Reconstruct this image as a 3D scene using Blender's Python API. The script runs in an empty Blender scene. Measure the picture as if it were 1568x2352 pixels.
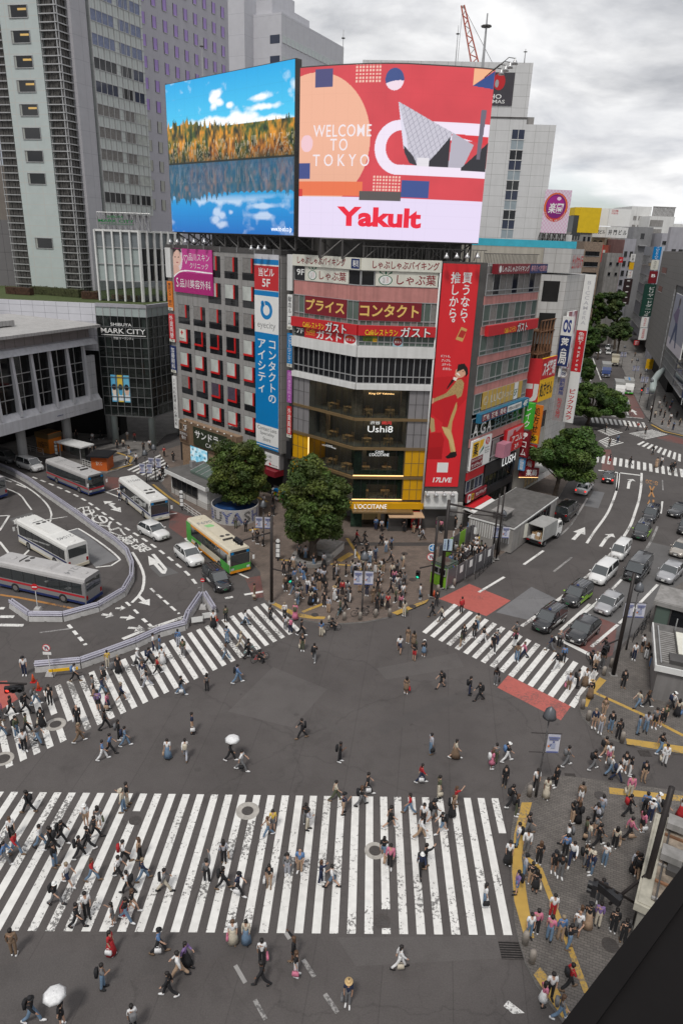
import bpy,bmesh,math,random
import numpy as np
from mathutils import Vector,Matrix
random.seed(7);RNG=np.random.default_rng(7)
SC=bpy.context.scene;COL=SC.collection
rad=math.radians
FPX,PITCH,ROLL,CAMH=1591.93,0.372402,0.0372138,33.0
_F=Vector((0,math.cos(PITCH),-math.sin(PITCH)));_U0=Vector((0,math.sin(PITCH),math.cos(PITCH)));_R0=Vector((1,0,0))
_R=math.cos(ROLL)*_R0+math.sin(ROLL)*_U0;_U=math.cos(ROLL)*_U0-math.sin(ROLL)*_R0
CAM=Vector((0,0,CAMH))
cd=bpy.data.cameras.new('camera');cam=bpy.data.objects.new('camera',cd);COL.objects.link(cam)
cam.matrix_world=Matrix(((_R.x,_U.x,-_F.x,0),(_R.y,_U.y,-_F.y,0),(_R.z,_U.z,-_F.z,CAMH),(0,0,0,1)))
cd.sensor_fit='VERTICAL';cd.sensor_height=36;cd.lens=36*FPX/2352;cd.clip_end=5000;cd.clip_start=0.1
SC.camera=cam
SC.view_settings.view_transform='Standard';SC.view_settings.look='None';SC.view_settings.gamma=1
SC.view_settings.exposure=0.48
SUN_EL,SUN_AZ=rad(58),rad(200)
w=bpy.data.worlds.new('World');SC.world=w;w.use_nodes=True
N=w.node_tree.nodes;L=w.node_tree.links;N.clear()
def nn(t,**k):
 n=N.new(t)
 for a,b in k.items():setattr(n,a,b)
 return n
sky=nn('ShaderNodeTexSky',sky_type='NISHITA',sun_disc=False,sun_elevation=SUN_EL,sun_rotation=SUN_AZ)
tc=nn('ShaderNodeTexCoord');sep=nn('ShaderNodeSeparateXYZ');L.new(tc.outputs['Generated'],sep.inputs[0])
zc=nn('ShaderNodeMath',operation='MAXIMUM');L.new(sep.outputs[2],zc.inputs[0]);zc.inputs[1].default_value=0.0
za=nn('ShaderNodeMath',operation='ADD');L.new(zc.outputs[0],za.inputs[0]);za.inputs[1].default_value=0.26
vd=nn('ShaderNodeVectorMath',operation='DIVIDE');L.new(tc.outputs['Generated'],vd.inputs[0])
cmb=nn('ShaderNodeCombineXYZ')
for i in range(3):L.new(za.outputs[0],cmb.inputs[i])
L.new(cmb.outputs[0],vd.inputs[1])
def noise(scale,det,off,dist=0.0):
 m=nn('ShaderNodeMapping');m.inputs['Location'].default_value=off;m.inputs['Scale'].default_value=(scale*0.8,scale,0.0)
 L.new(vd.outputs[0],m.inputs[0])
 n=nn('ShaderNodeTexNoise');n.inputs['Scale'].default_value=1.0;n.inputs['Detail'].default_value=det
 n.inputs['Roughness'].default_value=0.55;n.inputs['Distortion'].default_value=dist
 L.new(m.outputs[0],n.inputs['Vector']);return n
n1=noise(0.95,9,(2.4,5.1,0),0.5);n2=noise(2.6,9,(7.1,4.2,0),0.4);n3=noise(1.6,6,(1.7,8.4,0))
r1=nn('ShaderNodeValToRGB');L.new(n1.outputs['Fac'],r1.inputs[0])
r1.color_ramp.elements[0].position=0.40;r1.color_ramp.elements[0].color=(0.40,0.415,0.45,1)
r1.color_ramp.elements[1].position=0.57;r1.color_ramp.elements[1].color=(0.98,0.98,0.985,1)
r2=nn('ShaderNodeValToRGB');L.new(n2.outputs['Fac'],r2.inputs[0])
r2.color_ramp.elements[0].position=0.36;r2.color_ramp.elements[0].color=(0.66,0.675,0.71,1)
r2.color_ramp.elements[1].position=0.58;r2.color_ramp.elements[1].color=(1.0,1.0,1.0,1)
mul=nn('ShaderNodeMixRGB',blend_type='MULTIPLY');mul.inputs[0].default_value=1;L.new(r1.outputs[0],mul.inputs[1]);L.new(r2.outputs[0],mul.inputs[2])
r3=nn('ShaderNodeValToRGB');L.new(n3.outputs['Fac'],r3.inputs[0])
r3.color_ramp.elements[0].position=0.40;r3.color_ramp.elements[0].color=(1,1,1,1)
r3.color_ramp.elements[1].position=0.52;r3.color_ramp.elements[1].color=(0,0,0,1)
rz=nn('ShaderNodeValToRGB');L.new(sep.outputs[2],rz.inputs[0])
rz.color_ramp.elements[0].position=0.02;rz.color_ramp.elements[0].color=(1,1,1,1)
rz.color_ramp.elements[1].position=0.11;rz.color_ramp.elements[1].color=(0.0,0.0,0.0,1)
gap=nn('ShaderNodeMath',operation='MULTIPLY');L.new(r3.outputs[0],gap.inputs[0]);L.new(rz.outputs[0],gap.inputs[1])
skm=nn('ShaderNodeMixRGB',blend_type='MULTIPLY');skm.inputs[0].default_value=1;L.new(sky.outputs[0],skm.inputs[1]);skm.inputs[2].default_value=(0.1,0.1,0.1,1)
mixs=nn('ShaderNodeMixRGB');L.new(gap.outputs[0],mixs.inputs[0]);L.new(mul.outputs[0],mixs.inputs[1]);L.new(skm.outputs[0],mixs.inputs[2])
bg=nn('ShaderNodeBackground');L.new(mixs.outputs[0],bg.inputs[0]);bg.inputs[1].default_value=0.74
wo=nn('ShaderNodeOutputWorld');L.new(bg.outputs[0],wo.inputs[0])
sd=bpy.data.lights.new('sun','SUN');sd.energy=1.5;sd.angle=rad(10);sd.color=(1,0.965,0.92)
sun=bpy.data.objects.new('sun',sd);COL.objects.link(sun)
sun.rotation_euler=(rad(90)-SUN_EL,0,math.pi-SUN_AZ);sun.location=(0,-40,90)
ZZ={'d':(0,0,1.7417),'z1':(640,900,600/1568),'z2':(640,1400,600/1568),'z3':(1150,950,600/1568),'z4':(1150,1450,600/1568),'z5':(1660,980,600/1568),'z6':(1660,1480,600/1568),'z7':(0,0,700/1568),'z8':(0,600,700/1568),'v1':(0,1050,700/1568),'v2':(0,1650,700/1568),'v3':(2080,700,651/1568),'v4':(2080,1300,651/1568),'v5':(1650,1950,600/1568),'v6':(2331,1900,400/1568),'w1':(0,3100,1000/1568),'w2':(900,3100,1000/1568),'w3':(1800,3100,931/1568),'y1':(900,1900,900/1568),'y2':(1700,1700,1031/1568),'y3':(0,2350,1000/1568),'y4':(900,2400,1000/1568),'y5':(1831,2300,900/1568),'y6':(0,1600,1000/1568)}
def Q(n,x,y):
 a,b,s=ZZ[n];return((a+s*x)/1.7417,(b+s*y)/1.7417)
def ray(x,y):return _F+_R*((x-784)/FPX)-_U*((y-1176)/FPX)
def G(x,y,h=0.0):
 d=ray(x,y);t=(h-CAMH)/d.z;return CAM+d*t
def GQ(n,x,y,h=0.0):return G(*Q(n,x,y),h)
class Frame:
 """a vertical plane: u runs along it, z up, d out of it towards the street"""
 def __init__(s,p,yaw):
  s.p=Vector((p[0],p[1],0));s.u=Vector((math.sin(yaw),math.cos(yaw),0));n=Vector((s.u.y,-s.u.x,0))
  if n.dot(Vector((CAM.x,CAM.y,0))-s.p)<0:n=-n
  s.n=n
 def pt(s,u,z,d=0.0):return s.p+s.u*u+s.n*d+Vector((0,0,z))
 def uv(s,n,x,y,d=0.0):
  q=Q(n,x,y);r=ray(*q);p=s.p+s.n*d;t=(p-CAM).dot(s.n)/r.dot(s.n);v=CAM+r*t-p
  return v.dot(s.u),v.z
 def bx(s,n,x0,y0,x1,y1,d=0.0):
  """rectangle whose opposite corners sit at two photo points -> u0,u1,z0,z1 (sorted)"""
  a=s.uv(n,x0,y0,d);b=s.uv(n,x1,y1,d)
  return min(a[0],b[0]),max(a[0],b[0]),min(a[1],b[1]),max(a[1],b[1])
 def off(s,d):f=Frame.__new__(Frame);f.p=s.p+s.n*d;f.u=s.u;f.n=s.n;return f
def lin(c):
 if isinstance(c,str):
  c=c.lstrip('#');c=[int(c[i:i+2],16)/255 for i in(0,2,4)]
 return tuple(x/12.92 if x<=0.04045 else((x+0.055)/1.055)**2.4 for x in c)
MATS={}
def mat(name,col=(0.5,0.5,0.5),rough=0.6,metal=0.0,var=0.12,vs=0.6,emit=0.0,spec=0.4,bump=0.0,dirt=0.0,coat=0.0):
 """principled material with a gentle, object-space noise in colour and gloss"""
 if name in MATS:return MATS[name]
 m=bpy.data.materials.new(name);m.use_nodes=True;nt=m.node_tree;b=nt.nodes['Principled BSDF']
 c=lin(col)if isinstance(col,str)else col
 b.inputs['Base Color'].default_value=(*c,1);b.inputs['Roughness'].default_value=rough;b.inputs['Metallic'].default_value=metal
 b.inputs['Specular IOR Level'].default_value=spec;b.inputs['Coat Weight'].default_value=coat
 if emit:b.inputs['Emission Color'].default_value=(*c,1);b.inputs['Emission Strength'].default_value=emit
 if var or dirt:
  t=nt.nodes.new('ShaderNodeTexCoord');n=nt.nodes.new('ShaderNodeTexNoise');n.inputs['Scale'].default_value=vs;n.inputs['Detail'].default_value=7
  n.inputs['Roughness'].default_value=0.65
  nt.links.new(t.outputs['Object'],n.inputs['Vector'])
  r=nt.nodes.new('ShaderNodeValToRGB');nt.links.new(n.outputs['Fac'],r.inputs[0])
  lo=tuple(x*(1-var)for x in c);hi=tuple(min(1,x*(1+var))for x in c)
  r.color_ramp.elements[0].position=0.3;r.color_ramp.elements[0].color=(*lo,1);r.color_ramp.elements[1].position=0.7;r.color_ramp.elements[1].color=(*hi,1)
  out=r.outputs[0]
  if dirt:
   mp=nt.nodes.new('ShaderNodeMapping');mp.inputs['Scale'].default_value=(2.2,2.2,0.12);nt.links.new(t.outputs['Object'],mp.inputs[0])
   n2=nt.nodes.new('ShaderNodeTexNoise');n2.inputs['Scale'].default_value=1.0;n2.inputs['Detail'].default_value=6;nt.links.new(mp.outputs[0],n2.inputs['Vector'])
   r2=nt.nodes.new('ShaderNodeValToRGB');r2.color_ramp.elements[0].position=0.35;r2.color_ramp.elements[0].color=(1-dirt,1-dirt,1-dirt*1.05,1)
   r2.color_ramp.elements[1].position=0.6;r2.color_ramp.elements[1].color=(1,1,1,1);nt.links.new(n2.outputs['Fac'],r2.inputs[0])
   mx=nt.nodes.new('ShaderNodeMixRGB');mx.blend_type='MULTIPLY';mx.inputs[0].default_value=1
   nt.links.new(out,mx.inputs[1]);nt.links.new(r2.outputs[0],mx.inputs[2]);out=mx.outputs[0]
  nt.links.new(out,b.inputs['Base Color'])
  if bump:
   bp=nt.nodes.new('ShaderNodeBump');bp.inputs['Strength'].default_value=bump;nt.links.new(n.outputs['Fac'],bp.inputs['Height']);nt.links.new(bp.outputs[0],b.inputs['Normal'])
 MATS[name]=m;return m
def grid_mat(name,col,line,su,sz,lw,yaw,rough=0.6,var=0.1,off=(0,0),bump=0.0,dirt=0.0):
 """cladding with joints: lines every su metres along the wall and sz metres up (world position, axis along yaw)"""
 if name in MATS:return MATS[name]
 m=mat(name,col,rough,var=var,dirt=dirt);nt=m.node_tree;b=nt.nodes['Principled BSDF']
 g=nt.nodes.new('ShaderNodeNewGeometry');dp=nt.nodes.new('ShaderNodeVectorMath');dp.operation='DOT_PRODUCT'
 nt.links.new(g.outputs['Position'],dp.inputs[0]);dp.inputs[1].default_value=(math.sin(yaw),math.cos(yaw),0)
 sp=nt.nodes.new('ShaderNodeSeparateXYZ');nt.links.new(g.outputs['Position'],sp.inputs[0])
 outs=[]
 for src,s,o in((dp.outputs['Value'],su,off[0]),(sp.outputs[2],sz,off[1])):
  if not s:continue
  a=nt.nodes.new('ShaderNodeMath');a.operation='ADD';nt.links.new(src,a.inputs[0]);a.inputs[1].default_value=1000*s+o
  md=nt.nodes.new('ShaderNodeMath');md.operation='MODULO';nt.links.new(a.outputs[0],md.inputs[0]);md.inputs[1].default_value=s
  lt=nt.nodes.new('ShaderNodeMath');lt.operation='LESS_THAN';nt.links.new(md.outputs[0],lt.inputs[0]);lt.inputs[1].default_value=lw
  outs.append(lt.outputs[0])
 f=outs[0]
 if len(outs)>1:
  mxn=nt.nodes.new('ShaderNodeMath');mxn.operation='MAXIMUM';nt.links.new(outs[0],mxn.inputs[0]);nt.links.new(outs[1],mxn.inputs[1]);f=mxn.outputs[0]
 mx=nt.nodes.new('ShaderNodeMixRGB');nt.links.new(f,mx.inputs[0])
 old=b.inputs['Base Color'].links[0].from_socket;nt.links.new(old,mx.inputs[1]);mx.inputs[2].default_value=(*lin(line),1)
 nt.links.new(mx.outputs[0],b.inputs['Base Color'])
 return m
def attr_mat(name,emit=0.0,rough=0.5):
 if name in MATS:return MATS[name]
 m=bpy.data.materials.new(name);m.use_nodes=True;nt=m.node_tree;b=nt.nodes['Principled BSDF']
 a=nt.nodes.new('ShaderNodeVertexColor');a.layer_name='print'
 b.inputs['Roughness'].default_value=rough;b.inputs['Base Color'].default_value=(0.015,0.015,0.016,1)
 if not emit:nt.links.new(a.outputs[0],b.inputs['Base Color'])
 if emit:nt.links.new(a.outputs[0],b.inputs['Emission Color']);b.inputs['Emission Strength'].default_value=emit
 MATS[name]=m;return m
def glass_mat(name,col,see=0.0,rough=0.06):
 """facade glazing: dark body colour under a mirror-like skin, optionally part see-through"""
 if name in MATS:return MATS[name]
 m=mat(name,col,rough,var=0.15,vs=0.3,spec=0.6)
 if see:
  nt=m.node_tree;b=nt.nodes['Principled BSDF'];o=nt.nodes['Material Output']
  t=nt.nodes.new('ShaderNodeBsdfTransparent');t.inputs[0].default_value=(0.86,0.9,0.88,1);x=nt.nodes.new('ShaderNodeMixShader');x.inputs[0].default_value=see
  nt.links.new(b.outputs[0],x.inputs[1]);nt.links.new(t.outputs[0],x.inputs[2]);nt.links.new(x.outputs[0],o.inputs[0])
 return m
class MB:
 def __init__(s):s.v=[];s.f=[];s.m=[];s.ms=[]
 def mi(s,m):
  if m not in s.ms:s.ms.append(m)
  return s.ms.index(m)
 def poly(s,pts,m):
  b=len(s.v);s.v+=[Vector(p)for p in pts];s.f.append(tuple(range(b,b+len(pts))));s.m.append(s.mi(m))
 def hexa(s,c,m,skip=()):
  """c: 4 bottom + 4 top corners, same order"""
  b=len(s.v);s.v+=[Vector(p)for p in c];k=s.mi(m)
  for i,f in enumerate(((3,2,1,0),(4,5,6,7),(0,1,5,4),(1,2,6,5),(2,3,7,6),(3,0,4,7))):
   if i in skip:continue
   s.f.append(tuple(b+j for j in f));s.m.append(k)
 def box(s,lo,hi,m):
  (a,b,c),(d,e,f)=lo,hi
  s.hexa([(a,b,c),(d,b,c),(d,e,c),(a,e,c),(a,b,f),(d,b,f),(d,e,f),(a,e,f)],m);return s
 def fbox(s,F,u0,u1,z0,z1,d0,d1,m):
  P=F.pt;s.hexa([P(u0,z0,d0),P(u1,z0,d0),P(u1,z0,d1),P(u0,z0,d1),P(u0,z1,d0),P(u1,z1,d0),P(u1,z1,d1),P(u0,z1,d1)],m);return s
 def fquad(s,F,u0,u1,z0,z1,d,m):
  P=F.pt;s.poly([P(u0,z0,d),P(u1,z0,d),P(u1,z1,d),P(u0,z1,d)],m);return s
 def prism(s,pts,z0,z1,m,top=None):
  """upright prism over a plan outline (x,y)"""
  b=len(s.v);n=len(pts);s.v+=[Vector((p[0],p[1],z0))for p in pts]+[Vector((p[0],p[1],z1))for p in pts]
  k=s.mi(m)
  for i in range(n):j=(i+1)%n;s.f.append((b+i,b+j,b+n+j,b+n+i));s.m.append(k)
  s.f.append(tuple(b+n+i for i in range(n)));s.m.append(s.mi(top or m));return s
 def fprism(s,F,pts,d0,d1,m):
  """outline (u,z) pushed from d0 to d1 out of the wall"""
  b=len(s.v);n=len(pts);k=s.mi(m)
  s.v+=[F.pt(p[0],p[1],d0)for p in pts]+[F.pt(p[0],p[1],d1)for p in pts]
  for i in range(n):j=(i+1)%n;s.f.append((b+i,b+j,b+n+j,b+n+i));s.m.append(k)
  s.f.append(tuple(b+n+i for i in range(n)));s.m.append(k);return s
 def tube(s,pts,r,m,seg=8,cap=True):
  pts=[Vector(p)for p in pts];rs=r if isinstance(r,(list,tuple))else[r]*len(pts);k=s.mi(m);rings=[]
  for i,p in enumerate(pts):
   t=(pts[min(i+1,len(pts)-1)]-pts[max(i-1,0)]).normalized()
   a=Vector((0,0,1))if abs(t.z)<0.9 else Vector((1,0,0));x=t.cross(a).normalized();y=t.cross(x)
   b=len(s.v);s.v+=[p+(x*math.cos(q)+y*math.sin(q))*rs[i]for q in[2*math.pi*j/seg for j in range(seg)]];rings.append(b)
  for a,b in zip(rings,rings[1:]):
   for j in range(seg):q=(j+1)%seg;s.f.append((a+j,a+q,b+q,b+j));s.m.append(k)
  if cap:
   s.f.append(tuple(rings[0]+j for j in reversed(range(seg))));s.m.append(k);s.f.append(tuple(rings[-1]+j for j in range(seg)));s.m.append(k)
  return s
 def lathe(s,prof,c,m,seg=16,sx=1.0,sy=1.0):
  k=s.mi(m);b0=len(s.v);c=Vector(c)
  for r,z in prof:s.v+=[c+Vector((r*math.cos(2*math.pi*j/seg)*sx,r*math.sin(2*math.pi*j/seg)*sy,z))for j in range(seg)]
  for i in range(len(prof)-1):
   for j in range(seg):q=(j+1)%seg;s.f.append((b0+i*seg+j,b0+i*seg+q,b0+(i+1)*seg+q,b0+(i+1)*seg+j));s.m.append(k)
  s.f.append(tuple(b0+j for j in reversed(range(seg))));s.m.append(k);e=b0+(len(prof)-1)*seg;s.f.append(tuple(e+j for j in range(seg)));s.m.append(k)
  return s
 def disc(s,F,u,z,ru,rz,d,m,seg=24,d0=None):
  pts=[(u+ru*math.cos(2*math.pi*i/seg),z+rz*math.sin(2*math.pi*i/seg))for i in range(seg)]
  if d0 is None:s.poly([F.pt(a,b,d)for a,b in pts],m)
  else:s.fprism(F,pts,d0,d,m)
  return s
 def mesh(s,name,origin=None,smooth=False):
  me=bpy.data.meshes.new(name);o=Vector(origin)if origin is not None else Vector()
  me.from_pydata([tuple(p-o)for p in s.v],[],s.f)
  for m in s.ms:me.materials.append(m)
  me.polygons.foreach_set('material_index',s.m)
  if smooth:me.polygons.foreach_set('use_smooth',[True]*len(s.f))
  me.update();return me
def wloc(o):
 p=Vector()
 while o:p=p+o.location;o=o.parent
 return p
def link(name,me,parent=None,loc=None):
 o=bpy.data.objects.new(name,me);COL.objects.link(o)
 if parent:o.parent=parent
 if loc is not None:o.location=loc
 return o
def put(mb,name,parent=None,loc=None,smooth=False,local=False):
 """link a built mesh as one object; vertices are world points (or local ones), the origin goes to loc or to the parent's base"""
 if parent is not None:
  if local:return link(name,mb.mesh(name,None,smooth),parent,loc)
  return link(name,mb.mesh(name,wloc(parent),smooth),parent)
 if loc is None:
  xs=[v.x for v in mb.v];ys=[v.y for v in mb.v];zs=[v.z for v in mb.v];loc=Vector(((min(xs)+max(xs))/2,(min(ys)+max(ys))/2,min(zs)))
 return link(name,mb.mesh(name,None if local else loc,smooth),None,loc)
def tag(o,label,cat,group=None):
 o['label']=label;o['category']=cat
 if group:o['group']=group
 return o
def thing(name,label,cat,loc,group=None,rz=0.0):
 o=link(name,None,None,loc);o.rotation_euler=(0,0,rz);o.empty_display_size=0.3;return tag(o,label,cat,group)
def struct(mb,name,loc=None):
 o=put(mb,name,None,loc if loc is not None else Vector());o['kind']='structure';return o
def dup(o,loc=None,rz=None,label=None,group=None,parent=None):
 """a copy of a thing with copies of its parts and sub-parts (mesh data shared)"""
 c=o.copy();COL.objects.link(c)
 if parent:c.parent=parent
 if loc is not None:c.location=loc
 if rz is not None:c.rotation_euler=(0,0,rz)
 if label:c['label']=label
 if group:c['group']=group
 for ch in list(o.children):dup(ch,parent=c)
 return c
def bevel(o,w,seg=2):
 bm=bmesh.new();bm.from_mesh(o.data);bmesh.ops.remove_doubles(bm,verts=bm.verts,dist=1e-5)
 es=[e for e in bm.edges if len(e.link_faces)==2 and e.calc_face_angle(0)>0.5]
 bmesh.ops.bevel(bm,geom=es,offset=w,segments=seg,affect='EDGES',profile=0.5,clamp_overlap=True);bm.to_mesh(o.data);bm.free();return o
_TXT={}
def text_mesh(s,bold=0.0,space=1.0,line=1.0,shear=0.0):
 k=(s,bold,space,line,shear)
 if k in _TXT:return _TXT[k]
 c=bpy.data.curves.new('lettering','FONT');c.body=s;c.align_x='CENTER';c.offset=bold*0.5;c.space_character=space;c.space_line=line;c.shear=shear
 c.fill_mode='FRONT' if hasattr(c,'fill_mode')else c.fill_mode;c.dimensions='2D';c.fill_mode='FRONT';c.resolution_u=3
 o=bpy.data.objects.new('lettering',c);me=bpy.data.meshes.new_from_object(o)
 v=np.zeros(len(me.vertices)*3);me.vertices.foreach_get('co',v);v=v.reshape(-1,3);f=[tuple(p.vertices)for p in me.polygons]
 bpy.data.objects.remove(o);bpy.data.curves.remove(c);bpy.data.meshes.remove(me)
 if len(v):v[:,0]-=(v[:,0].min()+v[:,0].max())/2;v[:,1]-=(v[:,1].min()+v[:,1].max())/2
 _TXT[k]=(v,f);return _TXT[k]
def write(mb,F,s,u0,u1,z0,z1,d,m,bold=0.0,fit='both',vert=False,space=1.0,line=1.0,shear=0.0,fn=None):
 """letters filling the rectangle u0..u1, z0..z1 of a wall frame, d metres proud; left-to-right as seen from the street"""
 if vert:s='\n'.join(s);line=min(line,1.0)
 v,f=text_mesh(s,bold,space,line,shear)
 if not len(v):return
 w,h=np.ptp(v[:,0])or 1,np.ptp(v[:,1])or 1;sx,sz=(u1-u0)/w,(z1-z0)/h
 if fit=='min':sx=sz=min(sx,sz)
 sg=1.0 if F is None or F.u.dot(F.n.cross(Vector((0,0,-1))))>0 else-1.0
 cu,cz=(u0+u1)/2,(z0+z1)/2;b=len(mb.v);k=mb.mi(m)
 for x,y,_ in v:
  mb.v.append(fn(cu+sg*x*sx,cz+y*sz,d)if fn else F.pt(cu+sg*x*sx,cz+y*sz,d))
 for q in f:mb.f.append(tuple(b+i for i in q));mb.m.append(k)
class Pic:
 """a printed or lit picture: colours painted on a fine grid of vertices, x 0..1 left to right, y 0..1 upwards"""
 def __init__(s,nx,ny,bg='ffffff',asp=1.0):
  s.nx,s.ny,s.asp=nx,ny,asp;s.Y,s.X=np.meshgrid(np.linspace(0,1,ny),np.linspace(0,1,nx),indexing='ij');s.C=np.zeros((ny,nx,3));s.C[:]=lin(bg)
 def fill(s,mask,c,a=1.0):
  c=np.array(lin(c)if isinstance(c,str)else c);m=(mask*a)[...,None]if mask.dtype!=bool else np.where(mask,a,0.0)[...,None];s.C=s.C*(1-m)+c*m
 def rect(s,x0,y0,x1,y1,c,a=1.0):s.fill((s.X>=x0)&(s.X<=x1)&(s.Y>=y0)&(s.Y<=y1),c,a)
 def ell(s,x,y,rx,ry,c,a=1.0):s.fill(((s.X-x)/rx)**2+((s.Y-y)/ry)**2<=1,c,a)
 def poly(s,pts,c,a=1.0):
  ins=np.zeros(s.X.shape,bool);n=len(pts)
  for i in range(n):
   (x1,y1),(x2,y2)=pts[i],pts[(i+1)%n]
   if y1==y2:continue
   ins^=((s.Y<y1)!=(s.Y<y2))&(s.X<(x2-x1)*(s.Y-y1)/(y2-y1)+x1)
  s.fill(ins,c,a)
 def noise(s,fx,fy,oct=4,seed=1):
  r=np.random.default_rng(seed);o=np.zeros(s.X.shape);amp=1.0;tot=0
  for _ in range(oct):
   gx,gy=max(2,int(fx)+2),max(2,int(fy)+2);g=r.random((gy,gx));x=s.X*(gx-1.001);y=s.Y*(gy-1.001);i=x.astype(int);j=y.astype(int);a=x-i;b=y-j
   a=a*a*(3-2*a);b=b*b*(3-2*b)
   o+=amp*(g[j,i]*(1-a)*(1-b)+g[j,i+1]*a*(1-b)+g[j+1,i]*(1-a)*b+g[j+1,i+1]*a*b);tot+=amp;amp*=0.5;fx*=2;fy*=2
  return o/tot
 def build(s,name,fn,m,parent=None):
  """fn(x,y) -> world point"""
  me=bpy.data.meshes.new(name);org=wloc(parent)if parent else fn(0.5,0.0);vs=[tuple(fn(x,y)-org)for x,y in zip(s.X.ravel(),s.Y.ravel())]
  fs=[(j*s.nx+i,j*s.nx+i+1,(j+1)*s.nx+i+1,(j+1)*s.nx+i)for j in range(s.ny-1)for i in range(s.nx-1)]
  me.from_pydata(vs,[],fs);a=me.color_attributes.new('print','FLOAT_COLOR','POINT')
  a.data.foreach_set('color',np.concatenate([s.C.reshape(-1,3),np.ones((s.nx*s.ny,1))],1).astype(np.float32).ravel());me.materials.append(m);me.update()
  return link(name,me,parent,None if parent else org)
def asphalt(name,c0,c1,crack=True,seams=True):
 m=bpy.data.materials.new(name);m.use_nodes=True;nt=m.node_tree;b=nt.nodes['Principled BSDF'];l=nt.links
 t=nt.nodes.new('ShaderNodeNewGeometry')
 def noi(s,d,r=0.6):
  n=nt.nodes.new('ShaderNodeTexNoise');n.inputs['Scale'].default_value=s;n.inputs['Detail'].default_value=d;n.inputs['Roughness'].default_value=r;l.new(t.outputs['Position'],n.inputs['Vector']);return n
 def ramp(src,a,ca,z,cz):
  r=nt.nodes.new('ShaderNodeValToRGB');l.new(src,r.inputs[0]);r.color_ramp.elements[0].position=a;r.color_ramp.elements[0].color=(*ca,1);r.color_ramp.elements[1].position=z;r.color_ramp.elements[1].color=(*cz,1);return r.outputs[0]
 def mulc(a,c):
  x=nt.nodes.new('ShaderNodeMixRGB');x.blend_type='MULTIPLY';x.inputs[0].default_value=1;l.new(a,x.inputs[1]);l.new(c,x.inputs[2]);return x.outputs[0]
 c=ramp(noi(0.09,8,0.62).outputs['Fac'],0.32,c0,0.68,c1)
 c=mulc(c,ramp(noi(14,4,0.8).outputs['Fac'],0.3,(0.78,)*3,0.7,(1.22,)*3))
 c=mulc(c,ramp(noi(0.55,6).outputs['Fac'],0.28,(0.86,0.855,0.85),0.5,(1,1,1)))
 c=mulc(c,ramp(noi(0.21,9,0.7).outputs['Fac'],0.30,(0.80,0.80,0.80),0.44,(1,1,1)));c=mulc(c,ramp(noi(1.3,5,0.5).outputs['Fac'],0.24,(0.72,0.72,0.72),0.34,(1,1,1)))
 if crack:
  for sc,wd,dk,ds in((0.075,0.005,0.80,3.0),(0.23,0.008,0.90,2.0)):
   v=nt.nodes.new('ShaderNodeTexVoronoi');v.feature='DISTANCE_TO_EDGE';v.inputs['Scale'].default_value=sc
   nz=noi(0.35,5);ad=nt.nodes.new('ShaderNodeVectorMath');ad.operation='MULTIPLY_ADD';l.new(nz.outputs['Color'],ad.inputs[0]);ad.inputs[1].default_value=(ds,ds,0);l.new(t.outputs['Position'],ad.inputs[2])
   l.new(ad.outputs[0],v.inputs['Vector']);c=mulc(c,ramp(v.outputs['Distance'],wd*0.3,(dk,)*3,wd,(1,1,1)))
 if seams:
  mp=nt.nodes.new('ShaderNodeMapping');mp.inputs['Rotation'].default_value=(0,0,0.12);l.new(t.outputs['Position'],mp.inputs[0])
  br=nt.nodes.new('ShaderNodeTexBrick');br.inputs['Scale'].default_value=1;br.inputs['Brick Width'].default_value=60;br.inputs['Row Height'].default_value=3.4;br.inputs['Mortar Size'].default_value=0.03
  br.inputs['Color1'].default_value=(1,1,1,1);br.inputs['Color2'].default_value=(0.94,0.94,0.94,1);br.inputs['Mortar'].default_value=(0.78,0.78,0.78,1)
  sw=nt.nodes.new('ShaderNodeMapping');sw.inputs['Rotation'].default_value=(0,0,rad(90));l.new(mp.outputs[0],sw.inputs[0]);l.new(sw.outputs[0],br.inputs['Vector']);c=mulc(c,br.outputs['Color'])
 l.new(c,b.inputs['Base Color']);b.inputs['Roughness'].default_value=0.82;b.inputs['Specular IOR Level'].default_value=0.35
 bp=nt.nodes.new('ShaderNodeBump');bp.inputs['Strength'].default_value=0.25;bp.inputs['Distance'].default_value=0.02;l.new(noi(22,3).outputs['Fac'],bp.inputs['Height']);l.new(bp.outputs[0],b.inputs['Normal'])
 MATS[name]=m;return m
M_ASPH=asphalt('asphalt',(0.074,0.066,0.0635),(0.104,0.094,0.090))
M_ASPH2=asphalt('asphalt_pale',(0.10,0.097,0.096),(0.14,0.135,0.133),seams=False)
M_ASPH3=asphalt('asphalt_grooved',(0.135,0.135,0.14),(0.19,0.188,0.19),seams=False)
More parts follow.
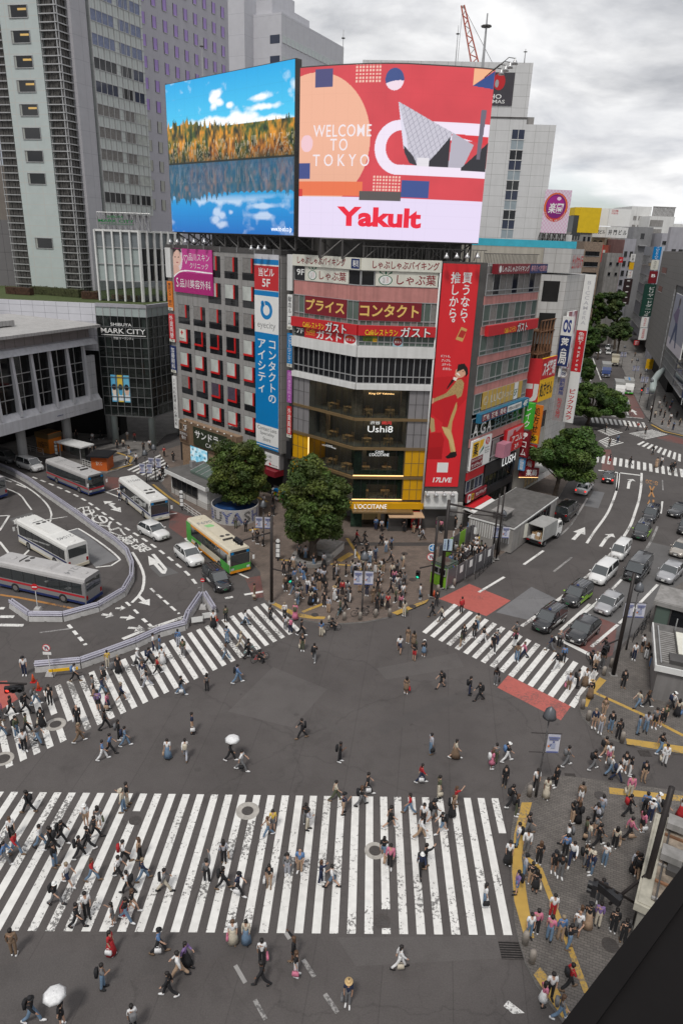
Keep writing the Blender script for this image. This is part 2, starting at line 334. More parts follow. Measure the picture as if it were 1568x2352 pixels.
def worn(name,col,wear,base=(0.075,0.07,0.068),rough=0.55,sc=1.0):
 """road paint that has flaked away in patches"""
 m=bpy.data.materials.new(name);m.use_nodes=True;nt=m.node_tree;b=nt.nodes['Principled BSDF'];l=nt.links
 t=nt.nodes.new('ShaderNodeNewGeometry')
 a=nt.nodes.new('ShaderNodeTexNoise');a.inputs['Scale'].default_value=0.32*sc;a.inputs['Detail'].default_value=3;l.new(t.outputs['Position'],a.inputs['Vector'])
 n=nt.nodes.new('ShaderNodeTexNoise');n.inputs['Scale'].default_value=5.5*sc;n.inputs['Detail'].default_value=8;n.inputs['Roughness'].default_value=0.72;l.new(t.outputs['Position'],n.inputs['Vector'])
 s=nt.nodes.new('ShaderNodeMath');s.operation='MULTIPLY_ADD';l.new(a.outputs['Fac'],s.inputs[0]);s.inputs[1].default_value=0.75;l.new(n.outputs['Fac'],s.inputs[2])
 r=nt.nodes.new('ShaderNodeValToRGB');l.new(s.outputs[0],r.inputs[0]);r.color_ramp.elements[0].position=1.08-wear;r.color_ramp.elements[0].color=(0,0,0,1);r.color_ramp.elements[1].position=1.11-wear;r.color_ramp.elements[1].color=(0.85,)*3+(1,)
 r.color_ramp.elements[0].position=min(0.98,1.04-wear);r.color_ramp.elements[1].position=min(0.995,1.08-wear)
 x=nt.nodes.new('ShaderNodeMixRGB');l.new(r.outputs[0],x.inputs[0]);c=lin(col)if isinstance(col,str)else col
 d=nt.nodes.new('ShaderNodeTexNoise');d.inputs['Scale'].default_value=2.3;d.inputs['Detail'].default_value=6;l.new(t.outputs['Position'],d.inputs['Vector'])
 q=nt.nodes.new('ShaderNodeValToRGB');l.new(d.outputs['Fac'],q.inputs[0]);q.color_ramp.elements[0].position=0.3;q.color_ramp.elements[0].color=(*[v*0.86 for v in c],1);q.color_ramp.elements[1].position=0.6;q.color_ramp.elements[1].color=(*c,1)
 l.new(q.outputs[0],x.inputs[1]);x.inputs[2].default_value=(*base,1);l.new(x.outputs[0],b.inputs['Base Color']);b.inputs['Roughness'].default_value=rough
 MATS[name]=m;return m
M_WHITE=worn('road_paint_white',(0.72,0.71,0.68),0.025)
M_WORN=worn('road_paint_worn',(0.68,0.67,0.64),0.10)
M_FADED=worn('road_paint_faded',(0.30,0.29,0.28),0.16)
M_RED=worn('road_paint_red',(0.42,0.105,0.085),0.06,base=(0.2,0.08,0.07))
M_DKRED=worn('road_paint_dark_red',(0.165,0.072,0.062),0.1)
M_ORANGE=worn('road_paint_orange',(0.42,0.20,0.06),0.12)
M_YEL=worn('tactile_yellow',(0.46,0.29,0.065),0.07,base=(0.2,0.16,0.1))
def paving(name,c1,c2,mortar,bw,bh,rot):
 m=bpy.data.materials.new(name);m.use_nodes=True;nt=m.node_tree;b=nt.nodes['Principled BSDF'];l=nt.links
 t=nt.nodes.new('ShaderNodeNewGeometry');mp=nt.nodes.new('ShaderNodeMapping');mp.inputs['Rotation'].default_value=(0,0,rot);l.new(t.outputs['Position'],mp.inputs[0])
 br=nt.nodes.new('ShaderNodeTexBrick');l.new(mp.outputs[0],br.inputs['Vector']);br.inputs['Scale'].default_value=1;br.inputs['Brick Width'].default_value=bw;br.inputs['Row Height'].default_value=bh;br.inputs['Mortar Size'].default_value=0.012
 br.inputs['Color1'].default_value=(*c1,1);br.inputs['Color2'].default_value=(*c2,1);br.inputs['Mortar'].default_value=(*mortar,1)
 n=nt.nodes.new('ShaderNodeTexNoise');n.inputs['Scale'].default_value=0.5;n.inputs['Detail'].default_value=8;n.inputs['Roughness'].default_value=0.7;l.new(t.outputs['Position'],n.inputs['Vector'])
 r=nt.nodes.new('ShaderNodeValToRGB');l.new(n.outputs['Fac'],r.inputs[0]);r.color_ramp.elements[0].position=0.3;r.color_ramp.elements[0].color=(0.68,0.67,0.66,1);r.color_ramp.elements[1].position=0.7;r.color_ramp.elements[1].color=(1.2,1.18,1.16,1)
 x=nt.nodes.new('ShaderNodeMixRGB');x.blend_type='MULTIPLY';x.inputs[0].default_value=1;l.new(br.outputs['Color'],x.inputs[1]);l.new(r.outputs[0],x.inputs[2]);l.new(x.outputs[0],b.inputs['Base Color']);b.inputs['Roughness'].default_value=0.8
 MATS[name]=m;return m
M_PAVE=paving('pavement_setts',(0.150,0.137,0.126),(0.115,0.105,0.098),(0.06,0.055,0.05),0.3,0.15,0.35)
M_PAVE2=paving('pavement_setts_brown',(0.175,0.135,0.112),(0.135,0.108,0.092),(0.07,0.058,0.05),0.32,0.16,-0.5)
M_PAVE3=paving('pavement_slabs',(0.20,0.19,0.18),(0.16,0.152,0.145),(0.09,0.085,0.08),0.6,0.6,0.6)
M_KERB=mat('kerb_stone',(0.21,0.20,0.19),0.8,var=0.25,vs=2.0)
g=MB();g.poly([(-2500,-600,0),(2500,-600,0),(2500,4500,0),(-2500,4500,0)],M_ASPH);struct(g,'ground')
def d2(pts,h=0.0,n='d'):return[GQ(n,x,y,h)for x,y in pts]
PH=0.14
def pavement(name,pts,m,kerb=True,z=PH):
 g=MB();g.prism([(p.x,p.y)for p in pts],-0.05,z,M_KERB,m);o=struct(g,name);return o
KP=[(372,1112),(395,1138),(421,1168),(461,1197),(540,1255),(597,1315),(607,1378),(620,1392),(640,1403),(690,1425),(740,1433),(790,1434),(840,1430),(890,1420),(940,1402),(975,1385),(1000,1362),(1060,1330),(1115,1297),(1160,1270),(1210,1235),(1262,1178),(1300,1112),(1336,1062),(1352,1038)]
plaza=d2(KP)+[Vector((40,135,0)),Vector((-5,150,0)),Vector((-30,108,0)),G(392,1078)]
pavement('pavement_plaza',plaza,M_PAVE2)
SP=[(0,1046),(60,1047),(131,1052),(184,1068),(213,1082),(246,1088),(272,1081),(291,1072),(330,1046),(352,1030),(368,1012),(382,1000)]
pavement('pavement_station',d2(SP)+[Vector((-26,125,0)),Vector((-40,190,0)),Vector((-140,190,0)),Vector((-120,110,0))],M_PAVE3)
IS1=[(1568,1338),(1515,1372),(1480,1429),(1447,1466),(1410,1518),(1378,1551),(1345,1585),(1331,1601),(1327,1614),(1328,1630),(1334,1646),(1348,1663),(1381,1693),(1424,1706),(1473,1719),(1568,1733),(1660,1745),(1660,1290)]
pavement('pavement_island',d2(IS1),M_PAVE)
IS2=[(1700,1838),(1568,1822),(1420,1802),(1320,1788),(1278,1784),(1245,1786),(1222,1793),(1207,1806),(1194,1830),(1180,1866),(1173,1905),(1171,1950),(1173,2019),(1180,2121),(1190,2165),(1204,2210),(1231,2264),(1289,2346),(1340,2420),(1700,2420)]
pavement('pavement_corner',d2(IS2),M_PAVE)
IS3=[(1400,800),(1430,850),(1450,899),(1470,938),(1480,954),(1495,972),(1523,988),(1568,1000)]
pavement('pavement_shops',d2(IS3)+[Vector((140,150,0)),Vector((190,180,0)),Vector((260,400,0)),Vector((150,400,0))],M_PAVE3)
IS4=[(1338,960),(1330,930),(1322,905),(1314,880),(1318,840),(1325,815)]
pavement('pavement_far_left',d2(IS4)+[Vector((86,400,0)),Vector((20,400,0)),Vector((10,160,0)),Vector((40,142,0))],M_PAVE3)
ZM=0.010
def lp(a,b,t):return a+(b-a)*t
def stripes(name,A0,A1,B0,B1,na,nb,i0,i1,m,w=0.5,z=ZM,skip=(),cut={},worn_at=()):
 """zebra bars: bar i runs from A(i) to B(i); A0..A1 are na bars apart, B0..B1 nb bars apart"""
 da=(A1-A0)/na;db=(B1-B0)/nb;g=MB()
 for i in range(i0,i1+1):
  if i in skip:continue
  a,b=A0+da*i,B0+db*i;a2,b2=a+da*w,b+db*w
  for s,e in cut.get(i,[(0,1)]):
   q=[lp(a,b,s),lp(a2,b2,s),lp(a2,b2,e),lp(a,b,e)]
   g.poly([(p.x,p.y,z)for p in q],M_WORN if i in worn_at else m)
 return struct(g,name)
fp=lambda x,y:G(x/1.7417,y/1.7417)
A0,A31,B3,B30=fp(218.7,3170.2),fp(1963.8,3193.3),fp(110.7,3724.5),fp(2012.9,3741)
dB=(B30-B3)/27;NB0=B3-dB*3
stripes('crosswalk_near',A0,A31,NB0,NB0+dB*31,31,31,-9,31,M_WHITE,0.5,cut={6:[(0,0.155),(0.235,1)],31:[(0,0.30)],23:[(0,0.85),(0.965,1)]},worn_at=(-1,2,9,12,17,18,19,24,25,26))
LA0,LA20,LB0,LB16=GQ('y3',272,650),GQ('y3',1490,165),GQ('y3',380,975),GQ('y3',1450,470)
stripes('crosswalk_left',LA0,LA20,LB0,LB0+(LB16-LB0)*20/16,20,20,-7,24,M_WHITE,0.5,cut={1:[(0,0.72)],0:[(0,0.5),(0.75,1)]},worn_at=(-2,1,2,17,21,22,23))
RA0,RA3,RB0,RB10=GQ('y5',870,632),GQ('y5',668,535),GQ('y5',697,872),GQ('y5',35,540)
stripes('crosswalk_right',RA0,RA0+(RA3-RA0)*10/3,RB0,RB10,10,10,-1,15,M_WHITE,-0.52,worn_at=(5,7,8,9,12))
stripes('crosswalk_side_street',GQ('v2',1140,515),GQ('v2',1300,572),GQ('v2',1440,375),GQ('v2',1580,432),4,4,0,8,M_WHITE,0.45)
stripes('crosswalk_far_near',GQ('v4',900,1275),GQ('v4',1530,1385),GQ('v4',890,1350),GQ('v4',1545,1465),11,11,-6,18,M_WHITE,0.52)
stripes('crosswalk_far_back',GQ('v4',805,900),GQ('v4',1165,938),GQ('v4',825,955),GQ('v4',1190,990),8,8,-3,8,M_WHITE,0.55)
def band(name,q,n,m,w=0.5):
 A0,A1,B1,B0=[GQ('v4',*p)for p in q];return stripes(name,A0,A1,B0,B1,n,n,0,n-1,m,w)
band('crosswalk_far_diagonal',[(1270,1008),(1425,1058),(1215,1105),(1045,1045)],8,M_WHITE)
band('crosswalk_far_diagonal',[(1180,1120),(1568,1255),(1568,1330),(1120,1150)],9,M_WHITE)
band('crosswalk_far_diagonal',[(840,990),(1000,1040),(860,1075),(740,1020)],6,M_WHITE)
band('crosswalk_far_diagonal',[(840,1080),(1010,1140),(830,1185),(750,1120)],6,M_WHITE)
def patch(name,n,pts,m,z=0.005):
 g=MB();g.poly([(p.x,p.y,z)for p in d2(pts,0,n)],m);return struct(g,name)
patch('road_red_patch','y5',[(348,700),(785,915),(715,1013),(273,785)],M_RED)
patch('road_red_patch','v5',[(275,1165),(590,1008),(1022,1183),(768,1345)],M_RED)
patch('road_red_patch','y5',[(900,268),(1110,345),(1075,560),(995,590),(700,425)],M_DKRED)
patch('road_red_patch','v2',[(945,575),(1120,590),(1130,700),(950,690)],M_DKRED)
patch('road_red_patch','y6',[(1065,690),(1230,740),(1230,860),(1160,870),(1060,800)],M_DKRED)
patch('road_red_patch','y1',[(140,720),(315,690),(290,850),(200,860)],M_DKRED)
patch('road_red_patch','v4',[(1000,640),(1080,640),(1200,890),(1180,905),(1050,880)],M_DKRED)
patch('road_red_patch','v4',[(800,1200),(870,1200),(905,1400),(780,1400)],M_DKRED)
patch('road_red_patch','v4',[(1310,1090),(1440,1060),(1568,1100),(1568,1150),(1400,1120)],M_DKRED)
patch('road_red_patch','y3',[(-30,590),(45,585),(115,700),(20,760),(-30,740)],M_RED)
patch('road_pale_patch','y2',[(645,985),(800,1060),(640,1190),(430,1140)],M_ASPH3)
patch('road_pale_patch','y2',[(1370,712),(1568,760),(1568,1000),(1100,1420),(790,1290),(1040,1090)],M_ASPH2,0.004)
patch('road_pale_patch','y6',[(410,830),(490,805),(745,1000),(600,1050)],M_ASPH3)
patch('road_pale_patch','y6',[(940,1050),(1010,1018),(1120,1085),(1005,1112)],M_ASPH2)
patch('road_pale_patch','v6',[(165,250),(335,275),(235,525),(20,480)],M_ASPH3)
patch('road_pale_patch','y6',[(60,745),(200,705),(245,735),(95,785)],M_ASPH2)
M_ASPH4=asphalt('asphalt_repair',(0.068,0.0615,0.0595),(0.096,0.0875,0.084),False,False);M_ASPH5=asphalt('asphalt_old',(0.084,0.0765,0.0735),(0.112,0.102,0.098),False,False)
for i,q in enumerate(([(300,420),(640,560),(420,800),(20,700)],[(930,800),(1500,560),(1568,600),(980,850)],[(950,430),(1450,330),(1500,420),(1010,500)],[(560,760),(620,740),(740,810),(690,830)])):patch('road_repair','y4',q,M_ASPH5 if i%2==0 else M_ASPH4,0.0015+0.0007*i)
patch('road_repair','w1',[(0,1200),(900,1010),(1568,1010),(1568,1100),(300,1420),(0,1500)],M_ASPH4,0.003);patch('road_repair','w2',[(700,1020),(1700,1010),(1750,1150),(820,1200)],M_ASPH5,0.0025);patch('road_repair','y6',[(560,1360),(880,1300),(1000,1420),(620,1500)],M_ASPH4,0.003);patch('road_repair','y2',[(820,600),(1000,720),(800,900),(600,860)],M_ASPH4,0.003);patch('road_repair','y2',[(1010,330),(1160,330),(1100,560),(960,600)],M_ASPH5,0.003)
def line(name,n,pts,wd,m,dash=None,z=0.012,closed=False):
 """a painted line of true width along photo points; dash=(on, off) in metres"""
 P=[Vector((p.x,p.y,0))for p in d2(pts,0,n)];out=[]
 for i in range(len(P)-1):
  p0,p1,p2,p3=P[max(i-1,0)],P[i],P[i+1],P[min(i+2,len(P)-1)];k=max(1,int((p2-p1).length/1.2))if len(P)>2 else 1
  for j in range(k):
   t=j/k;out.append(0.5*((2*p1)+(p2-p0)*t+(2*p0-5*p1+4*p2-p3)*t*t+(3*p1-p0-3*p2+p3)*t**3))
 out.append(P[-1]);g=MB();segs=[]
 if dash:
  on,of=dash;acc=0.0
  for a,b in zip(out,out[1:]):
   ln=(b-a).length;s=0.0
   while s<ln-1e-6:
    ph=acc%(on+of);st=min(ln-s,(on-ph)if ph<on else(on+of-ph));st=max(st,0.02)
    if ph<on:segs.append((lp(a,b,s/ln),lp(a,b,min(1,(s+st)/ln))))
    s+=st;acc+=st
 else:segs=list(zip(out,out[1:]))
 for a,b in segs:
  t=(b-a).normalized();q=Vector((-t.y,t.x,0))*wd/2;g.poly([Vector((v.x,v.y,z))for v in(a+q,b+q,b-q,a-q)],m)
 return struct(g,name)
W=M_WHITE;LN='lane_line'
line(LN,'v6',[(560,-40),(545,150),(490,340),(400,560),(300,720),(180,880),(55,1072)],0.32,W)
line(LN,'v6',[(915,-30),(905,180),(870,400),(805,610),(740,790),(610,1005)],0.34,W)
line(LN,'v6',[(610,1010),(400,1270),(130,1530),(-30,1650)],0.3,M_WORN)
line(LN,'y2',[(845,1035),(720,1130),(585,1225)],0.35,W)
line(LN,'v6',[(1240,80),(1250,240)],0.2,M_FADED);line(LN,'v6',[(1240,415),(1215,605)],0.25,M_WORN)
line(LN,'v6',[(1165,805),(1060,1040),(940,1230)],0.28,M_FADED)
line(LN,'v6',[(600,1640),(420,1830)],0.26,W);line(LN,'v6',[(235,1985),(-30,2200)],0.3,W)
line(LN,'y2',[(1000,1090),(820,1250)],0.3,W)
line(LN,'v6',[(1165,1720),(750,2150),(560,2330)],0.28,W);line(LN,'y2',[(1170,1215),(1010,1350)],0.3,W)
line(LN,'y2',[(718,765),(598,850)],0.3,W);line(LN,'y2',[(480,925),(325,1018)],0.3,W);line(LN,'y2',[(890,805),(780,893)],0.25,M_FADED)
line(LN,'y2',[(985,445),(890,600),(810,680)],0.25,M_FADED);line('stop_line','y2',[(785,1290),(1068,1432)],0.5,W)
line('stop_line','v4',[(750,1400),(1160,1450)],0.5,W);line('stop_line','v4',[(870,875),(1175,900)],0.45,W)
line(LN,'v4',[(940,1430),(925,1600)],0.3,W)
line(LN,'v4',[(695,315),(775,530)],0.3,W);line(LN,'v4',[(615,370),(685,560)],0.25,M_WORN,(4,3));line(LN,'v4',[(1010,800),(1040,870)],0.25,W)
line(LN,'y6',[(205,483),(360,545),(480,600),(560,645),(650,710),(760,785),(900,872),(1000,942),(1100,1022),(1180,1092),(1250,1178)],0.3,W,(1.2,0.9))
line(LN,'y6',[(-20,425),(90,445),(200,500),(300,570)],0.18,W)
line(LN,'y6',[(0,470),(130,525),(230,590),(300,660),(325,720),(318,760),(300,786)],0.22,W)
line(LN,'y6',[(830,955),(880,1035),(905,1110),(895,1190),(870,1230),(828,1272)],0.28,W)
line(LN,'y6',[(945,1182),(1125,1342)],0.25,W,(1.0,0.5));line(LN,'y6',[(0,540),(120,590),(170,650),(200,690)],0.2,W)
line(LN,'y6',[(60,725),(0,820)],0.25,W);line(LN,'y6',[(0,728),(60,725)],0.25,W);line(LN,'y6',[(0,890),(75,985)],0.25,W);line(LN,'y6',[(105,800),(260,758),(425,732)],0.2,M_WORN)
line(LN,'y6',[(140,985),(222,905)],0.25,W);line(LN,'y6',[(405,830),(490,806),(755,1003),(602,1050)],0.22,W)
line(LN,'y6',[(0,492),(75,515)],0.2,W);line(LN,'y6',[(105,528),(168,552)],0.25,W)
line(LN,'y6',[(0,1222),(120,1240),(480,1312)],0.3,M_ORANGE);line(LN,'y6',[(660,575),(830,640)],0.25,W);line(LN,'y6',[(670,575),(770,545)],0.25,W);line(LN,'y6',[(980,730),(1110,710)],0.25,W)
line(LN,'y6',[(1160,872),(1220,857)],0.35,W);line(LN,'y6',[(1165,875),(1480,1080),(1560,1118)],0.25,W)
line(LN,'y6',[(0,1307),(30,1307)],0.45,W);line(LN,'y6',[(0,1360),(90,1360)],0.45,W);line(LN,'y6',[(0,1412),(150,1414)],0.45,M_WORN)
line(LN,'y6',[(430,1410),(540,1538)],0.3,W,(0.8,0.5));line(LN,'y6',[(250,1460),(440,1435)],0.2,M_FADED)
line(LN,'y6',[(770,1500),(905,1445)],0.4,M_WORN);line(LN,'y6',[(930,1437),(1150,1362)],0.4,M_WORN)
line(LN,'y6',[(895,1372),(950,1420)],0.3,W,(0.8,0.4));line(LN,'y6',[(792,1268),(870,1342)],0.25,W,(0.9,0.9));line(LN,'y6',[(1128,1396),(1250,1236)],0.25,W)
line(LN,'y1',[(135,835),(270,812)],0.35,W);line(LN,'y1',[(0,860),(55,850)],0.35,W)
line(LN,'w2',[(490,1160),(560,1268)],0.22,M_FADED);line(LN,'w2',[(625,1375),(705,1492)],0.22,M_FADED);line(LN,'w2',[(65,1195),(128,1305)],0.2,M_FADED);line(LN,'w2',[(187,1412),(255,1535)],0.2,M_FADED)
line(LN,'w2',[(380,990),(405,1030)],0.2,M_FADED)
patch('crosswalk_corner','w3',[(358,1558),(388,1518),(500,1605),(420,1610)],W,0.01)
def arrow(n,tail,head,wd,m,turn=None):
 """lane arrow: shaft from tail, point at head"""
 a,b=GQ(n,*tail),GQ(n,*head);pts=[a,b]
 if turn:pts=[a,GQ(n,*turn),b]
 g=MB()
 for p,q in zip(pts,pts[1:]):
  e=q if q is not pts[-1]else lp(p,q,0.55);t=(q-p).normalized();s=Vector((-t.y,t.x,0))*wd/2;g.poly([Vector((v.x,v.y,0.013))for v in(p+s,e+s,e-s,p-s)],m)
 p,q=pts[-2],pts[-1];t=(q-p).normalized();s=Vector((-t.y,t.x,0))*wd*1.7;e=lp(p,q,0.5);g.poly([Vector((v.x,v.y,0.014))for v in(e+s,q,e-s)],m)
 return struct(g,'lane_arrow')
arrow('y2',(898,698),(970,622),0.45,W);arrow('y2',(1065,740),(1142,662),0.4,W,(1100,690));arrow('y2',(1232,388),(1262,330),0.4,W,(1240,345))
arrow('y6',(1025,1085),(930,978),0.4,W);arrow('y6',(690,655),(762,705),0.4,W);arrow('y6',(720,655),(650,635),0.4,W);arrow('y6',(870,1230),(940,1290),0.35,W)
arrow('v4',(1115,865),(1072,812),0.4,W);line(LN,'y6',[(960,967),(1040,1062)],0.35,W);line(LN,'y6',[(1040,1062),(1028,1090)],0.35,W)
arrow('y6',(640,1345),(715,1355),0.35,M_WORN);arrow('y6',(805,1428),(910,1438),0.35,M_WORN);arrow('y6',(725,1308),(790,1305),0.3,M_WORN);arrow('y6',(755,1364),(850,1368),0.3,M_WORN)
def road_text(s,n,c,up,right,m,bold=0.02):
 """lettering painted on the road: centre, half-height vector end and half-width vector end as photo points"""
 C,Uv,Rv=GQ(n,*c),GQ(n,*up),GQ(n,*right);U,R=Uv-C,Rv-C;v,f=text_mesh(s,bold);w,h=np.ptp(v[:,0])/2,np.ptp(v[:,1])/2
 g=MB();k=g.mi(m)
 for x,y,_ in v:p=C+R*(x/w)+U*(y/h);g.v.append(Vector((p.x,p.y,0.013)))
 g.f=[tuple(q)for q in f];g.m=[k]*len(f);return struct(g,'road_lettering')
pts=[(888,928),(812,880),(752,838),(690,792),(628,750),(562,712)]
for ch,(x,y)in zip('路線バスのみ',pts):road_text(ch,'y6',(x,y),(x+34,y+22),(x-42,y+12),W,0.03)
road_text('22-5','y6',(520,685),(537,697),(462,690),W,0.03)
road_text('8-20','v6',(1072,118),(1070,150),(975,100),M_ORANGE,0.03);line('road_lettering','v6',[(1040,170),(1108,350)],0.22,M_ORANGE);line('road_lettering','v6',[(1112,180),(1026,340)],0.22,M_ORANGE)
line('road_lettering','v6',[(1100,390),(1095,470)],0.25,M_ORANGE);patch('road_lettering','v6',[(1035,385),(1065,455),(1000,455)],M_ORANGE,0.013)
road_text('バス専','y6',(150,748),(158,765),(85,765),M_WORN,0.03)
line('road_lettering','v4',[(665,400),(700,480)],0.25,M_ORANGE);line('road_lettering','v4',[(705,420),(675,480)],0.25,M_ORANGE)
def tact(n,pts,wd=None):
 g=MB()
 if wd:
  P=d2(pts,PH,n)
  for a,b in zip(P,P[1:]):
   t=(b-a).normalized();s=Vector((-t.y,t.x,0))*wd/2;g.poly([v+Vector((0,0,0.006))for v in(a+s,b+s,b-s,a-s)],M_YEL)
 else:g.poly([p+Vector((0,0,0.006))for p in d2(pts,PH,n)],M_YEL)
 return struct(g,'tactile_paving')
tact('y1',[(325,900),(350,890),(500,960),(620,985),(700,988),(690,1005),(600,1002),(480,985)]);tact('y1',[(540,955),(680,900)],0.35);tact('y1',[(1160,960),(1210,940),(1420,865),(1400,890),(1200,975)])
tact('y1',[(945,590),(850,440)],0.35);tact('y1',[(790,600),(880,545)],0.7);tact('y1',[(380,590),(520,605),(940,635),(945,700)],0.3);tact('y1',[(735,570),(815,515)],0.5)
tact('y1',[(170,385),(240,372)],0.4);tact('y1',[(215,150),(300,190)],0.4);tact('y6',[(735,330),(830,360),(810,405)],0.4);tact('y6',[(690,440),(830,405)],0.35);tact('y6',[(960,530),(1060,610),(1140,660)],0.35)
tact('y5',[(985,712),(1032,735),(930,850),(900,920),(875,915),(900,820)]);tact('y5',[(955,822),(1290,975),(1568,1120)],0.32);tact('y5',[(1170,1140),(1568,1195),(1568,1245),(1175,1180)])
tact('y5',[(1050,1480),(1568,1540),(1568,1580),(1055,1525)])
tact('w3',[(480,185),(550,185),(510,330),(480,560),(520,850),(565,1100),(500,1100),(430,850),(415,650),(430,400)]);tact('w3',[(500,550),(600,625),(920,1470)],0.3);tact('w3',[(560,1345),(605,1295),(720,1440),(800,1590),(755,1640),(660,1500)])
tact('v4',[(1260,960),(1380,1025),(1568,1068)],0.5)
def pband(n,pts,wd,m):
 P=d2(pts,PH,n);g=MB()
 for a,b in zip(P,P[1:]):
  t=(b-a).normalized();s=Vector((-t.y,t.x,0))*wd/2;g.poly([v+Vector((0,0,0.004))for v in(a+s,b+s,b-s,a-s)],m)
 return struct(g,'pavement_band')
M_BAND=mat('dark_paving',(0.055,0.05,0.048),0.7,var=0.2)
pband('y1',[(600,470),(900,480),(1150,483),(1420,482),(1568,490)],1.0,M_BAND)
for a,b in(((860,300),(1060,260)),((900,345),(1140,290)),((960,400),(1230,330)),((1050,450),(1180,410)),((800,240),(960,210))):pband('v2',[a,b],1.1,M_BAND)
#  buildings
FR=Frame(G(963,1215),1.484);FL=Frame(FR.pt(-8.65,0),-0.83);FC=Frame(FR.pt(5.1,0),0.64)
M_CONC=mat('concrete',(0.27,0.26,0.25),0.85,var=0.2,dirt=0.25);M_DKC=mat('dark_concrete',(0.12,0.115,0.11),0.85,var=0.2,dirt=0.2)
M_GLD=glass_mat('glass_dark',(0.012,0.013,0.015));M_GLG=glass_mat('glass_green',(0.10,0.135,0.115),rough=0.12);M_GLS=glass_mat('glass_clear',(0.01,0.011,0.012),see=0.8)
M_GLB=glass_mat('glass_blue',(0.02,0.028,0.06));M_CURT=mat('curtain_white',(0.43,0.45,0.42),0.8,var=0.22,vs=0.7);M_CURT2=mat('curtain_grey',(0.20,0.19,0.18),0.85,var=0.25,vs=3);M_CURT3=mat('curtain_purple',(0.06,0.045,0.07),0.85,var=0.4,vs=4)
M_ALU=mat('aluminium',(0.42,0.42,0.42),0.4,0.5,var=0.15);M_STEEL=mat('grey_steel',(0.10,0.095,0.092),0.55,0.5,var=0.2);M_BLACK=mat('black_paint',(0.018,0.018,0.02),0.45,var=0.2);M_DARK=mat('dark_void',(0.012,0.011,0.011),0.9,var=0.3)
M_WHT=mat('white_paint',(0.66,0.66,0.645),0.5,var=0.06,dirt=0.12);M_SIGNW=mat('sign_white',(0.74,0.74,0.72),0.45,var=0.04);M_CREAM=mat('sign_cream',(0.66,0.65,0.57),0.5,var=0.05,dirt=0.08)
M_SRED=mat('sign_red',(0.52,0.02,0.026),0.4,var=0.06);M_MAROON=mat('sign_maroon',(0.19,0.012,0.02),0.45,var=0.1);M_BLUE=mat('sign_blue',(0.0,0.19,0.48),0.4,var=0.05);M_NAVY=mat('sign_navy',(0.015,0.03,0.12),0.45,var=0.1);M_YELS=mat('sign_yellow',(0.80,0.46,0.015),0.45,var=0.05)
M_PINK=mat('pink_panel',(0.50,0.215,0.195),0.6,var=0.12,vs=0.9,dirt=0.22);M_LOCY=mat('ochre_panel',(0.58,0.30,0.005),0.4,var=0.08);M_BRONZE=mat('bronze_trim',(0.22,0.15,0.075),0.4,0.4,var=0.15);M_GREYP=mat('grey_panel',(0.235,0.225,0.23),0.5,0.2,var=0.08)
M_REDT=mat('red_trim',(0.52,0.012,0.012),0.4,var=0.08);M_GREEN=mat('sign_green',(0.05,0.42,0.03),0.45,var=0.06);M_BROWNS=mat('timber_slats',(0.25,0.17,0.11),0.7,var=0.25,vs=3);M_GOLD=mat('sign_gold',(0.50,0.33,0.07),0.45,var=0.08);M_MAG=mat('sign_magenta',(0.50,0.012,0.20),0.4,var=0.05)
M_ORNG=mat('sign_orange',(0.72,0.20,0.02),0.45,var=0.06);M_RUST=mat('rusty_steel',(0.17,0.085,0.045),0.85,var=0.5,vs=1.6);M_LAMPG=mat('lamp_lens',(0.75,0.75,0.72),0.3,var=0.02);M_WARM=mat('lit_warm',(1.0,0.62,0.25),0.5,var=0,emit=1.2);M_WARML=mat('ceiling_lamp',(1.0,0.72,0.42),0.5,var=0,emit=7.0);M_LITW=mat('lit_white',(0.6,0.61,0.6),0.5,var=0,emit=0.6)
M_TXTW=mat('letter_white',(0.78,0.78,0.76),0.5,var=0);M_TXTK=mat('letter_black',(0.015,0.015,0.017),0.5,var=0);M_TXTR=mat('letter_red',(0.50,0.012,0.02),0.5,var=0);M_TXTY=mat('letter_yellow',(0.85,0.60,0.02),0.5,var=0);M_TXTG=mat('letter_grey',(0.25,0.25,0.25),0.5,var=0);M_TXTO=mat('letter_gold',(0.75,0.50,0.14),0.5,var=0);M_TXTM=mat('letter_darkred',(0.22,0.012,0.02),0.5,var=0);M_TXTB=mat('letter_navy',(0.02,0.04,0.2),0.5,var=0);M_TXTGN=mat('letter_green',(0.01,0.12,0.06),0.5,var=0)
M_GRASS=mat('moss_green',(0.055,0.075,0.02),0.95,var=0.5,vs=2.5)
def ribbon(root,F,u0,u1,z0,z1,n,gm,fm=None,d=0.0,sill=0.0,mw=0.09,name='window'):
 """a strip of glazing with mullions: window part > frame sub-part"""
 fm=fm or M_ALU;g=MB();g.fbox(F,u0,u1,z0,z1,d-0.08,d,gm if not isinstance(gm,list)else gm[0])
 if isinstance(gm,list):
  g=MB()
  for i in range(n):g.fbox(F,u0+(u1-u0)*i/n,u0+(u1-u0)*(i+1)/n,z0,z1,d-0.08,d,gm[(i*7+i*i*3)%len(gm)])
 w=put(g,name,root);f=MB()
 for i in range(n+1):u=u0+(u1-u0)*i/n;f.fbox(F,u-mw/2,u+mw/2,z0,z1,d,d+0.07,fm)
 f.fbox(F,u0,u1,z0-0.04,z0+0.06,d,d+0.09,fm);f.fbox(F,u0,u1,z1-0.06,z1+0.03,d,d+0.085,fm)
 if sill:f.fbox(F,u0,u1,z0+sill-0.05,z0+sill+0.06,d,d+0.08,fm)
 put(f,'frame',w);return w
def panel(root,name,F,u0,u1,z0,z1,d0,d1,m):
 g=MB();g.fbox(F,u0,u1,z0,z1,d0,d1,m);return put(g,name,root)
AU0,AU1,AZ=11.0,35.45,31.75
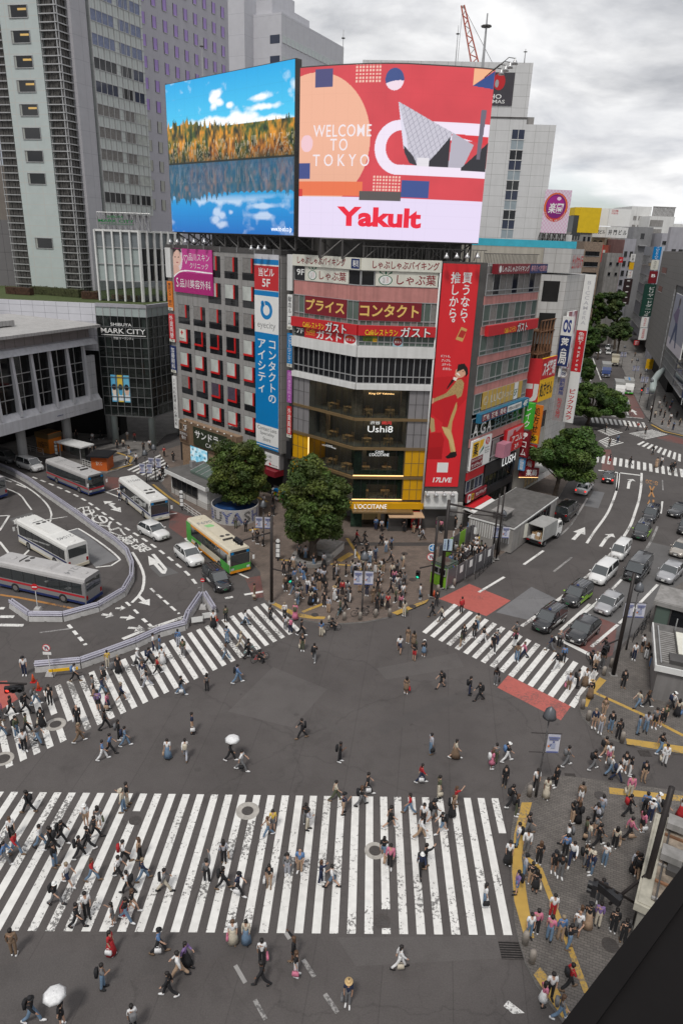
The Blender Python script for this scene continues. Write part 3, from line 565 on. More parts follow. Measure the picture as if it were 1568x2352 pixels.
office=thing('office_building','grey panelled office building with red window trims below the lake billboard','building',FL.pt((AU0+AU1)/2,0))
M_APAN=grid_mat('office_cladding',(0.29,0.28,0.27),'5a5552',1.19,1.68,0.03,-0.83,0.7,0.1,dirt=0.15)
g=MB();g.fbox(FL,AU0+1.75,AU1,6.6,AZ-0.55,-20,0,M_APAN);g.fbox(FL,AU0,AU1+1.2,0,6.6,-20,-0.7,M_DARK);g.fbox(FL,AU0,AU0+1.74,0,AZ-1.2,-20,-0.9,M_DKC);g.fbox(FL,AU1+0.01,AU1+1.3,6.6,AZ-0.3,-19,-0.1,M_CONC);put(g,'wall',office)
g=MB();g.fbox(FL,AU0+1.7,AU1+1.35,AZ-0.54,AZ,-20.1,0.08,M_STEEL)
for i in range(7):g.fbox(FL,14+i*3.45,14.09+i*3.45,AZ-0.56,AZ+0.06,0.08,0.12,M_ALU)
put(g,'parapet',office)
COLS=[18.05+3.615*i for i in range(5)];ROWS=[30.6-3.352*i for i in range(7)]
def win_meshes():
 out=[]
 for gm,low in((M_CURT,1),(M_CURT2,0),(M_GLD,1),(M_CURT3,1),(M_CURT,0)):
  F=FL;o=F.pt(0,0)
  a=MB();a.fbox(F,-0.78,1.98,-2.62,0.02,0.0,0.012,M_BLACK);a.fbox(F,-0.74,-0.08,-1.7,0,0.012,0.03,M_GLD);a.fbox(F,-0.74,0.24,-2.58,-1.83,0.012,0.03,M_GLD);a.fbox(F,0.3,1.95,-2.58,-1.9,0.012,0.03,M_GLD)
  p=MB();p.fbox(F,0.24,1.9,-1.72,-0.02,0.015,0.04,gm)
  t=MB();t.fbox(F,-0.06,0.2,-1.98 if low else-1.74,0,0.012,0.09,M_REDT)
  if low:t.fbox(F,0.2,1.95,-1.98,-1.73,0.012,0.09,M_REDT)
  p.fbox(F,1.88,1.95,-1.7,0,0.03,0.06,M_ALU)
  out.append((a.mesh('window',o),p.mesh('pane',o),t.mesh('trim',o)))
 return out
WM=win_meshes()
pick=[[1,1,1,9,9],[4,4,4,9,9],[0,1,1,0,1],[0,2,2,2,0],[0,0,0,0,0],[4,3,3,1,1],[0,0,0,0,0]]
for r,z in enumerate(ROWS):
 for c,u in enumerate(COLS):
  k=pick[r][c]%5
  if r<2 and c>2:continue
  if r in(0,1,2):k=1 if k in(0,2,3)and r==2 else(4 if r==1 else k)
  p=FL.pt(u,z)
  w_=link('window',WM[k][0],office,p-wloc(office));link('pane',WM[k][1],w_);link('trim',WM[k][2],w_)
for r,z in enumerate(ROWS):
 if r<2:
  g=MB();g.fbox(FL,21.62,22.5,z-1.75,z,0.0,0.03,M_GLD);g.fbox(FL,21.62,22.5,z-2.6,z-1.9,0.0,0.03,M_GLD);put(g,'window',office)
g=MB()
for a,b in((20.5,12.9),):g.fbox(FL,b,a,3.5,4.3,-0.7,0.9,M_MAROON)
put(g,'awning',office)
g=MB();g.fbox(FL,12.9,23,4.35,6.6,-0.69,-0.1,M_GREYP);g.fbox(FL,23,35,4.4,6.6,-0.69,-0.2,M_CONC)
put(g,'fascia',office)
corner=thing('corner_building','corner building with glass restaurant floors, ochre panels and pink bands','building',FR.pt(-2,0))
FCE=14.9
back=[FC.pt(FCE,0),FC.pt(FCE,0,-16),FL.pt(10.6,0,-16),FL.pt(10.6,0)]
def plan(dR,dL,dC):
 P=[FL.pt(10.45,0,-dL),FL.pt(0,0,-dL*0.5)+(-FR.n*dR*0.5),FR.pt(5.1,0,-dR),FC.pt(FCE,0,-dC)]
 return[(p.x,p.y)for p in P]+[(p.x,p.y)for p in back[1:3]]
g=MB();g.prism(plan(0.3,0.3,0.3),17.3,31.0,M_CONC);g.prism(plan(3.2,3.2,0.3),0.0,17.3,M_DKC)
g.fbox(FR,0.15,5.1,0,31.35,-0.9,-0.02,M_STEEL)
put(g,'wall',corner)
FCS=((FR,-8.65,0.0),(FL,0.0,10.45))
for F,a,b in FCS:
 n=6
 ribbon(corner,F,a+0.05,b-0.05,28.6,30.15,n,M_GLD,d=-0.02);panel(corner,'pink_band',F,a,b,27.0,28.58,-0.2,0.03,M_PINK)
 ribbon(corner,F,a+0.05,b-0.05,24.4,26.97,n*2,[M_GLG,M_GLG,M_CURT2],d=-0.02,sill=0.55)
 ribbon(corner,F,a+0.05,b-0.05,22.2,24.37,n*2,[M_GLG,M_GLD,M_GLG,M_GLG],d=-0.02,sill=0.45)
 panel(corner,'white_band',F,a-0.05,b+0.05,20.98,22.17,-0.2,0.35,M_WHT)
 ribbon(corner,F,a+0.05,b-0.05,18.0,20.95,n*2,[M_GLD,M_GLD,M_GLD,M_CURT2],d=-0.02,sill=0.8);panel(corner,'white_band',F,a-0.03,b+0.03,17.32,17.97,-0.3,0.3,M_WHT)
lev=[(13.95,17.28,M_GREYP),(10.45,13.62,M_GREYP),(6.9,10.1,M_LOCY),(3.85,6.5,M_LOCY)]
for i,(z0,z1,pm)in enumerate(lev):
 for F,a,b,s in((FR,-2.5,0.1,0.87),(FL,7.6,10.45,0.95)):
  g=MB();g.fbox(F,a,b,z0,z1,-3.2,0.0,pm)
  for k in range(1,3):g.fbox(F,a+s*k-0.03,a+s*k+0.03,z0,z1,-0.002,0.03,M_STEEL if i<2 else M_BRONZE)
  g.fbox(F,a,b,(z0+z1)/2-0.02,(z0+z1)/2+0.02,-0.002,0.025,M_STEEL);put(g,'side_panel',corner)
 g=MB();g.prism(plan(0.3,0.3,0.5)[:4]+[tuple(FC.pt(FCE,0,-5).xy),tuple(FL.pt(10.4,0,-5).xy)],z0-0.35,z0-0.02,M_DKC);put(g,'floor_slab',corner)
 bm_=M_GREYP if i==0 else M_BRONZE
 g=MB();g.fbox(FR,-8.7,0.12,z1+0.03,z1+(0.32 if i else 0.02)+0.02,-0.25,0.16,bm_);g.fbox(FL,0,10.5,z1+0.03,z1+(0.32 if i else 0.02)+0.02,-0.25,0.16,bm_);put(g,'floor_band',corner)
 g=MB();g.fbox(FR,-8.6,-2.52,z0,z1,-0.06,-0.02,M_GLS);g.fbox(FL,0.03,7.58,z0,z1,-0.06,-0.02,M_GLS);w_=put(g,'window',corner)
 f=MB()
 for k in range(1,7):f.fbox(FR,-8.6+1.02*k-0.03,-8.6+1.02*k+0.03,z0,z1,-0.02,0.01,M_BLACK)
 for k in range(1,7):f.fbox(FL,1.09*k-0.03,1.09*k+0.03,z0,z1,-0.02,0.01,M_BLACK)
 if i>1:f.fbox(FR,-8.6,-2.5,z0-0.02,z0+0.07,-0.02,0.06,M_WARM);f.fbox(FR,-2.56,-2.5,z0,z1,-0.02,0.05,M_BRONZE);f.fbox(FL,7.52,7.6,z0,z1,-0.02,0.06,M_WARM)
 put(f,'frame',w_)
for i,(z0,z1,pm)in enumerate(lev):
 for F,a,b in((FR,-8,-3),(FL,1,7)):
  for k in range(3):g=MB();u=a+(b-a)*(k+.5)/3;g.fbox(F,u-.5,u+.5,z1-.12,z1-.06,-2.3,-1.9,M_WARML);put(g,'ceiling_lamp',corner)
M_BRK=mat('brick_pier',(0.22,0.165,0.125),0.9,var=0.4,vs=3);M_WOOD=mat('light_wood',(0.42,0.27,0.14),0.6,var=0.2);M_PLANT=mat('indoor_green',(0.015,0.035,0.02),0.9,var=0.6,vs=2.5)
g=MB();g.fbox(FR,-8.9,-7.7,13.95,17.2,-2.2,-1.2,M_BRK);g.fbox(FR,-3.2,-2.6,13.95,17.2,-1.8,-1.0,M_BRK);g.fbox(FL,6.2,7.3,10.45,13.6,-2.4,-1.6,M_BRK);put(g,'brick_pier',corner)
g=MB();g.fbox(FR,-8.6,-2.6,7.0,9.9,-3.1,-2.9,M_PLANT);g.fbox(FR,-8.5,-7.6,6.9,9.9,-0.6,-0.2,M_PLANT);g.fbox(FR,-8.5,-2.6,6.95,7.5,-0.5,-0.15,M_PLANT);g.fbox(FR,-8.5,-6.9,3.9,6.4,-0.6,-0.2,M_PLANT);g.fbox(FR,-3.2,-2.6,6.9,9.9,-0.5,-0.2,M_PLANT);g.fbox(FR,-3.1,-2.6,3.9,6.4,-0.5,-0.2,M_PLANT);g.fbox(FR,-7,-2.6,5.7,6.45,-0.9,-0.3,M_PLANT);g.fbox(FR,-7,-2.6,9.3,10.0,-0.9,-0.3,M_PLANT);put(g,'green_wall',corner)
def table(F,u,z,d,chairs=True,m=M_WOOD):
 t=thing('dining_table','','table',F.pt(u,z,d),'tables behind the restaurant glass');g=MB();G0=Frame.__new__(Frame);G0.p=F.pt(u,z,d);G0.u=F.u;G0.n=F.n
 g.fbox(G0,-0.55,0.55,0.68,0.73,-0.35,0.35,m);put(g,'tabletop',t)
 for su,sv in((-.48,-.28),(.48,-.28),(-.48,.28),(.48,.28)):h=MB();h.fbox(G0,su-.03,su+.03,0,.68,sv-.03,sv+.03,m);put(h,'leg',t)
 return t
def chair(F,u,z,d,side):
 t=thing('dining_chair','','chair',F.pt(u,z,d),'chairs behind the restaurant glass');G0=Frame.__new__(Frame);G0.p=F.pt(u,z,d);G0.u=F.u;G0.n=F.n
 g=MB();g.fbox(G0,-.21,.21,.42,.46,-.21,.21,M_WOOD);put(g,'seat',t)
 g=MB()
 for k in(-.2,0.16):g.fbox(G0,k,k+.04,.46,1.0,side*.2-.02,side*.2+.02,M_WOOD)
 for k in(.6,.75,.9):g.fbox(G0,-.2,.2,k,k+.06,side*.2-.015,side*.2+.015,M_WOOD)
 put(g,'backrest',t)
 for su,sv in((-.19,-.19),(.19,-.19),(-.19,.19),(.19,.19)):h=MB();h.fbox(G0,su-.02,su+.02,0,.42,sv-.02,sv+.02,M_WOOD);put(h,'leg',t)
 return t
TBL=[]
for fl,z in((5,13.95),(4,10.45),(3,6.9),(2,3.85)):
 for F,us,nm in((FR,(-7.0,-4.4),'right'),(FL,(2.2,4.8),'left')):
  for j,u in enumerate(us):
   t=table(F,u,z,-1.4);t['label']='wooden dining table behind the %s restaurant glass, %s, %s one'%(['','','lowest','second lowest','second highest','topmost'][fl],'street-corner face' if nm=='right' else 'alley-side face','inner' if j else 'outer')
   for q in(-1,1):
    c=chair(F,u,z,-1.4+0.62*q,q);c['label']='wooden dining chair %s its table, %s restaurant floor, %s face, %s table'%('outside' if q>0 else 'behind',['','','lowest','second lowest','second highest','topmost'][fl],'street-corner' if nm=='right' else 'alley-side','inner' if j else 'outer')
g=MB();g.fbox(FR,-8.65,0.15,2.75,3.5,-0.5,0.35,M_LOCY);g.fbox(FL,0,10.4,2.75,3.5,-0.5,0.35,M_LOCY);put(g,'fascia',corner)
g=MB();g.fbox(FR,-8.6,-1.2,2.55,2.72,-0.4,1.3,M_BRONZE);g.fbox(FR,-4.2,0.1,2.2,2.32,-0.4,1.9,mat('awning_tan',(0.5,0.33,0.2),0.8));put(g,'canopy',corner)
g=MB();g.fbox(FR,-8.6,-7.2,0.14,2.5,-0.5,-0.3,M_PLANT);g.fbox(FR,-7.0,-5.2,0.14,2.5,-1.2,-1.1,M_GLS);g.fbox(FR,-4.9,-4.4,0.14,2.5,-0.5,-0.2,M_CONC);g.fbox(FR,-4.0,-1.9,0.14,2.1,-0.9,-0.8,M_GLS);g.fbox(FR,-7,-4,0.14,2.4,-2.9,-2.7,mat('shop_lit',(0.42,0.27,0.13),0.8,emit=0.12));put(g,'shop_front',corner)
g=MB();g.tube([FR.pt(-0.05,0.1,0.2),FR.pt(-0.05,31.3,0.2)],0.1,M_WHT,8);g.tube([FL.pt(10.4,8,0.2),FL.pt(10.4,27,0.2)],0.08,M_STEEL,8);put(g,'drainpipe',corner,smooth=True)
for i,s in enumerate([28.42,25.14,21.84,18.42]):
 ribbon(corner,FC,0.1,FCE,s-0.5,s+1.8,9,[M_GLG,M_CURT2,M_GLG]if i!=0 else[M_CURT2,M_GLD,M_CURT2],d=0.02,sill=0.5)
 panel(corner,'pink_band',FC,0.0,FCE,s-1.48,s-0.55,-0.2,0.05,M_PINK)
ribbon(corner,FC,0.1,FCE,14.55,16.9,9,[M_GLG,M_GLD,M_CURT2],d=0.02,sill=0.5);ribbon(corner,FC,0.1,FCE,11.6,14.0,9,M_GLD,d=0.02,sill=0.5)
panel(corner,'pink_band',FC,0.0,FCE,10.5,11.55,-0.2,0.05,M_PINK);ribbon(corner,FC,0.1,FCE,7.4,10.3,9,[M_GLD,M_CURT2,M_GLD],d=0.02,sill=0.6);panel(corner,'pink_band',FC,0.0,FCE,17.0,17.98,-0.2,0.052,M_PINK)
g=MB();g.fbox(FC,4.9,14.0,5.7,7.25,-0.3,0.25,M_BLACK);g.fbox(FC,4.9,14.0,2.9,3.9,-0.3,0.25,M_BLACK);g.fbox(FC,13.6,14.2,0.1,5.7,-0.3,0.2,M_BLACK);g.fbox(FC,4.8,5.2,0.1,5.7,-0.3,0.2,M_BLACK);put(g,'black_fascia',corner)
M_SHOPI=mat('shop_goods',(0.32,0.24,0.13),0.7,var=0.9,vs=3.5)
g=MB();g.fbox(FC,5.2,13.6,3.95,5.65,-1.2,-0.9,M_SHOPI);g.fbox(FC,5.2,13.6,0.1,2.9,-1.5,-1.1,M_SHOPI);put(g,'shop_display',corner)
w_=ribbon(corner,FC,5.25,13.55,3.95,5.65,6,M_GLS,M_BLACK,d=0.0,mw=0.16);w_=ribbon(corner,FC,5.25,13.55,0.3,2.85,6,M_GLS,M_BLACK,d=0.0,mw=0.14)
ribbon(corner,FC,0.3,4.7,4.6,6.2,4,[M_GLB,M_GLD,M_GLB],d=0.02);panel(corner,'red_panel',FC,0.2,4.75,6.3,7.5,-0.2,0.1,M_SRED)
g=MB();g.fprism(FC,[(0.3,0.0),(0.31,2.9)],0,0.1,M_CONC)if 0 else None
g=MB();g.fbox(FR,3.4,5.1,0.1,3.6,-0.85,0.08,grid_mat('white_tile',(0.40,0.385,0.36),'4a4642',0.6,0.3,0.02,1.484));g.fbox(FC,0.0,1.2,0.1,2.6,-0.2,0.1,MATS['white_tile']);put(g,'tiled_pier',corner)
g=MB();P=FC.pt;g.hexa([P(0.4,2.55,0.1),P(6.2,2.55,0.1),P(6.2,2.3,1.9),P(0.4,2.3,1.9),P(0.4,2.95,0.1),P(6.2,2.95,0.1),P(6.2,2.42,1.9),P(0.4,2.42,1.9)],M_SIGNW);g.hexa([P(0.4,2.96,0.1),P(6.2,2.96,0.1),P(6.2,2.72,1.0),P(0.4,2.72,1.0),P(0.4,3.0,0.1),P(6.2,3.0,0.1),P(6.2,2.76,1.0),P(0.4,2.76,1.0)],M_SRED);put(g,'awning',corner)
g=MB();g.fbox(FR,0.25,3.3,0.1,2.7,-0.9,-0.6,M_GLD);g.fbox(FR,0.2,4.2,3.0,3.2,-0.3,0.9,M_ALU);g.fprism(FR,[(0.15,3.25),(4.3,3.25),(4.2,5.0),(0.25,5.0)],-0.02,0.7,M_WHT);put(g,'entrance_canopy',corner)
g=MB();g.prism([tuple(FL.pt(34,0,-6).xy),tuple(FL.pt(9,0,-6).xy),tuple(FR.pt(-4,0,-6).xy),tuple(FR.pt(3,0,-4).xy),tuple(FR.pt(3,0,-12).xy),tuple(FL.pt(20,0,-16).xy)],31.0,34.2,M_DKC);put(g,'penthouse',corner)
g=MB()
for i in range(34):u=-8.5+i*0.4;g.fbox(FR,u,u+0.04,31.3,32.6,-0.5,-0.46,M_STEEL)
for i in range(38):u=0.2+i*0.38;g.fbox(FC,u,u+0.04,31.0,32.3,-0.5,-0.46,M_STEEL)
g.fbox(FR,-8.6,5,32.55,32.62,-0.52,-0.44,M_STEEL);g.fbox(FC,0,FCE,32.25,32.32,-0.52,-0.44,M_STEEL)
put(g,'roof_railing',corner)
def truss(mb,F,u0,u1,z0,z1,d0,d1,n,m,r=0.09):
 for i in range(n+1):
  u=u0+(u1-u0)*i/n;mb.tube([F.pt(u,z0,d0),F.pt(u,z1,d0)],r,m,6);mb.tube([F.pt(u,z0,d1),F.pt(u,z1,d1)],r,m,6);mb.tube([F.pt(u,z1,d0),F.pt(u,z0,d1)],r*0.7,m,6)
  if i<n:w_=u0+(u1-u0)*(i+1)/n;mb.tube([F.pt(u,z0,d0),F.pt(w_,z1,d0)],r*0.7,m,6);mb.tube([F.pt(u,z1,d1),F.pt(w_,z0,d1)],r*0.7,m,6)
 for d in(d0,d1):mb.tube([F.pt(u0,z1,d),F.pt(u1,z1,d)],r,m,6)
BU0,BU1,BZ0,BZ1=10.66,34.93,33.42,50.87
bb=thing('billboard','roof billboard showing an autumn forest mirrored in a blue lake','billboard',FL.pt((BU0+BU1)/2,31.75))
g=MB();g.fbox(FL,BU0-0.1,BU1+0.1,BZ0-0.08,BZ1+0.08,-0.9,-0.04,M_STEEL);put(g,'frame',bb)
g=MB();truss(g,FL,BU0+0.3,BU1-0.3,31.76,33.3,-0.6,-3.4,9,M_STEEL,0.11)
for i in range(8):u=BU0+0.6+i*3.28;g.tube([FL.pt(u,50,-0.9),FL.pt(u,34,-5.6)],0.12,M_STEEL,6);g.tube([FL.pt(u,31.8,-5.8),FL.pt(u,34,-5.6)],0.12,M_STEEL,6)
put(g,'support_truss',bb)
p=Pic(330,250,'0a6fc0');X,Y=p.X,p.Y;r_=np.random.default_rng(3)
sky_=np.stack([np.interp(Y,[0.5,0.72,1],a)for a in zip(lin('b4e8f8'),lin('45c0ea'),lin('0fa2de'))],-1);wat=np.stack([np.interp(Y,[0,0.15,0.3,0.5],a)for a in zip(lin('0c68b8'),lin('0c86cc'),lin('169ad0'),lin('12506c'))],-1)
HZ=0.475
def cl(Yv,seed):
 n=p.noise(7,9,5,seed);return np.clip((n-0.52)*5,0,1)
up=Y>=HZ;Ym=np.where(up,Y,2*HZ-Y)
n=p.noise(6,8,6,11);nf=n if True else n
mm=np.clip((n-0.47+0.30*np.exp(-((Ym-0.66)/0.07)**2)-0.10*np.clip(Ym-0.74,0,1)*6)*5,0,1)
n2=p.noise(13,14,5,5)
puff=np.zeros(X.shape)
for cx,cy,rx,ry in((0.40,0.86,0.05,0.035),(0.44,0.89,0.045,0.03),(0.41,0.81,0.04,0.03),(0.46,0.83,0.04,0.03),(0.53,0.81,0.03,0.02),(0.78,0.83,0.09,0.025),(0.8,0.77,0.12,0.02),(0.35,0.72,0.2,0.035),(0.55,0.71,0.25,0.045),(0.8,0.69,0.2,0.035),(0.04,0.7,0.05,0.03),(0.12,0.655,0.16,0.02),(0.88,0.63,0.15,0.02)):puff=np.maximum(puff,np.exp(-(((X-cx)/rx)**2+((Ym-cy)/ry)**2)*1.1))
cloud=np.clip((puff*1.5+(n2-0.5)*2.2-0.30)*1.25,0,1)
p.C=np.where(up[...,None],sky_,wat);a_=(cloud*np.where(up,0.97,0.5*np.clip((0.26-Y)/0.05,0,1)))[...,None];p.C=p.C*(1-a_)+np.array(lin('f4f9fc'))*a_
xs=np.linspace(0,1,330);top=0.69-0.05*xs+0.025*np.sin(xs*9)+0.02*np.sin(xs*3.1+1)
for _ in range(230):
 c=r_.random();h=r_.random()*0.075+0.015*(abs(c-0.5)>.3);w_=0.008+r_.random()*0.012;top=np.maximum(top,0.68-0.05*c+0.02*math.sin(c*7)+h*np.clip(1-np.abs(xs-c)/w_,0,1))
tm=(Ym<top[None,:]*1.0)&(Ym>=HZ);tree=up&tm
refl=(~up)&(Ym<(top*0.985+0.006*np.sin(xs*140))[None,:])
cn=p.noise(60,22,4,21);ty=(Ym-HZ)/0.23
gcol=np.stack([np.interp(cn,[0.25,0.45,0.6,0.8],a)for a in zip(lin('16240f'),lin('3c5220'),lin('8a7420'),lin('d98a1c'))],-1);ocol=np.stack([np.interp(cn,[0.25,0.5,0.75],a)for a in zip(lin('2a2410'),lin('b0661a'),lin('f0a030'))],-1)
om=np.clip((p.noise(14,5,3,31)-0.46)*9,0,1)*np.clip(1.25-ty*1.1,0,1)*np.clip(ty*4+0.2,0,1)
tc_=gcol*(1-om[...,None])+ocol*om[...,None];trunk=(np.sin(X*620+p.noise(30,2,2,8)*40)>0.93)&(ty<0.6);tc_=np.where(trunk[...,None],np.array(lin('d8c8a8')),tc_);tc_=tc_*np.clip(0.35+ty*1.1,0.3,1)[...,None]
p.C=np.where(tree[...,None],tc_,p.C);rc_=tc_*0.25+np.array(lin('14648c'))*(0.35+0.5*p.noise(50,10,3,17))[...,None];p.C=np.where(refl[...,None],rc_,p.C);p.C=np.where((np.abs(Y-HZ)<0.006)[...,None],np.array(lin('141c14')),p.C)
p.C*=np.where((np.mod(X*12,1)<.03)|(np.mod(Y*9,1)<.03),0.93,1.0)[...,None]*(0.985+0.03*p.noise(160,120,1,2))[...,None]
M_SCR=attr_mat('screen_lake',0.78,0.35)
def ffn(F,u0,u1,z0,z1,d):
 sg=1 if F.u.dot(Vector((0,0,1)).cross(F.n))>0 else-1
 return lambda x,y:F.pt((u0+(u1-u0)*x)if sg>0 else(u1-(u1-u0)*x),z0+(z1-z0)*y,d)
scr=p.build('picture',ffn(FL,BU0,BU1,BZ0,BZ1,0.0),M_SCR,bb)
g=MB();write(g,FL,'www.hit-ad.co.jp',10.95,14.5,33.65,34.35,0.03,mat('letter_lit',(0.9,0.92,0.95),0.5,var=0,emit=0.6),0.0);put(g,'lettering',bb)
LZ0,LZ1=33.3,49.35
def ledp(u,z,off=0.0):
 x=-15.35+u*0.975;dd=-4.4*max(0.0,(-4.5-x)/11.0)**1.6-0.35*max(0.0,(x-1.0)/3.0)**2
 dx=-15.35+(u+0.1)*0.975;d2_=-4.4*max(0.0,(-4.5-dx)/11.0)**1.6-0.35*max(0.0,(dx-1.0)/3.0)**2
 t=(FR.pt(dx,0,d2_)-FR.pt(x,0,dd)).normalized();nrm=Vector((t.y,-t.x,0));nrm=nrm if nrm.dot(FR.n)>0 else-nrm
 return FR.pt(x,z,dd)+nrm*off
LW=19.75
led=thing('billboard','curved red screen reading WELCOME TO TOKYO above a white Yakult strip','billboard',ledp(LW/2,31.4))
g=MB();nS=24
for i in range(nS):
 a,b=LW*i/nS,LW*(i+1)/nS
 g.hexa([ledp(a,LZ0-0.1,-0.9),ledp(b,LZ0-0.1,-0.9),ledp(b,LZ0-0.1,-0.05),ledp(a,LZ0-0.1,-0.05),ledp(a,LZ1+0.12,-0.9),ledp(b,LZ1+0.12,-0.9),ledp(b,LZ1+0.12,-0.05),ledp(a,LZ1+0.12,-0.05)],M_STEEL)
put(g,'frame',led)
g=MB();truss(g,FR,-13,3.4,31.2,33.2,-1.4,-4.0,7,M_STEEL,0.12);truss(g,FR,-14.2,3.4,34,49,-5.0,-6.4,6,M_STEEL,0.1);put(g,'support_truss',led)
p=Pic(400,330,'d0434c');X,Y=p.X,p.Y
p.C*=(0.9+0.25*p.noise(6,6,6,4))[...,None]
el=((X-0.085)/0.285)**2+((Y-0.585)/0.385)**2<=1
p.fill(el,'eab094');p.C=np.where(el[...,None],p.C*(1.05-0.25*np.clip(0.6-Y,0,1))[...,None],p.C)
p.rect(0,0.26,0.34,0.345,'e8744a');p.rect(0.0,0.255,0.02,0.3,'d03a35')
p.rect(0.08,0.885,0.17,0.985,'4a4a78');p.rect(0,0.36,0.06,0.455,'3c4a86');p.ell(0.04,0.57,0.032,0.05,'f0c8d0')
p.ell(0.48,0.92,0.047,0.06,'3b4f88');p.fill((((X-0.48)/0.047)**2+((Y-0.92)/0.06)**2<=1)&(Y<0.895+0.02*np.sin((X-0.43)*20)),'f2dce8')
p.poly([(0.885,1),(1,1),(0.885,0.905)],'f2b58a');p.poly([(1,0.995),(0.885,0.905),(1,0.895)],'2f4a88')
for(x0,y0,nx_,ny_)in((0.285,0.905,8,6),(0.395,0.275,9,6)):
 for i in range(nx_):
  for j in range(ny_):p.rect(x0+i*0.0165,y0+j*0.019,x0+i*0.0165+0.010,y0+j*0.019+0.011,'f2c4b4')
p.rect(0.545,0.26,0.695,0.36,'3a4f8e')
rib=(((X-0.52)/0.125)**2+((Y-0.545)/0.155)**2<=1);hole=(((X-0.53)/0.078)**2+((Y-0.545)/0.098)**2<=1)
p.fill(rib&~hole&(X<0.55),'f0e4f4');p.rect(0.52,0.39,1.0,0.447,'f0e4f4');p.rect(0.66,0.60,1.0,0.70,'f0e4f4');p.poly([(0.5,0.643),(0.6,0.643),(0.6,0.70),(0.52,0.70)],'f0e4f4');p.rect(0.80,0.60,1.0,0.64,'f0e4f4');p.poly([(0.75,0.64),(1.0,0.58),(1.0,0.63)],'d8323c')
p.poly([(0.505,0.80),(0.69,0.70),(0.80,0.645),(0.755,0.47),(0.69,0.445),(0.625,0.445),(0.56,0.53),(0.535,0.62)],'c9c6d2');p.poly([(0.505,0.80),(0.555,0.62),(0.575,0.5),(0.545,0.54)],'e0dcec');p.poly([(0.545,0.56),(0.60,0.50),(0.625,0.445),(0.58,0.46),(0.55,0.52)],'37343c');p.poly([(0.79,0.62),(0.79,0.445),(0.66,0.445),(0.72,0.52)],'2c2a31');p.poly([(0.80,0.645),(0.92,0.58),(0.87,0.445),(0.79,0.445)],'b4b0bd');p.poly([(0.86,0.445),(0.93,0.52),(1,0.6),(1,0.43),(0.86,0.43)],'2a2a30');p.poly([(0.945,0.78),(0.975,0.78),(0.96,0.5),(0.94,0.5)],'6d6675');p.rect(0.62,0.445,0.685,0.495,'e4e0e6')
lin_=(np.mod(X*38+Y*14,1)<0.09)|(np.mod(X*30-Y*30,1)<0.08);hall=((X>0.52)&(X<0.8)&(Y>0.47)&(Y<0.8)&(np.abs(p.C[...,0]-lin('c9c6d2')[0])<0.02));p.fill(lin_&hall,'8f8c9c')
p.rect(0,0,1,0.255,'e6daf4');p.rect(0.325,0.235,0.545,0.29,'55504f')
p.C*=np.where((np.mod(X*16,1)<.03)|(np.mod(Y*13,1)<.03),0.95,1.0)[...,None]
scr=p.build('picture',lambda x,y:ledp(LW*x,LZ0+(LZ1-LZ0)*y,0.0),attr_mat('screen_red',0.72,0.4),led)
ML=mat('letter_screen_white',(0.5,0.45,0.47),0.5,var=0,emit=0.75);MR=mat('letter_screen_red',(0.55,0.015,0.035),0.5,var=0,emit=0.55)
LF=lambda x,y,d:ledp(x,y,d)
def lwrite(name,s,x0,x1,y0,y1,m,bold=0.0,space=1.0):
 g=MB();z=lambda y:LZ0+(LZ1-LZ0)*y;write(g,None,s,LW*x0,LW*x1,z(y0),z(y1),0.05,m,bold,space=space,fn=LF);put(g,name,led)
lwrite('lettering','WELCOME',0.075,0.375,0.605,0.675,ML,0.012,1.1);lwrite('lettering','TO',0.165,0.255,0.525,0.595,ML,0.012,1.3);lwrite('lettering','TOKYO',0.075,0.37,0.435,0.505,ML,0.012,1.6)
lwrite('logo','Yakult',0.21,0.665,0.075,0.195,MR,0.085)
#  station side: glass entrance block, viaduct, hotel tower
FM=Frame(GQ('v2',1390,320),-1.5);FM2=Frame(FM.pt(0,0),0.35)
M_TEAL=mat('pale_teal_panel',(0.33,0.38,0.37),0.4,var=0.06);M_WPAN=grid_mat('white_cladding',(0.52,0.52,0.555),'6a6a72',1.9,1.05,0.04,-1.5,0.45,0.06)
M_LILAC=mat('lilac_grey',(0.35,0.345,0.375),0.6,var=0.08,dirt=0.1)
mall=thing('station_mall','glazed station mall block with white lettering and a planted roof terrace','building',FM.pt(4,0))
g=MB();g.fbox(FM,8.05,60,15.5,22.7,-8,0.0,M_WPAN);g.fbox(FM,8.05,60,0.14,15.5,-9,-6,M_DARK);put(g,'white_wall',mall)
g=MB();q=[FM.pt(8,0),FM.pt(0,0),FM2.pt(16,0),FM2.pt(16,0)+Vector((-40,60,0)),FM.pt(60,0,-50),FM.pt(60,0,-0.5),FM.pt(8,0,-0.5)];g.prism([(p.x,p.y)for p in q],22.3,22.75,M_CONC,M_GRASS);put(g,'roof_terrace',mall)
g=MB();g.fbox(FM,0.3,7.8,5.2,22.3,-4.2,-4.0,M_DKC);g.fbox(FM2,0.3,15.8,5.2,22.3,-5.2,-5.0,M_DKC)
for z in(5.0,8.4,11.6,15.0,18.2):g.fbox(FM,0.15,7.9,z,z+0.35,-4.0,-0.25,M_CONC)
g.fbox(FM,1.0,7.5,8.8,10.4,-1.1,-0.9,mat('pale_blind',(0.45,0.45,0.44),0.8));g.fbox(FM,2,6,12.2,13.3,-1.3,-1.2,M_CONC);put(g,'floors',mall)
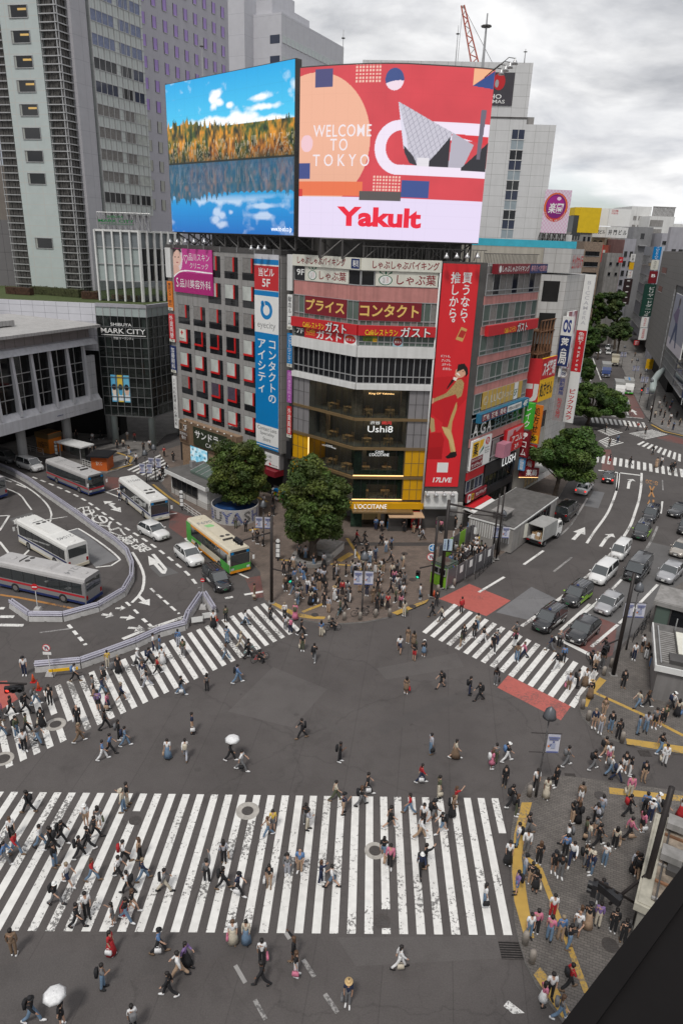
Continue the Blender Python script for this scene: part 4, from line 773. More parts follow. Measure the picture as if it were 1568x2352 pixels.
g=MB();g.hexa([FM.pt(1.8,12.2,-1.2),FM.pt(-0.2+0.5,10.4,-1.2),FM.pt(0.3,10.4,-3),FM.pt(1.8,12.2,-3),FM.pt(1.8,13.7,-1.2),FM.pt(0.3,12.2,-1.2),FM.pt(0.3,12.2,-3),FM.pt(1.8,13.7,-3)],mat('orange_stair',(0.32,0.09,0.02),0.6));put(g,'stair',mall)
for F,n,a,b,nm in((FM,7,0.0,8.0,'front'),(FM2,11,0.0,16.0,'side')):
 g=MB();g.fbox(F,a+0.02,b,20.95,22.35,-0.3,0.02,M_TEAL)
 for k in range(n+1):u=a+(b-a)*k/n;g.fbox(F,u-0.05,u+0.05,20.95,22.35,0.02,0.1,M_ALU)
 g.fbox(F,a-0.1,b,22.3,22.8,-0.4,0.15,M_LILAC);put(g,'teal_band',mall)
 g=MB();g.fbox(F,a+0.05,b,5.25,20.9,-0.1,-0.04,glass_mat('glass_atrium',(0.016,0.019,0.018),see=0.5));w_=put(g,'glass_wall',mall);f=MB();mf=mat('atrium_frame',(0.16,0.165,0.165),0.5,0.3)
 for k in range(n+1):u=a+(b-a)*k/n;f.fbox(F,u-0.04,u+0.04,5.2,20.95,-0.04,0.1,mf)
 for k in range(10):z=5.2+1.57*k;f.fbox(F,a,b,z-0.04,z+0.05,-0.04,0.09,mf)
 put(f,'frame',w_)
for F,u in((FM,0.55),(FM,6.9),(FM2,9.0)):g=MB();p=F.pt(u,0,-0.8);g.tube([p,p+Vector((0,0,22))],0.55,M_TEAL,14);put(g,'column',mall,smooth=True)
g=MB();p=GQ('v2',1005,235);g.tube([p,p+Vector((0,0,6))],0.75,mat('grey_column',(0.32,0.32,0.32),0.6,dirt=0.15),16);put(g,'column',mall,smooth=True)
pc=Pic(40,50,'3f93bf')
for i,(a,b,c)in enumerate((('5db0d8','e8d9c8','2b2630'),('e0c24a','4aa0c8','22404c'),('6ab8d8','d8b8a4','101418'))):x=i*0.34;pc.rect(x,0,x+0.31,1,a);pc.ell(x+0.15,0.42,0.12,0.2,b);pc.ell(x+0.15,0.55,0.12,0.12,c);pc.rect(x+0.03,0.05,x+0.28,0.25,'dfe8ee');pc.rect(x+0.31,0,x+0.34,1,'20282c')
u0,u1,z0,z1=FM.bx('v1',990,1005,1175,1255,-0.02)
ps=pc.build('poster',ffn(FM,u0,u1,z0,z1,-0.02),attr_mat('print_poster'),None);tag(ps,'row of three blue posters hung inside the glass wall of the station mall','poster')
M_HEDGE=mat('hedge_leaf',(0.045,0.05,0.018),0.9,var=0.7,vs=4);M_HEDGE2=mat('hedge_leaf_red',(0.055,0.028,0.016),0.9,var=0.6,vs=4)
def leafbox(name,label,a,b,h,wd,m,cat='hedge',grp=None):
 a,b=Vector(a),Vector(b);t=(b-a);L_=t.length;t.normalize();s=Vector((-t.y,t.x,0));g=MB();r=random.Random(len(label))
 for i in range(int(L_*h*wd*26)+60):
  p=a+t*r.uniform(0,L_)+s*r.uniform(-wd/2,wd/2)+Vector((0,0,r.uniform(0.02,h)+0.08*math.sin(i)));d=0.13
  n=Vector((r.gauss(0,1),r.gauss(0,1),r.gauss(0.6,1))).normalized();x=n.orthogonal().normalized()*d;y=n.cross(x).normalized()*d;g.poly([p-x,p-y*0.6,p+x,p+y*0.6],m)
 g.hexa([a-s*wd*.42,b-s*wd*.42,b+s*wd*.42,a+s*wd*.42]+[v+Vector((0,0,h*0.92))for v in(a-s*wd*.42,b-s*wd*.42,b+s*wd*.42,a+s*wd*.42)],m)
 o=put(g,name,None,a);tag(o,label,cat,grp);return o
TZ=22.8
hp=lambda x,y:GQ('z8',x,y,TZ)
leafbox('hedge','long clipped green hedge at the foot of the hotel tower on the terrace',hp(310,1285),hp(735,1320),1.3,1.6,M_HEDGE);leafbox('hedge','reddish hedge left of the long green one on the terrace',hp(75,1285),hp(290,1300),1.2,1.2,M_HEDGE2);leafbox('hedge','short reddish hedge against the glass box on the terrace',hp(745,1330),hp(890,1335),1.2,1.5,M_HEDGE2)
FX=Frame(GQ('v1',1285,355,TZ),-1.5);FX2=Frame(FX.pt(0,0),0.6)
gbox=thing('glass_pavilion','glass pavilion with white fins standing on the terrace below green roof letters','building',FX.pt(3,TZ))
for F,n,b in((FX,5,7.0),(FX2,6,8.6)):
 g=MB();g.fbox(F,0.02,b,TZ,25.9,-0.2,-0.1,M_GLS);g.fbox(F,0.02,b,25.9,30.8,-0.2,-0.1,M_TEAL if F is FX else M_GLD);g.fbox(F,0.02,b,30.8,33.2,-0.2,-0.1,mat('grey_spandrel',(0.17,0.19,0.20),0.3));w_=put(g,'glass_wall',gbox);f=MB()
 for k in range(n+1):u=b*k/n;f.fbox(F,u-0.12,u+0.12,TZ,33.4,-0.1,0.35,M_WHT)
 for z in(25.9,28.4,30.85):f.fbox(F,0,b,z-0.06,z+0.06,-0.1,0.08,M_ALU)
 f.fbox(F,0,b,33.15,33.45,-0.3,0.2,M_WHT);put(f,'frame',w_)
g=MB();q=[FX.pt(7,0,-0.3),FX.pt(0,0,-0.3),FX2.pt(8.6,0,-0.3),FX2.pt(8.6,0,-9),FX.pt(7,0,-9)];g.prism([(p.x,p.y)for p in q],33.0,33.3,M_CONC);g.prism([(p.x,p.y)for p in q],TZ,TZ+0.1,M_DKC)
for i in range(5):p=FX.pt(1+1.2*i,TZ,-2.5);g.lathe([(0.4,0.1),(0.4,0.75)],p,M_WOOD,10)
put(g,'roof',gbox)
rs=thing('roof_sign','green SHIBUYA MARK CITY letters on a steel lattice above the pavilion','sign',FX.pt(3.4,33.3,-0.5));g=MB();RF=FX.off(-0.6)
u0,u1,z0,z1=RF.bx('z8',865,555,1335,715);truss(g,RF,u0,u1,33.3,z1,0.0,-0.9,9,M_ALU,0.06)
for k in range(16):u=u0+(u1-u0)*k/15;g.tube([RF.pt(u,33.3,0),RF.pt(u,z1,0)],0.04,M_ALU,5)
put(g,'lattice',rs);g=MB();a=RF.bx('z8',885,618,1205,655);write(g,RF,'MARK CITY',a[0],a[1],a[2],a[3],0.15,mat('letter_sign_green',(0.0,0.16,0.03),0.5,var=0),0.03);a=RF.bx('z8',960,585,1110,612);write(g,RF,'SHIBUYA',a[0],a[1],a[2],a[3],0.15,MATS['letter_sign_green'],0.02);a=RF.bx('z8',900,658,1205,672);g.fbox(RF,a[0],a[1],a[2],a[3],0.05,0.15,MATS['letter_sign_green']);put(g,'lettering',rs)
FV=Frame(G(918*.4464/1.7417,(1050+1310*.4464)/1.7417,6.5),-2.7407)
via=thing('station_building','low white station building on a viaduct with tall slanted window mullions','building',FV.pt(12,0))
M_VW=mat('viaduct_white',(0.50,0.50,0.525),0.55,var=0.08,dirt=0.14)
VL=60
g=MB();g.fbox(FV,-0.2,VL,6.5,8.1,-14,0,M_VW);P=FV.pt
g.hexa([P(0,8.1,-14),P(VL,8.1,-14),P(VL,8.1,0.0),P(0,8.1,0.0),P(0,9.0,-14),P(VL,9.0,-14),P(VL,9.0,-0.55),P(0,9.0,-0.55)],M_VW);put(g,'fascia',via)
g=MB();g.fbox(FV,2.4,VL,9.0,16.8,-0.95,-0.85,glass_mat('glass_station',(0.008,0.008,0.009),see=0.25));w_=put(g,'window',via);f=MB()
for k in range(40):u=2.4+1.72*k*0.985;f.fbox(FV,u-0.045,u+0.045,9.0,16.8,-0.85,-0.76,M_ALU)
for z in(10.9,12.9,14.2):f.fbox(FV,2.4,VL,z-0.05,z+0.05,-0.85,-0.75,M_ALU)
put(f,'frame',w_)
for k in range(17):
 u=2.25+3.39*k;g=MB();g.hexa([P(u-0.2,8.4,-0.9),P(u+0.2,8.4,-0.9),P(u+0.2,8.4,0.02),P(u-0.2,8.4,0.02),P(u-0.2,17.0,-0.9),P(u+0.2,17.0,-0.9),P(u+0.2,17.0,-0.5),P(u-0.2,17.0,-0.5)],M_VW);put(g,'mullion',via)
g=MB();g.fbox(FV,0,2.3,9.0,15.0,-1.2,-0.6,grid_mat('viaduct_panel',(0.42,0.42,0.435),'77777e',1.1,2.0,0.04,-2.74));g.fbox(FV,0,VL,17.6,19.3,-1.6,-1.3,grid_mat('viaduct_frieze',(0.26,0.235,0.23),'4a4441',1.7,0,0.06,-2.74));g.hexa([P(-0.2,16.8,-1.6),P(VL,16.8,-1.6),P(VL,16.8,0.1),P(-0.2,16.8,0.1),P(-0.2,17.75,-1.6),P(VL,17.75,-1.6),P(VL,17.6,-0.6),P(-0.2,17.6,-0.6)],M_VW);put(g,'wall',via)
g=MB();g.hexa([P(-0.5,19.3,-14),P(VL,19.3,-14),P(VL,19.3,0.7),P(-0.5,19.3,0.7),P(-0.5,20.6,-14),P(VL,20.6,-14),P(VL,19.7,0.7),P(-0.5,19.7,0.7)],grid_mat('viaduct_roof',(0.40,0.39,0.38),'6e6a66',0.6,0,0.04,-2.74,dirt=0.1));put(g,'roof',via)
g=MB();g.hexa([P(9.5,20.4,-16),P(VL,20.4,-16),P(VL,20.2,-4.5),P(11,20.2,-4.5),P(9.5,21.8,-16),P(VL,21.8,-16),P(VL,20.9,-4.5),P(11,20.9,-4.5)],MATS['viaduct_roof']);put(g,'upper_roof',via)
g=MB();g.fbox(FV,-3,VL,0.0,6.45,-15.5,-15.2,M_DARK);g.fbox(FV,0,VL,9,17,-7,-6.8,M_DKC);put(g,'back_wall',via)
for k in range(6):g=MB();p=FV.pt(4.5+9*k,0,-3.5);g.tube([p,p+Vector((0,0,6.5))],0.7,MATS['grey_column'],14);put(g,'column',via,smooth=True)
u0,u1,z0,z1=FV.bx('v1',515,1385,785,1295);g=MB();g.fbox(FV,u1-1.2,u1,z0+0.15,z1-0.2,0.01,0.1,M_NAVY);write(g,FV,'渋谷駅 井の頭線',u0,u1-1.5,z0+0.1,z1-0.15,0.06,M_BLACK,0.03);put(g,'lettering',via)
FD=Frame((-48.9,132.5),1.79);FE=Frame((-48.9,132.5),0.442)
tower=thing('hotel_tower','tall grey hotel tower with louvred corners and small violet windows','building',FD.pt(-6,TZ))
M_TPAN=grid_mat('tower_green_panel',(0.44,0.49,0.48),'b4b6b2',3.45,1.76,0.14,1.79,0.25,0.05,off=(-0.3,-0.15));M_TSLAB=grid_mat('tower_slab',(0.40,0.395,0.42),'86858c',4.5,3.52,0.04,0.442,0.6,0.05);M_EPAN=grid_mat('tower_bay_panel',(0.52,0.55,0.53),'a4a9a6',1.4,3.52,0.08,0.442,0.3,0.05)
M_PURW=mat('grey_lilac_wall',(0.325,0.315,0.345),0.6,var=0.05);TT=100
g=MB();g.fbox(FD,-10.4,-3.3,TZ,TT,-8,0.0,M_TPAN);g.fbox(FD,-14.0,0,TZ,TT,-9,-1.0,M_DKC);put(g,'front_wall',tower)
PI0=FE.uv('d',530,100)[0]
g=MB();g.fbox(FE,0.5,2.6,TZ,TT,-8,-1.2,M_DKC);g.fbox(FE,2.6,6.1,TZ,TT,-8,0.6,M_TSLAB);g.fbox(FE,6.1,PI0,TZ,TT,-14,-0.55,grid_mat('tower_purple_wall',(0.43,0.42,0.46),'9f9da8',3.2,3.52,0.04,0.442,0.6,0.05));put(g,'side_wall',tower)
g=MB();g.fbox(FE,6.9,20.1,36.3,TT,-0.6,0.55,M_EPAN);put(g,'bay_wall',tower)
def louv(F,a,b,d,nm):
 g=MB();z=TZ+0.6
 while z<TT:g.fbox(F,a,b,z,z+0.16,d,d+0.35,M_ALU);z+=1.17
 for k in range(4):u=a+(b-a)*k/3;g.fbox(F,u-0.06,u+0.06,TZ,TT,d-0.1,d+0.1,M_ALU if k in(0,3)else M_STEEL)
 return put(g,nm,tower)
louv(FD,-3.2,0.0,-0.35,'louvre');louv(FD,-13.9,-10.5,-0.35,'louvre');louv(FE,0.05,2.5,-0.35,'louvre')
zz_=23.1
for k in range(14):
 z=TZ+5.35+3.52*k if k else TZ+0.2
 if k in(2,3):continue
 g=MB();g.fbox(FD,-8.55,-5.1,z-1.75,z,0.0,0.03,M_GLD);g.fbox(FD,-8.5,-8.15,z-1.7,z,0.03,0.05,mat('pale_frame',(0.32,0.33,0.31),0.5));w_=put(g,'window',tower)
 f=MB();f.fbox(FD,-8.6,-5.05,z-1.83,z-1.72,0.03,0.12,M_ALU);f.fbox(FD,-8.6,-5.05,z-0.05,z+0.05,0.03,0.12,M_ALU);f.fbox(FD,-8.6,-8.52,z-1.72,z-0.05,0.03,0.12,M_ALU);f.fbox(FD,-5.13,-5.05,z-1.72,z-0.05,0.03,0.12,M_ALU);put(f,'frame',w_)
 if k>6:f=MB();f.fbox(FD,-6.9,-5.3,z-0.75,z-0.45,0.03,0.045,mat('ceiling_glow',(0.55,0.36,0.12),0.6,var=0.1,emit=0.25));put(f,'ceiling_light',w_)
r_=random.Random(4)
for k in range(13):
 z=39.9+3.52*k
 for a,n in((7.0,4),(13.6,2),(16.8,2)):
  m_=[M_CURT2,M_GLB,M_GLD,M_CURT,mat('curtain_blue',(0.17,0.20,0.31),0.3,var=0.3,vs=3)][(3 if a==16.8 else 0)if k<5 else(4 if k>6 else r_.choice([1,2]))]if k!=0 else M_GLD
  g=MB();g.fbox(FE,a,a+1.36*n,z-1.75,z,0.56,0.59,m_)
  w_=put(g,'window',tower);f=MB()
  for j in range(n+1):f.fbox(FE,a+1.36*j-0.04,a+1.36*j+0.04,z-1.75,z,0.59,0.64,M_ALU)
  put(f,'frame',w_)
g=MB()
for k in range(10):u=6.9+1.4*k;g.fbox(FE,u-0.05,u+0.05,36.3,TT,0.56,0.68,M_ALU)
for k in range(36):z=36.4+1.76*k;g.fbox(FE,6.9,20.1,z-0.05,z+0.05,0.56,0.66,M_ALU)
put(g,'bay_frame',tower)
pur=mat('violet_blind',(0.36,0.24,0.56),0.35,var=0.15,vs=0.4);M_PB=mat('cream_blind',(0.40,0.40,0.36),0.5)
wv,wc=MB(),MB()
for m_,mb in((pur,wv),(M_PB,wc)):F0=FE;mb.fbox(F0,-0.55,0.55,-0.95,0.95,0.0,0.03,m_);mb.fbox(F0,-0.65,-0.55,-1.0,1.0,0,0.08,M_STEEL);mb.fbox(F0,0.55,0.62,-1.0,1.0,0,0.05,M_STEEL);mb.fbox(F0,-0.6,0.6,-1.05,-0.95,0,0.1,M_ALU)
o_=FE.pt(0,0);mv,mc=wv.mesh('window',o_),wc.mesh('window',o_);cnt=0
for k in range(15):
 for j in range(9):
  u=21.6+3.2*j;z=38.6+3.52*k
  if u>PI0-1.5 or(k<2 and j>1)or(j>2 and k<3):continue
  w_=link('window',mv if k>4 else mc,tower,FE.pt(u,z,-0.54)-wloc(tower));cnt+=1
def block(name,label,n,xl,xr,yt,dist,yaw,depth,m,zb=0.0,cat='building',kids=True):
 """a building whose front wall spans photo columns xl..xr with its top at row yt, dist metres up the street"""
 a=Q(n,xl,yt);r=ray(*a);p=CAM+r*(dist/r.y);F=Frame((p.x,p.y),yaw)
 if F.uv(n,xr,yt)[0]<0:F=Frame((p.x,p.y),yaw+math.pi)
 u1,z1=F.uv(n,xr,yt);z1=p.z;t=thing(name,label,cat,F.pt(u1/2,zb));g=MB();g.fbox(F,0,u1,zb,z1,-depth,0,m);put(g,'wall',t)
 return t,F,u1,z1
M_TAN=mat('tan_wall',(0.20,0.175,0.155),0.8,var=0.1,dirt=0.1);M_GDK=grid_mat('dark_grey_cladding',(0.155,0.148,0.152),'3d3a3c',3.4,3.2,0.05,1.4,0.7,0.05)
block('office_building','dark grey slab wall at the far left beyond the station roof','z8',-330,160,612,139,1.55,30,M_GDK)[0]
t,F,u1,z1=block('tower_block','tan block with roof plant peeping out left of the hotel tower','z8',-250,62,125,165,1.55,20,M_TAN)
g=MB();g.fbox(F,u1-2,u1,z1-14,z1-11,0,0.4,M_STEEL);put(g,'balcony',t)
def bldwin(t,F,u0,u1,z0,z1,nu,nz,w,h,m,d=0.02,name='window'):
 me=None;o=F.pt(0,0)
 for i in range(nu):
  for j in range(nz):
   u,z=u0+(u1-u0)*(i+0.5)/nu,z0+(z1-z0)*(j+0.5)/nz
   if me is None:g=MB();g.fbox(F,-w/2,w/2,-h/2,h/2,-0.02,0.02,m);g.fbox(F,-w/2,w/2,-h/2-0.12,-h/2,0,0.1,M_ALU);me=g.mesh(name,o)
   link(name,me,t,F.pt(u,z,d)-wloc(t))
M_PALE=grid_mat('pale_cladding',(0.54,0.54,0.57),'a0a0a6',3.0,4.4,0.05,0.45,0.6,0.05)
t,F,u1,z1=block('office_tower','pale stepped office tower with strip windows behind the lake billboard','d',646,780,28,200,0.45,30,M_PALE)
g=MB();g.fbox(F,-0.02,34,70,z1+0.02,-30,0.02,M_PALE);FT2=Frame(F.pt(0,0),0.45-math.pi/2);sgn=1 if FT2.pt(1,0).x<F.p.x else-1
for a,b,zt,dd in((0,3.4,z1,0),(3.4,18,z1+3.2,1.2),(8,26,z1+8,-4)):g.fbox(FT2,min(a*sgn,b*sgn),max(a*sgn,b*sgn),0,zt,-20,-dd,M_PALE if a else M_LILAC)
put(g,'wing',t)
for k in range(7):bldwin(t,F,0.4,30,z1-6.2-4.4*k,z1-4.4-4.4*k,14,1,1.7,1.5,mat('far_pane',(0.50,0.55,0.54),0.2),0.05)if k<4 else None
for k in range(4):g=MB();g.fbox(FT2,min(0.4*sgn,3.2*sgn),max(0.4*sgn,3.2*sgn),z1-6.3-4.4*k,z1-4.5-4.4*k,0,0.05,M_GLB);put(g,'window',t)
p=CAM+ray(1240,562)*150;FT=Frame((p.x,p.y),1.648)
toho=thing('cinema_tower','tall white panelled tower with a dark cinema sign behind the red screen','building',FT.pt(-6,0));M_TOHO=grid_mat('white_tower_panel',(0.60,0.60,0.60),'8f8f8c',2.7,2.05,0.05,1.648,0.6,0.04,dirt=0.05)
g=MB();g.fbox(FT,-40,-5.95,0,67.4,-24,0,M_TOHO);g.fbox(FT,-5.95,0.1,0,56.6,-20,0.0,M_TOHO);g.fbox(FT,-5.9,-4.2,56.6,58.2,-8,-2,M_CONC);g.fbox(FT,-40,-5.9,57.6,57.85,0.0,0.1,M_STEEL);put(g,'wall',toho)
for k in range(12):
 z=55.6-2.05*k*0.93;g=MB();g.fbox(FT,-8.6,-6.1,z-1.75,z,0,0.04,[M_GLB,mat('pane_pale',(0.28,0.33,0.36),0.2),M_GLD][k%3]if k%3!=1 else MATS['pane_pale']if 'pane_pale' in MATS else M_GLB);w_=put(g,'window',toho)
 f=MB();f.fbox(FT,-7.4,-7.3,z-1.75,z,0.04,0.1,M_WHT);f.fbox(FT,-8.7,-6.0,z-1.9,z-1.75,0,0.12,M_WHT);put(f,'frame',w_)
t,F,u1,z1=block('low_building','low roof with a turquoise parapet below the cinema tower','v3',-700,540,662,128,1.53,14,M_CONC)
g=MB();g.fbox(F,0,u1,z1-0.05,z1+1.1,0.02,0.15,mat('turquoise_panel',(0.05,0.42,0.55),0.5));put(g,'parapet',t);g=MB();g.fbox(F,2,u1-14,z1-2.3,z1-1.0,0.02,0.5,mat('roof_moss',(0.16,0.18,0.06),0.9,var=0.4));put(g,'green_strip',t);bldwin(t,F,4,u1-16,z1-6,z1-2.6,8,1,1.3,2.0,M_GLD,0.05)
FB=Frame(FC.pt(24.4,0),1.484);bic=thing('electronics_store','electronics store with a blank beige side wall and white tiled street front','building',FC.pt(26,0,-3));M_BEI=grid_mat('beige_wall',(0.46,0.43,0.37),'8c8274',3.0,2.2,0.03,1.484,0.85,0.08,dirt=0.18);M_WT=grid_mat('white_front_tile',(0.50,0.49,0.475),'8b8782',1.5,1.2,0.04,0.64,0.6,0.05,dirt=0.12)
g=MB();g.fbox(FB,-14,-3.6,0,33.1,-14,-0.2,M_BEI);put(g,'side_wall',bic)
g=MB();q=[FB.pt(-3.6,0),FC.pt(24.4,0),FC.pt(32.5,0),FC.pt(32.5,0,-16),FB.pt(-3.6,0,-10)];g.prism([(v.x,v.y)for v in q],0,29.8,M_WT);q2=[FB.pt(-3.7,0,0.15),FC.pt(24.3,0,0.15),FC.pt(29,0,0.15),FC.pt(29,0,-14),FB.pt(-3.7,0,-10)];g.prism([(v.x,v.y)for v in q2],30.0,33.1,M_WT);put(g,'street_wall',bic)
for z in(27.6,23.4,19.2):g=MB();g.fbox(FB,-3.2,-0.9,z-1.35,z+1.35,-0.3,0.02,M_DARK);put(g,'opening',bic)
sugi=thing('pharmacy_building','narrow cream pharmacy building carrying red and yellow rooftop sign boxes','building',FC.pt(21,0,-4));M_CRW=mat('cream_wall',(0.46,0.44,0.39),0.7,var=0.08,dirt=0.14)
g=MB();FG=Frame(FC.pt(18.4,0),1.484);q=[FC.pt(18.4,0),FC.pt(24.2,0),FC.pt(24.2,0,-12),FG.pt(-2.0,0,-9),FG.pt(-2.0,0)];g.prism([(v.x,v.y)for v in q],0,13.2,M_CRW);put(g,'wall',sugi)
bldwin(sugi,FC,22,23.9,8.5,11.8,1,1,1.5,2.4,M_GLD);ribbon(sugi,FC,18.8,24,0.5,3.0,4,M_SHOPI,M_ALU,d=0.03)
g=MB();g.hexa([FC.pt(18.3,3.3,0),FC.pt(25,3.3,0),FC.pt(25,2.9,2.0),FC.pt(18.3,2.9,2.0),FC.pt(18.3,3.45,0),FC.pt(25,3.45,0),FC.pt(25,3.0,2.0),FC.pt(18.3,3.0,2.0)],M_SIGNW);put(g,'awning',sugi)
g=MB();truss(g,FC,19,24.6,13.2,24,-0.6,-2.4,5,M_RUST,0.1)
for z in(16,19.5,22.5):g.fbox(FC,19,24.6,z,z+0.12,-2.5,-0.5,M_RUST);g.tube([FC.pt(16,z,-3),FC.pt(25,z+0.2,-0.4)],0.06,M_RUST,5)
put(g,'scaffold',sugi)
t,F,u1,z1=block('building','white building carrying the chequered amusement billboard','v3',165,500,565,165,1.55,12,M_WHT);bldwin(t,F,0.3,3,z1-3,z1-0.8,2,1,0.6,1.4,M_GLD)
pb,FPB,pu,pz=None,F,u1,z1
t,F,u1,z1=block('building','grey office with black curtain glazing under yellow sheeting','v3',470,690,548,270,1.5,16,M_CONC);bldwin(t,F,0.2,u1*0.5,z1-22,z1-0.5,4,9,0.7,2.0,M_GLD);bldwin(t,F,u1*0.6,u1,z1-22,z1-0.5,2,6,0.9,1.8,M_GLD)
g=MB();a=F.bx('v3',575,310,745,545);g.fbox(F,a[0],a[1],z1-0.1,a[3],-6,0.4,mat('yellow_sheet',(0.68,0.46,0.01),0.6,var=0.08));a=F.bx('v3',528,310,580,390);g.fbox(F,a[0],a[1],a[2],a[3],-5,0.3,MATS['yellow_sheet']);put(g,'yellow_sheeting',t);g=MB();a=F.bx('v3',515,390,578,548);g.fbox(F,a[0],a[1],z1-1,a[3],-5,0.2,M_GLD);put(g,'glass_wall',t)
t,F,u1,z1=block('building','beige building with arched windows under the white rooftop billboard','v3',640,822,556,285,2.1,10,mat('beige_brick',(0.36,0.31,0.22),0.8));
for i in range(3):
 for j in range(5):
  u=u1*(0.2+0.3*i);z=z1-4-5.4*j;g=MB();g.fprism(F,[(u-.8,z-1.6),(u+.8,z-1.6),(u+.8,z+.6)]+[(u+.8*math.cos(q*.314),z+.6+.8*math.sin(q*.314))for q in range(1,10)]+[(u-.8,z+.6)],0,0.05,M_GLD);put(g,'window',t)
t,F,u1,z1=block('building','stained concrete building right of the arched windows','v3',822,1012,572,290,1.45,14,M_CONC);bldwin(t,F,1,u1-1,z1-14,z1-2,2,3,1.2,1.0,M_GLD)
t,F,u1,z1=block('building','narrow brick red building with square windows on the far street','v3',760,850,672,278,2.0,8,mat('brick_red',(0.24,0.055,0.035),0.8));bldwin(t,F,0.2,u1-0.2,z1-16,z1-0.8,1,4,1.5,1.9,M_CURT)
t,F,u1,z1=block('building','dusty pink building beside the brick red one','v3',845,1010,618,285,1.45,8,mat('dusty_pink',(0.36,0.20,0.18),0.8,dirt=0.2));bldwin(t,F,2,u1-1,z1-7,z1-4,1,1,1.6,0.9,M_GLD)
t,F,u1,z1=block('building','low stained concrete house under the dusty pink building','v3',840,985,750,270,1.4,10,M_CONC);bldwin(t,F,0.5,u1,z1-9,z1-2,2,2,1.0,1.2,M_GLD)
t,F,u1,z1=block('building','white apartment block with a railed roof behind the white billboard','v3',1075,1270,300,345,1.5,20,M_WHT);bldwin(t,F,1,u1-1,z1-14,z1-3,3,3,1.6,1.6,M_CONC)
t,F,u1,z1=block('building','white block with open balconies at the top of the far street','v3',1250,1490,395,335,1.5,20,M_WHT);bldwin(t,F,1,u1*0.5,z1-12,z1-1,1,3,6,2.6,M_CONC);g=MB()
for k in range(18):g.fbox(F,u1*0.1+k*u1*0.05,u1*0.1+k*u1*0.05+0.3,z1,z1+4,-1,-0.6,M_CONC)
g.fbox(F,u1*0.1,u1,z1+3.6,z1+4,-1.1,-0.5,M_CONC);put(g,'roof_railing',t)
t,F,u1,z1=block('building','mid grey windowless upper storey with a small railed landing','v3',1098,1285,498,305,1.5,12,mat('mid_grey_wall',(0.22,0.22,0.225),0.7,dirt=0.1));bldwin(t,F,u1*.4,u1*.6,z1-5,z1-2,1,1,1.6,2.2,M_GLD);g=MB();g.fbox(F,u1*.35,u1*.75,z1-7.2,z1-6.9,0,1.4,M_ALU);put(g,'landing',t)
t,F,u1,z1=block('building','lilac grey building lined with vertical shop signs on the far street','v3',1000,1120,612,300,1.2,14,M_LILAC);bldwin(t,F,0.5,u1,z1-26,z1-4,2,6,1.6,2.2,M_GLD)
t,F,u1,z1=block('building','grey gabled roof building at the right edge above the department store','v3',1455,1720,500,235,1.5,1.5,M_LILAC);bldwin(t,F,1,u1-1,z1-10,z1-4,3,1,1.4,1.2,M_GLD)
for i,(xa,xb,yt,ds,lb)in enumerate(((540,720,560,300,'grey'),(1000,1110,540,330,'tan'),(1480,1700,470,360,'pale'),(1370,1480,560,300,'white'),(620,800,640,240,'brown'))):
 t,F,u1,z1=block('building','distant %s city block in the gap of the far street, number of storeys unclear'.replace(', number of storeys unclear','')%lb,'v3',xa,xb,yt,ds,1.5,30,[M_CONC,M_TAN,M_WHT,M_LILAC,M_BRK][i]);bldwin(t,F,1,u1-1,z1-18,z1-2,4,5,1.6,1.4,M_GLD)
for i in range(9):
 x=-500+i*260;t,F,u1,z1=block('building','pale city block on the skyline, %s'%['behind the hotel tower at far left','behind the station roof','behind the lake billboard','between the two billboards','behind the screen centre','behind the screen right half','behind the cinema tower','behind the far street left side','behind the far street right side'][i],'d',x,x+250,520+12*(i%3),480+40*(i%4),1.55,60,M_CONC if i%2 else M_WHT)
pbs=CAM+ray(*Q('v3',1135,760))*(232/ray(*Q('v3',1135,760)).y)
M_STR=grid_mat('striped_band',(0.42,0.45,0.50),'6b7076',0.9,0,0.25,1.1,0.5)
WW=lambda x,y:((2331+.2551*x)/1.7417,(1050+.2551*y)/1.7417)
F=Frame(G(*WW(885,1190),5),0.29);t=thing('building','white banded building above the red shop sign on the far street','building',F.pt(20,0));u1,z1=43.0,35.0
g=MB();g.fbox(F,0,u1,5,z1,-14,0,MATS['striped_band']);g.fbox(F,0,u1,0,5,-14,-4,M_DKC);put(g,'wall',t)
for zt in(32.0,25.5,19.0,11.0):ribbon(t,F,0.5,u1-0.5,zt-3.4,zt,16,M_GLD,M_ALU,d=0.05)
FPR,pru,prz=F,u1,z1
FS=Frame(GQ('v4',1320,690),0.2955);store=thing('department_store','grey tiled department store with a latticed glass corner at the right edge','building',FS.pt(4,0));su1=50.0;sz=33.5
M_SEI=grid_mat('grey_tile_cladding',(0.20,0.19,0.18),'4f4a46',2.4,1.5,0.04,0.30,0.6,0.06,dirt=0.1)
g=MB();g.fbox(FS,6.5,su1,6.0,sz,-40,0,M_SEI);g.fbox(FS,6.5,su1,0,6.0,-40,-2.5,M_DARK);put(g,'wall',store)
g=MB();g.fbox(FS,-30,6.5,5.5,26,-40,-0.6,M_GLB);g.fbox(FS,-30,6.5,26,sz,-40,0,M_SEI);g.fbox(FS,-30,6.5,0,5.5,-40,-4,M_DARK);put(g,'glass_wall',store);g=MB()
for k in range(14):u=6.3-k*1.6;g.fbox(FS,u-.06,u+.06,5.5,26,-0.6,-0.3,M_ALU)
for k in range(12):z=5.6+1.7*k;g.fbox(FS,-30,6.5,z-.05,z+.05,-0.6,-0.35,M_ALU)
for k in range(10):g.tube([FS.pt(5.9,7+1.7*k,0.2),FS.pt(4.3,8.7+1.7*k,0.2)],0.07,M_ALU,5);g.tube([FS.pt(4.3,7+1.7*k,0.2),FS.pt(5.9,8.7+1.7*k,0.2)],0.07,M_ALU,5)
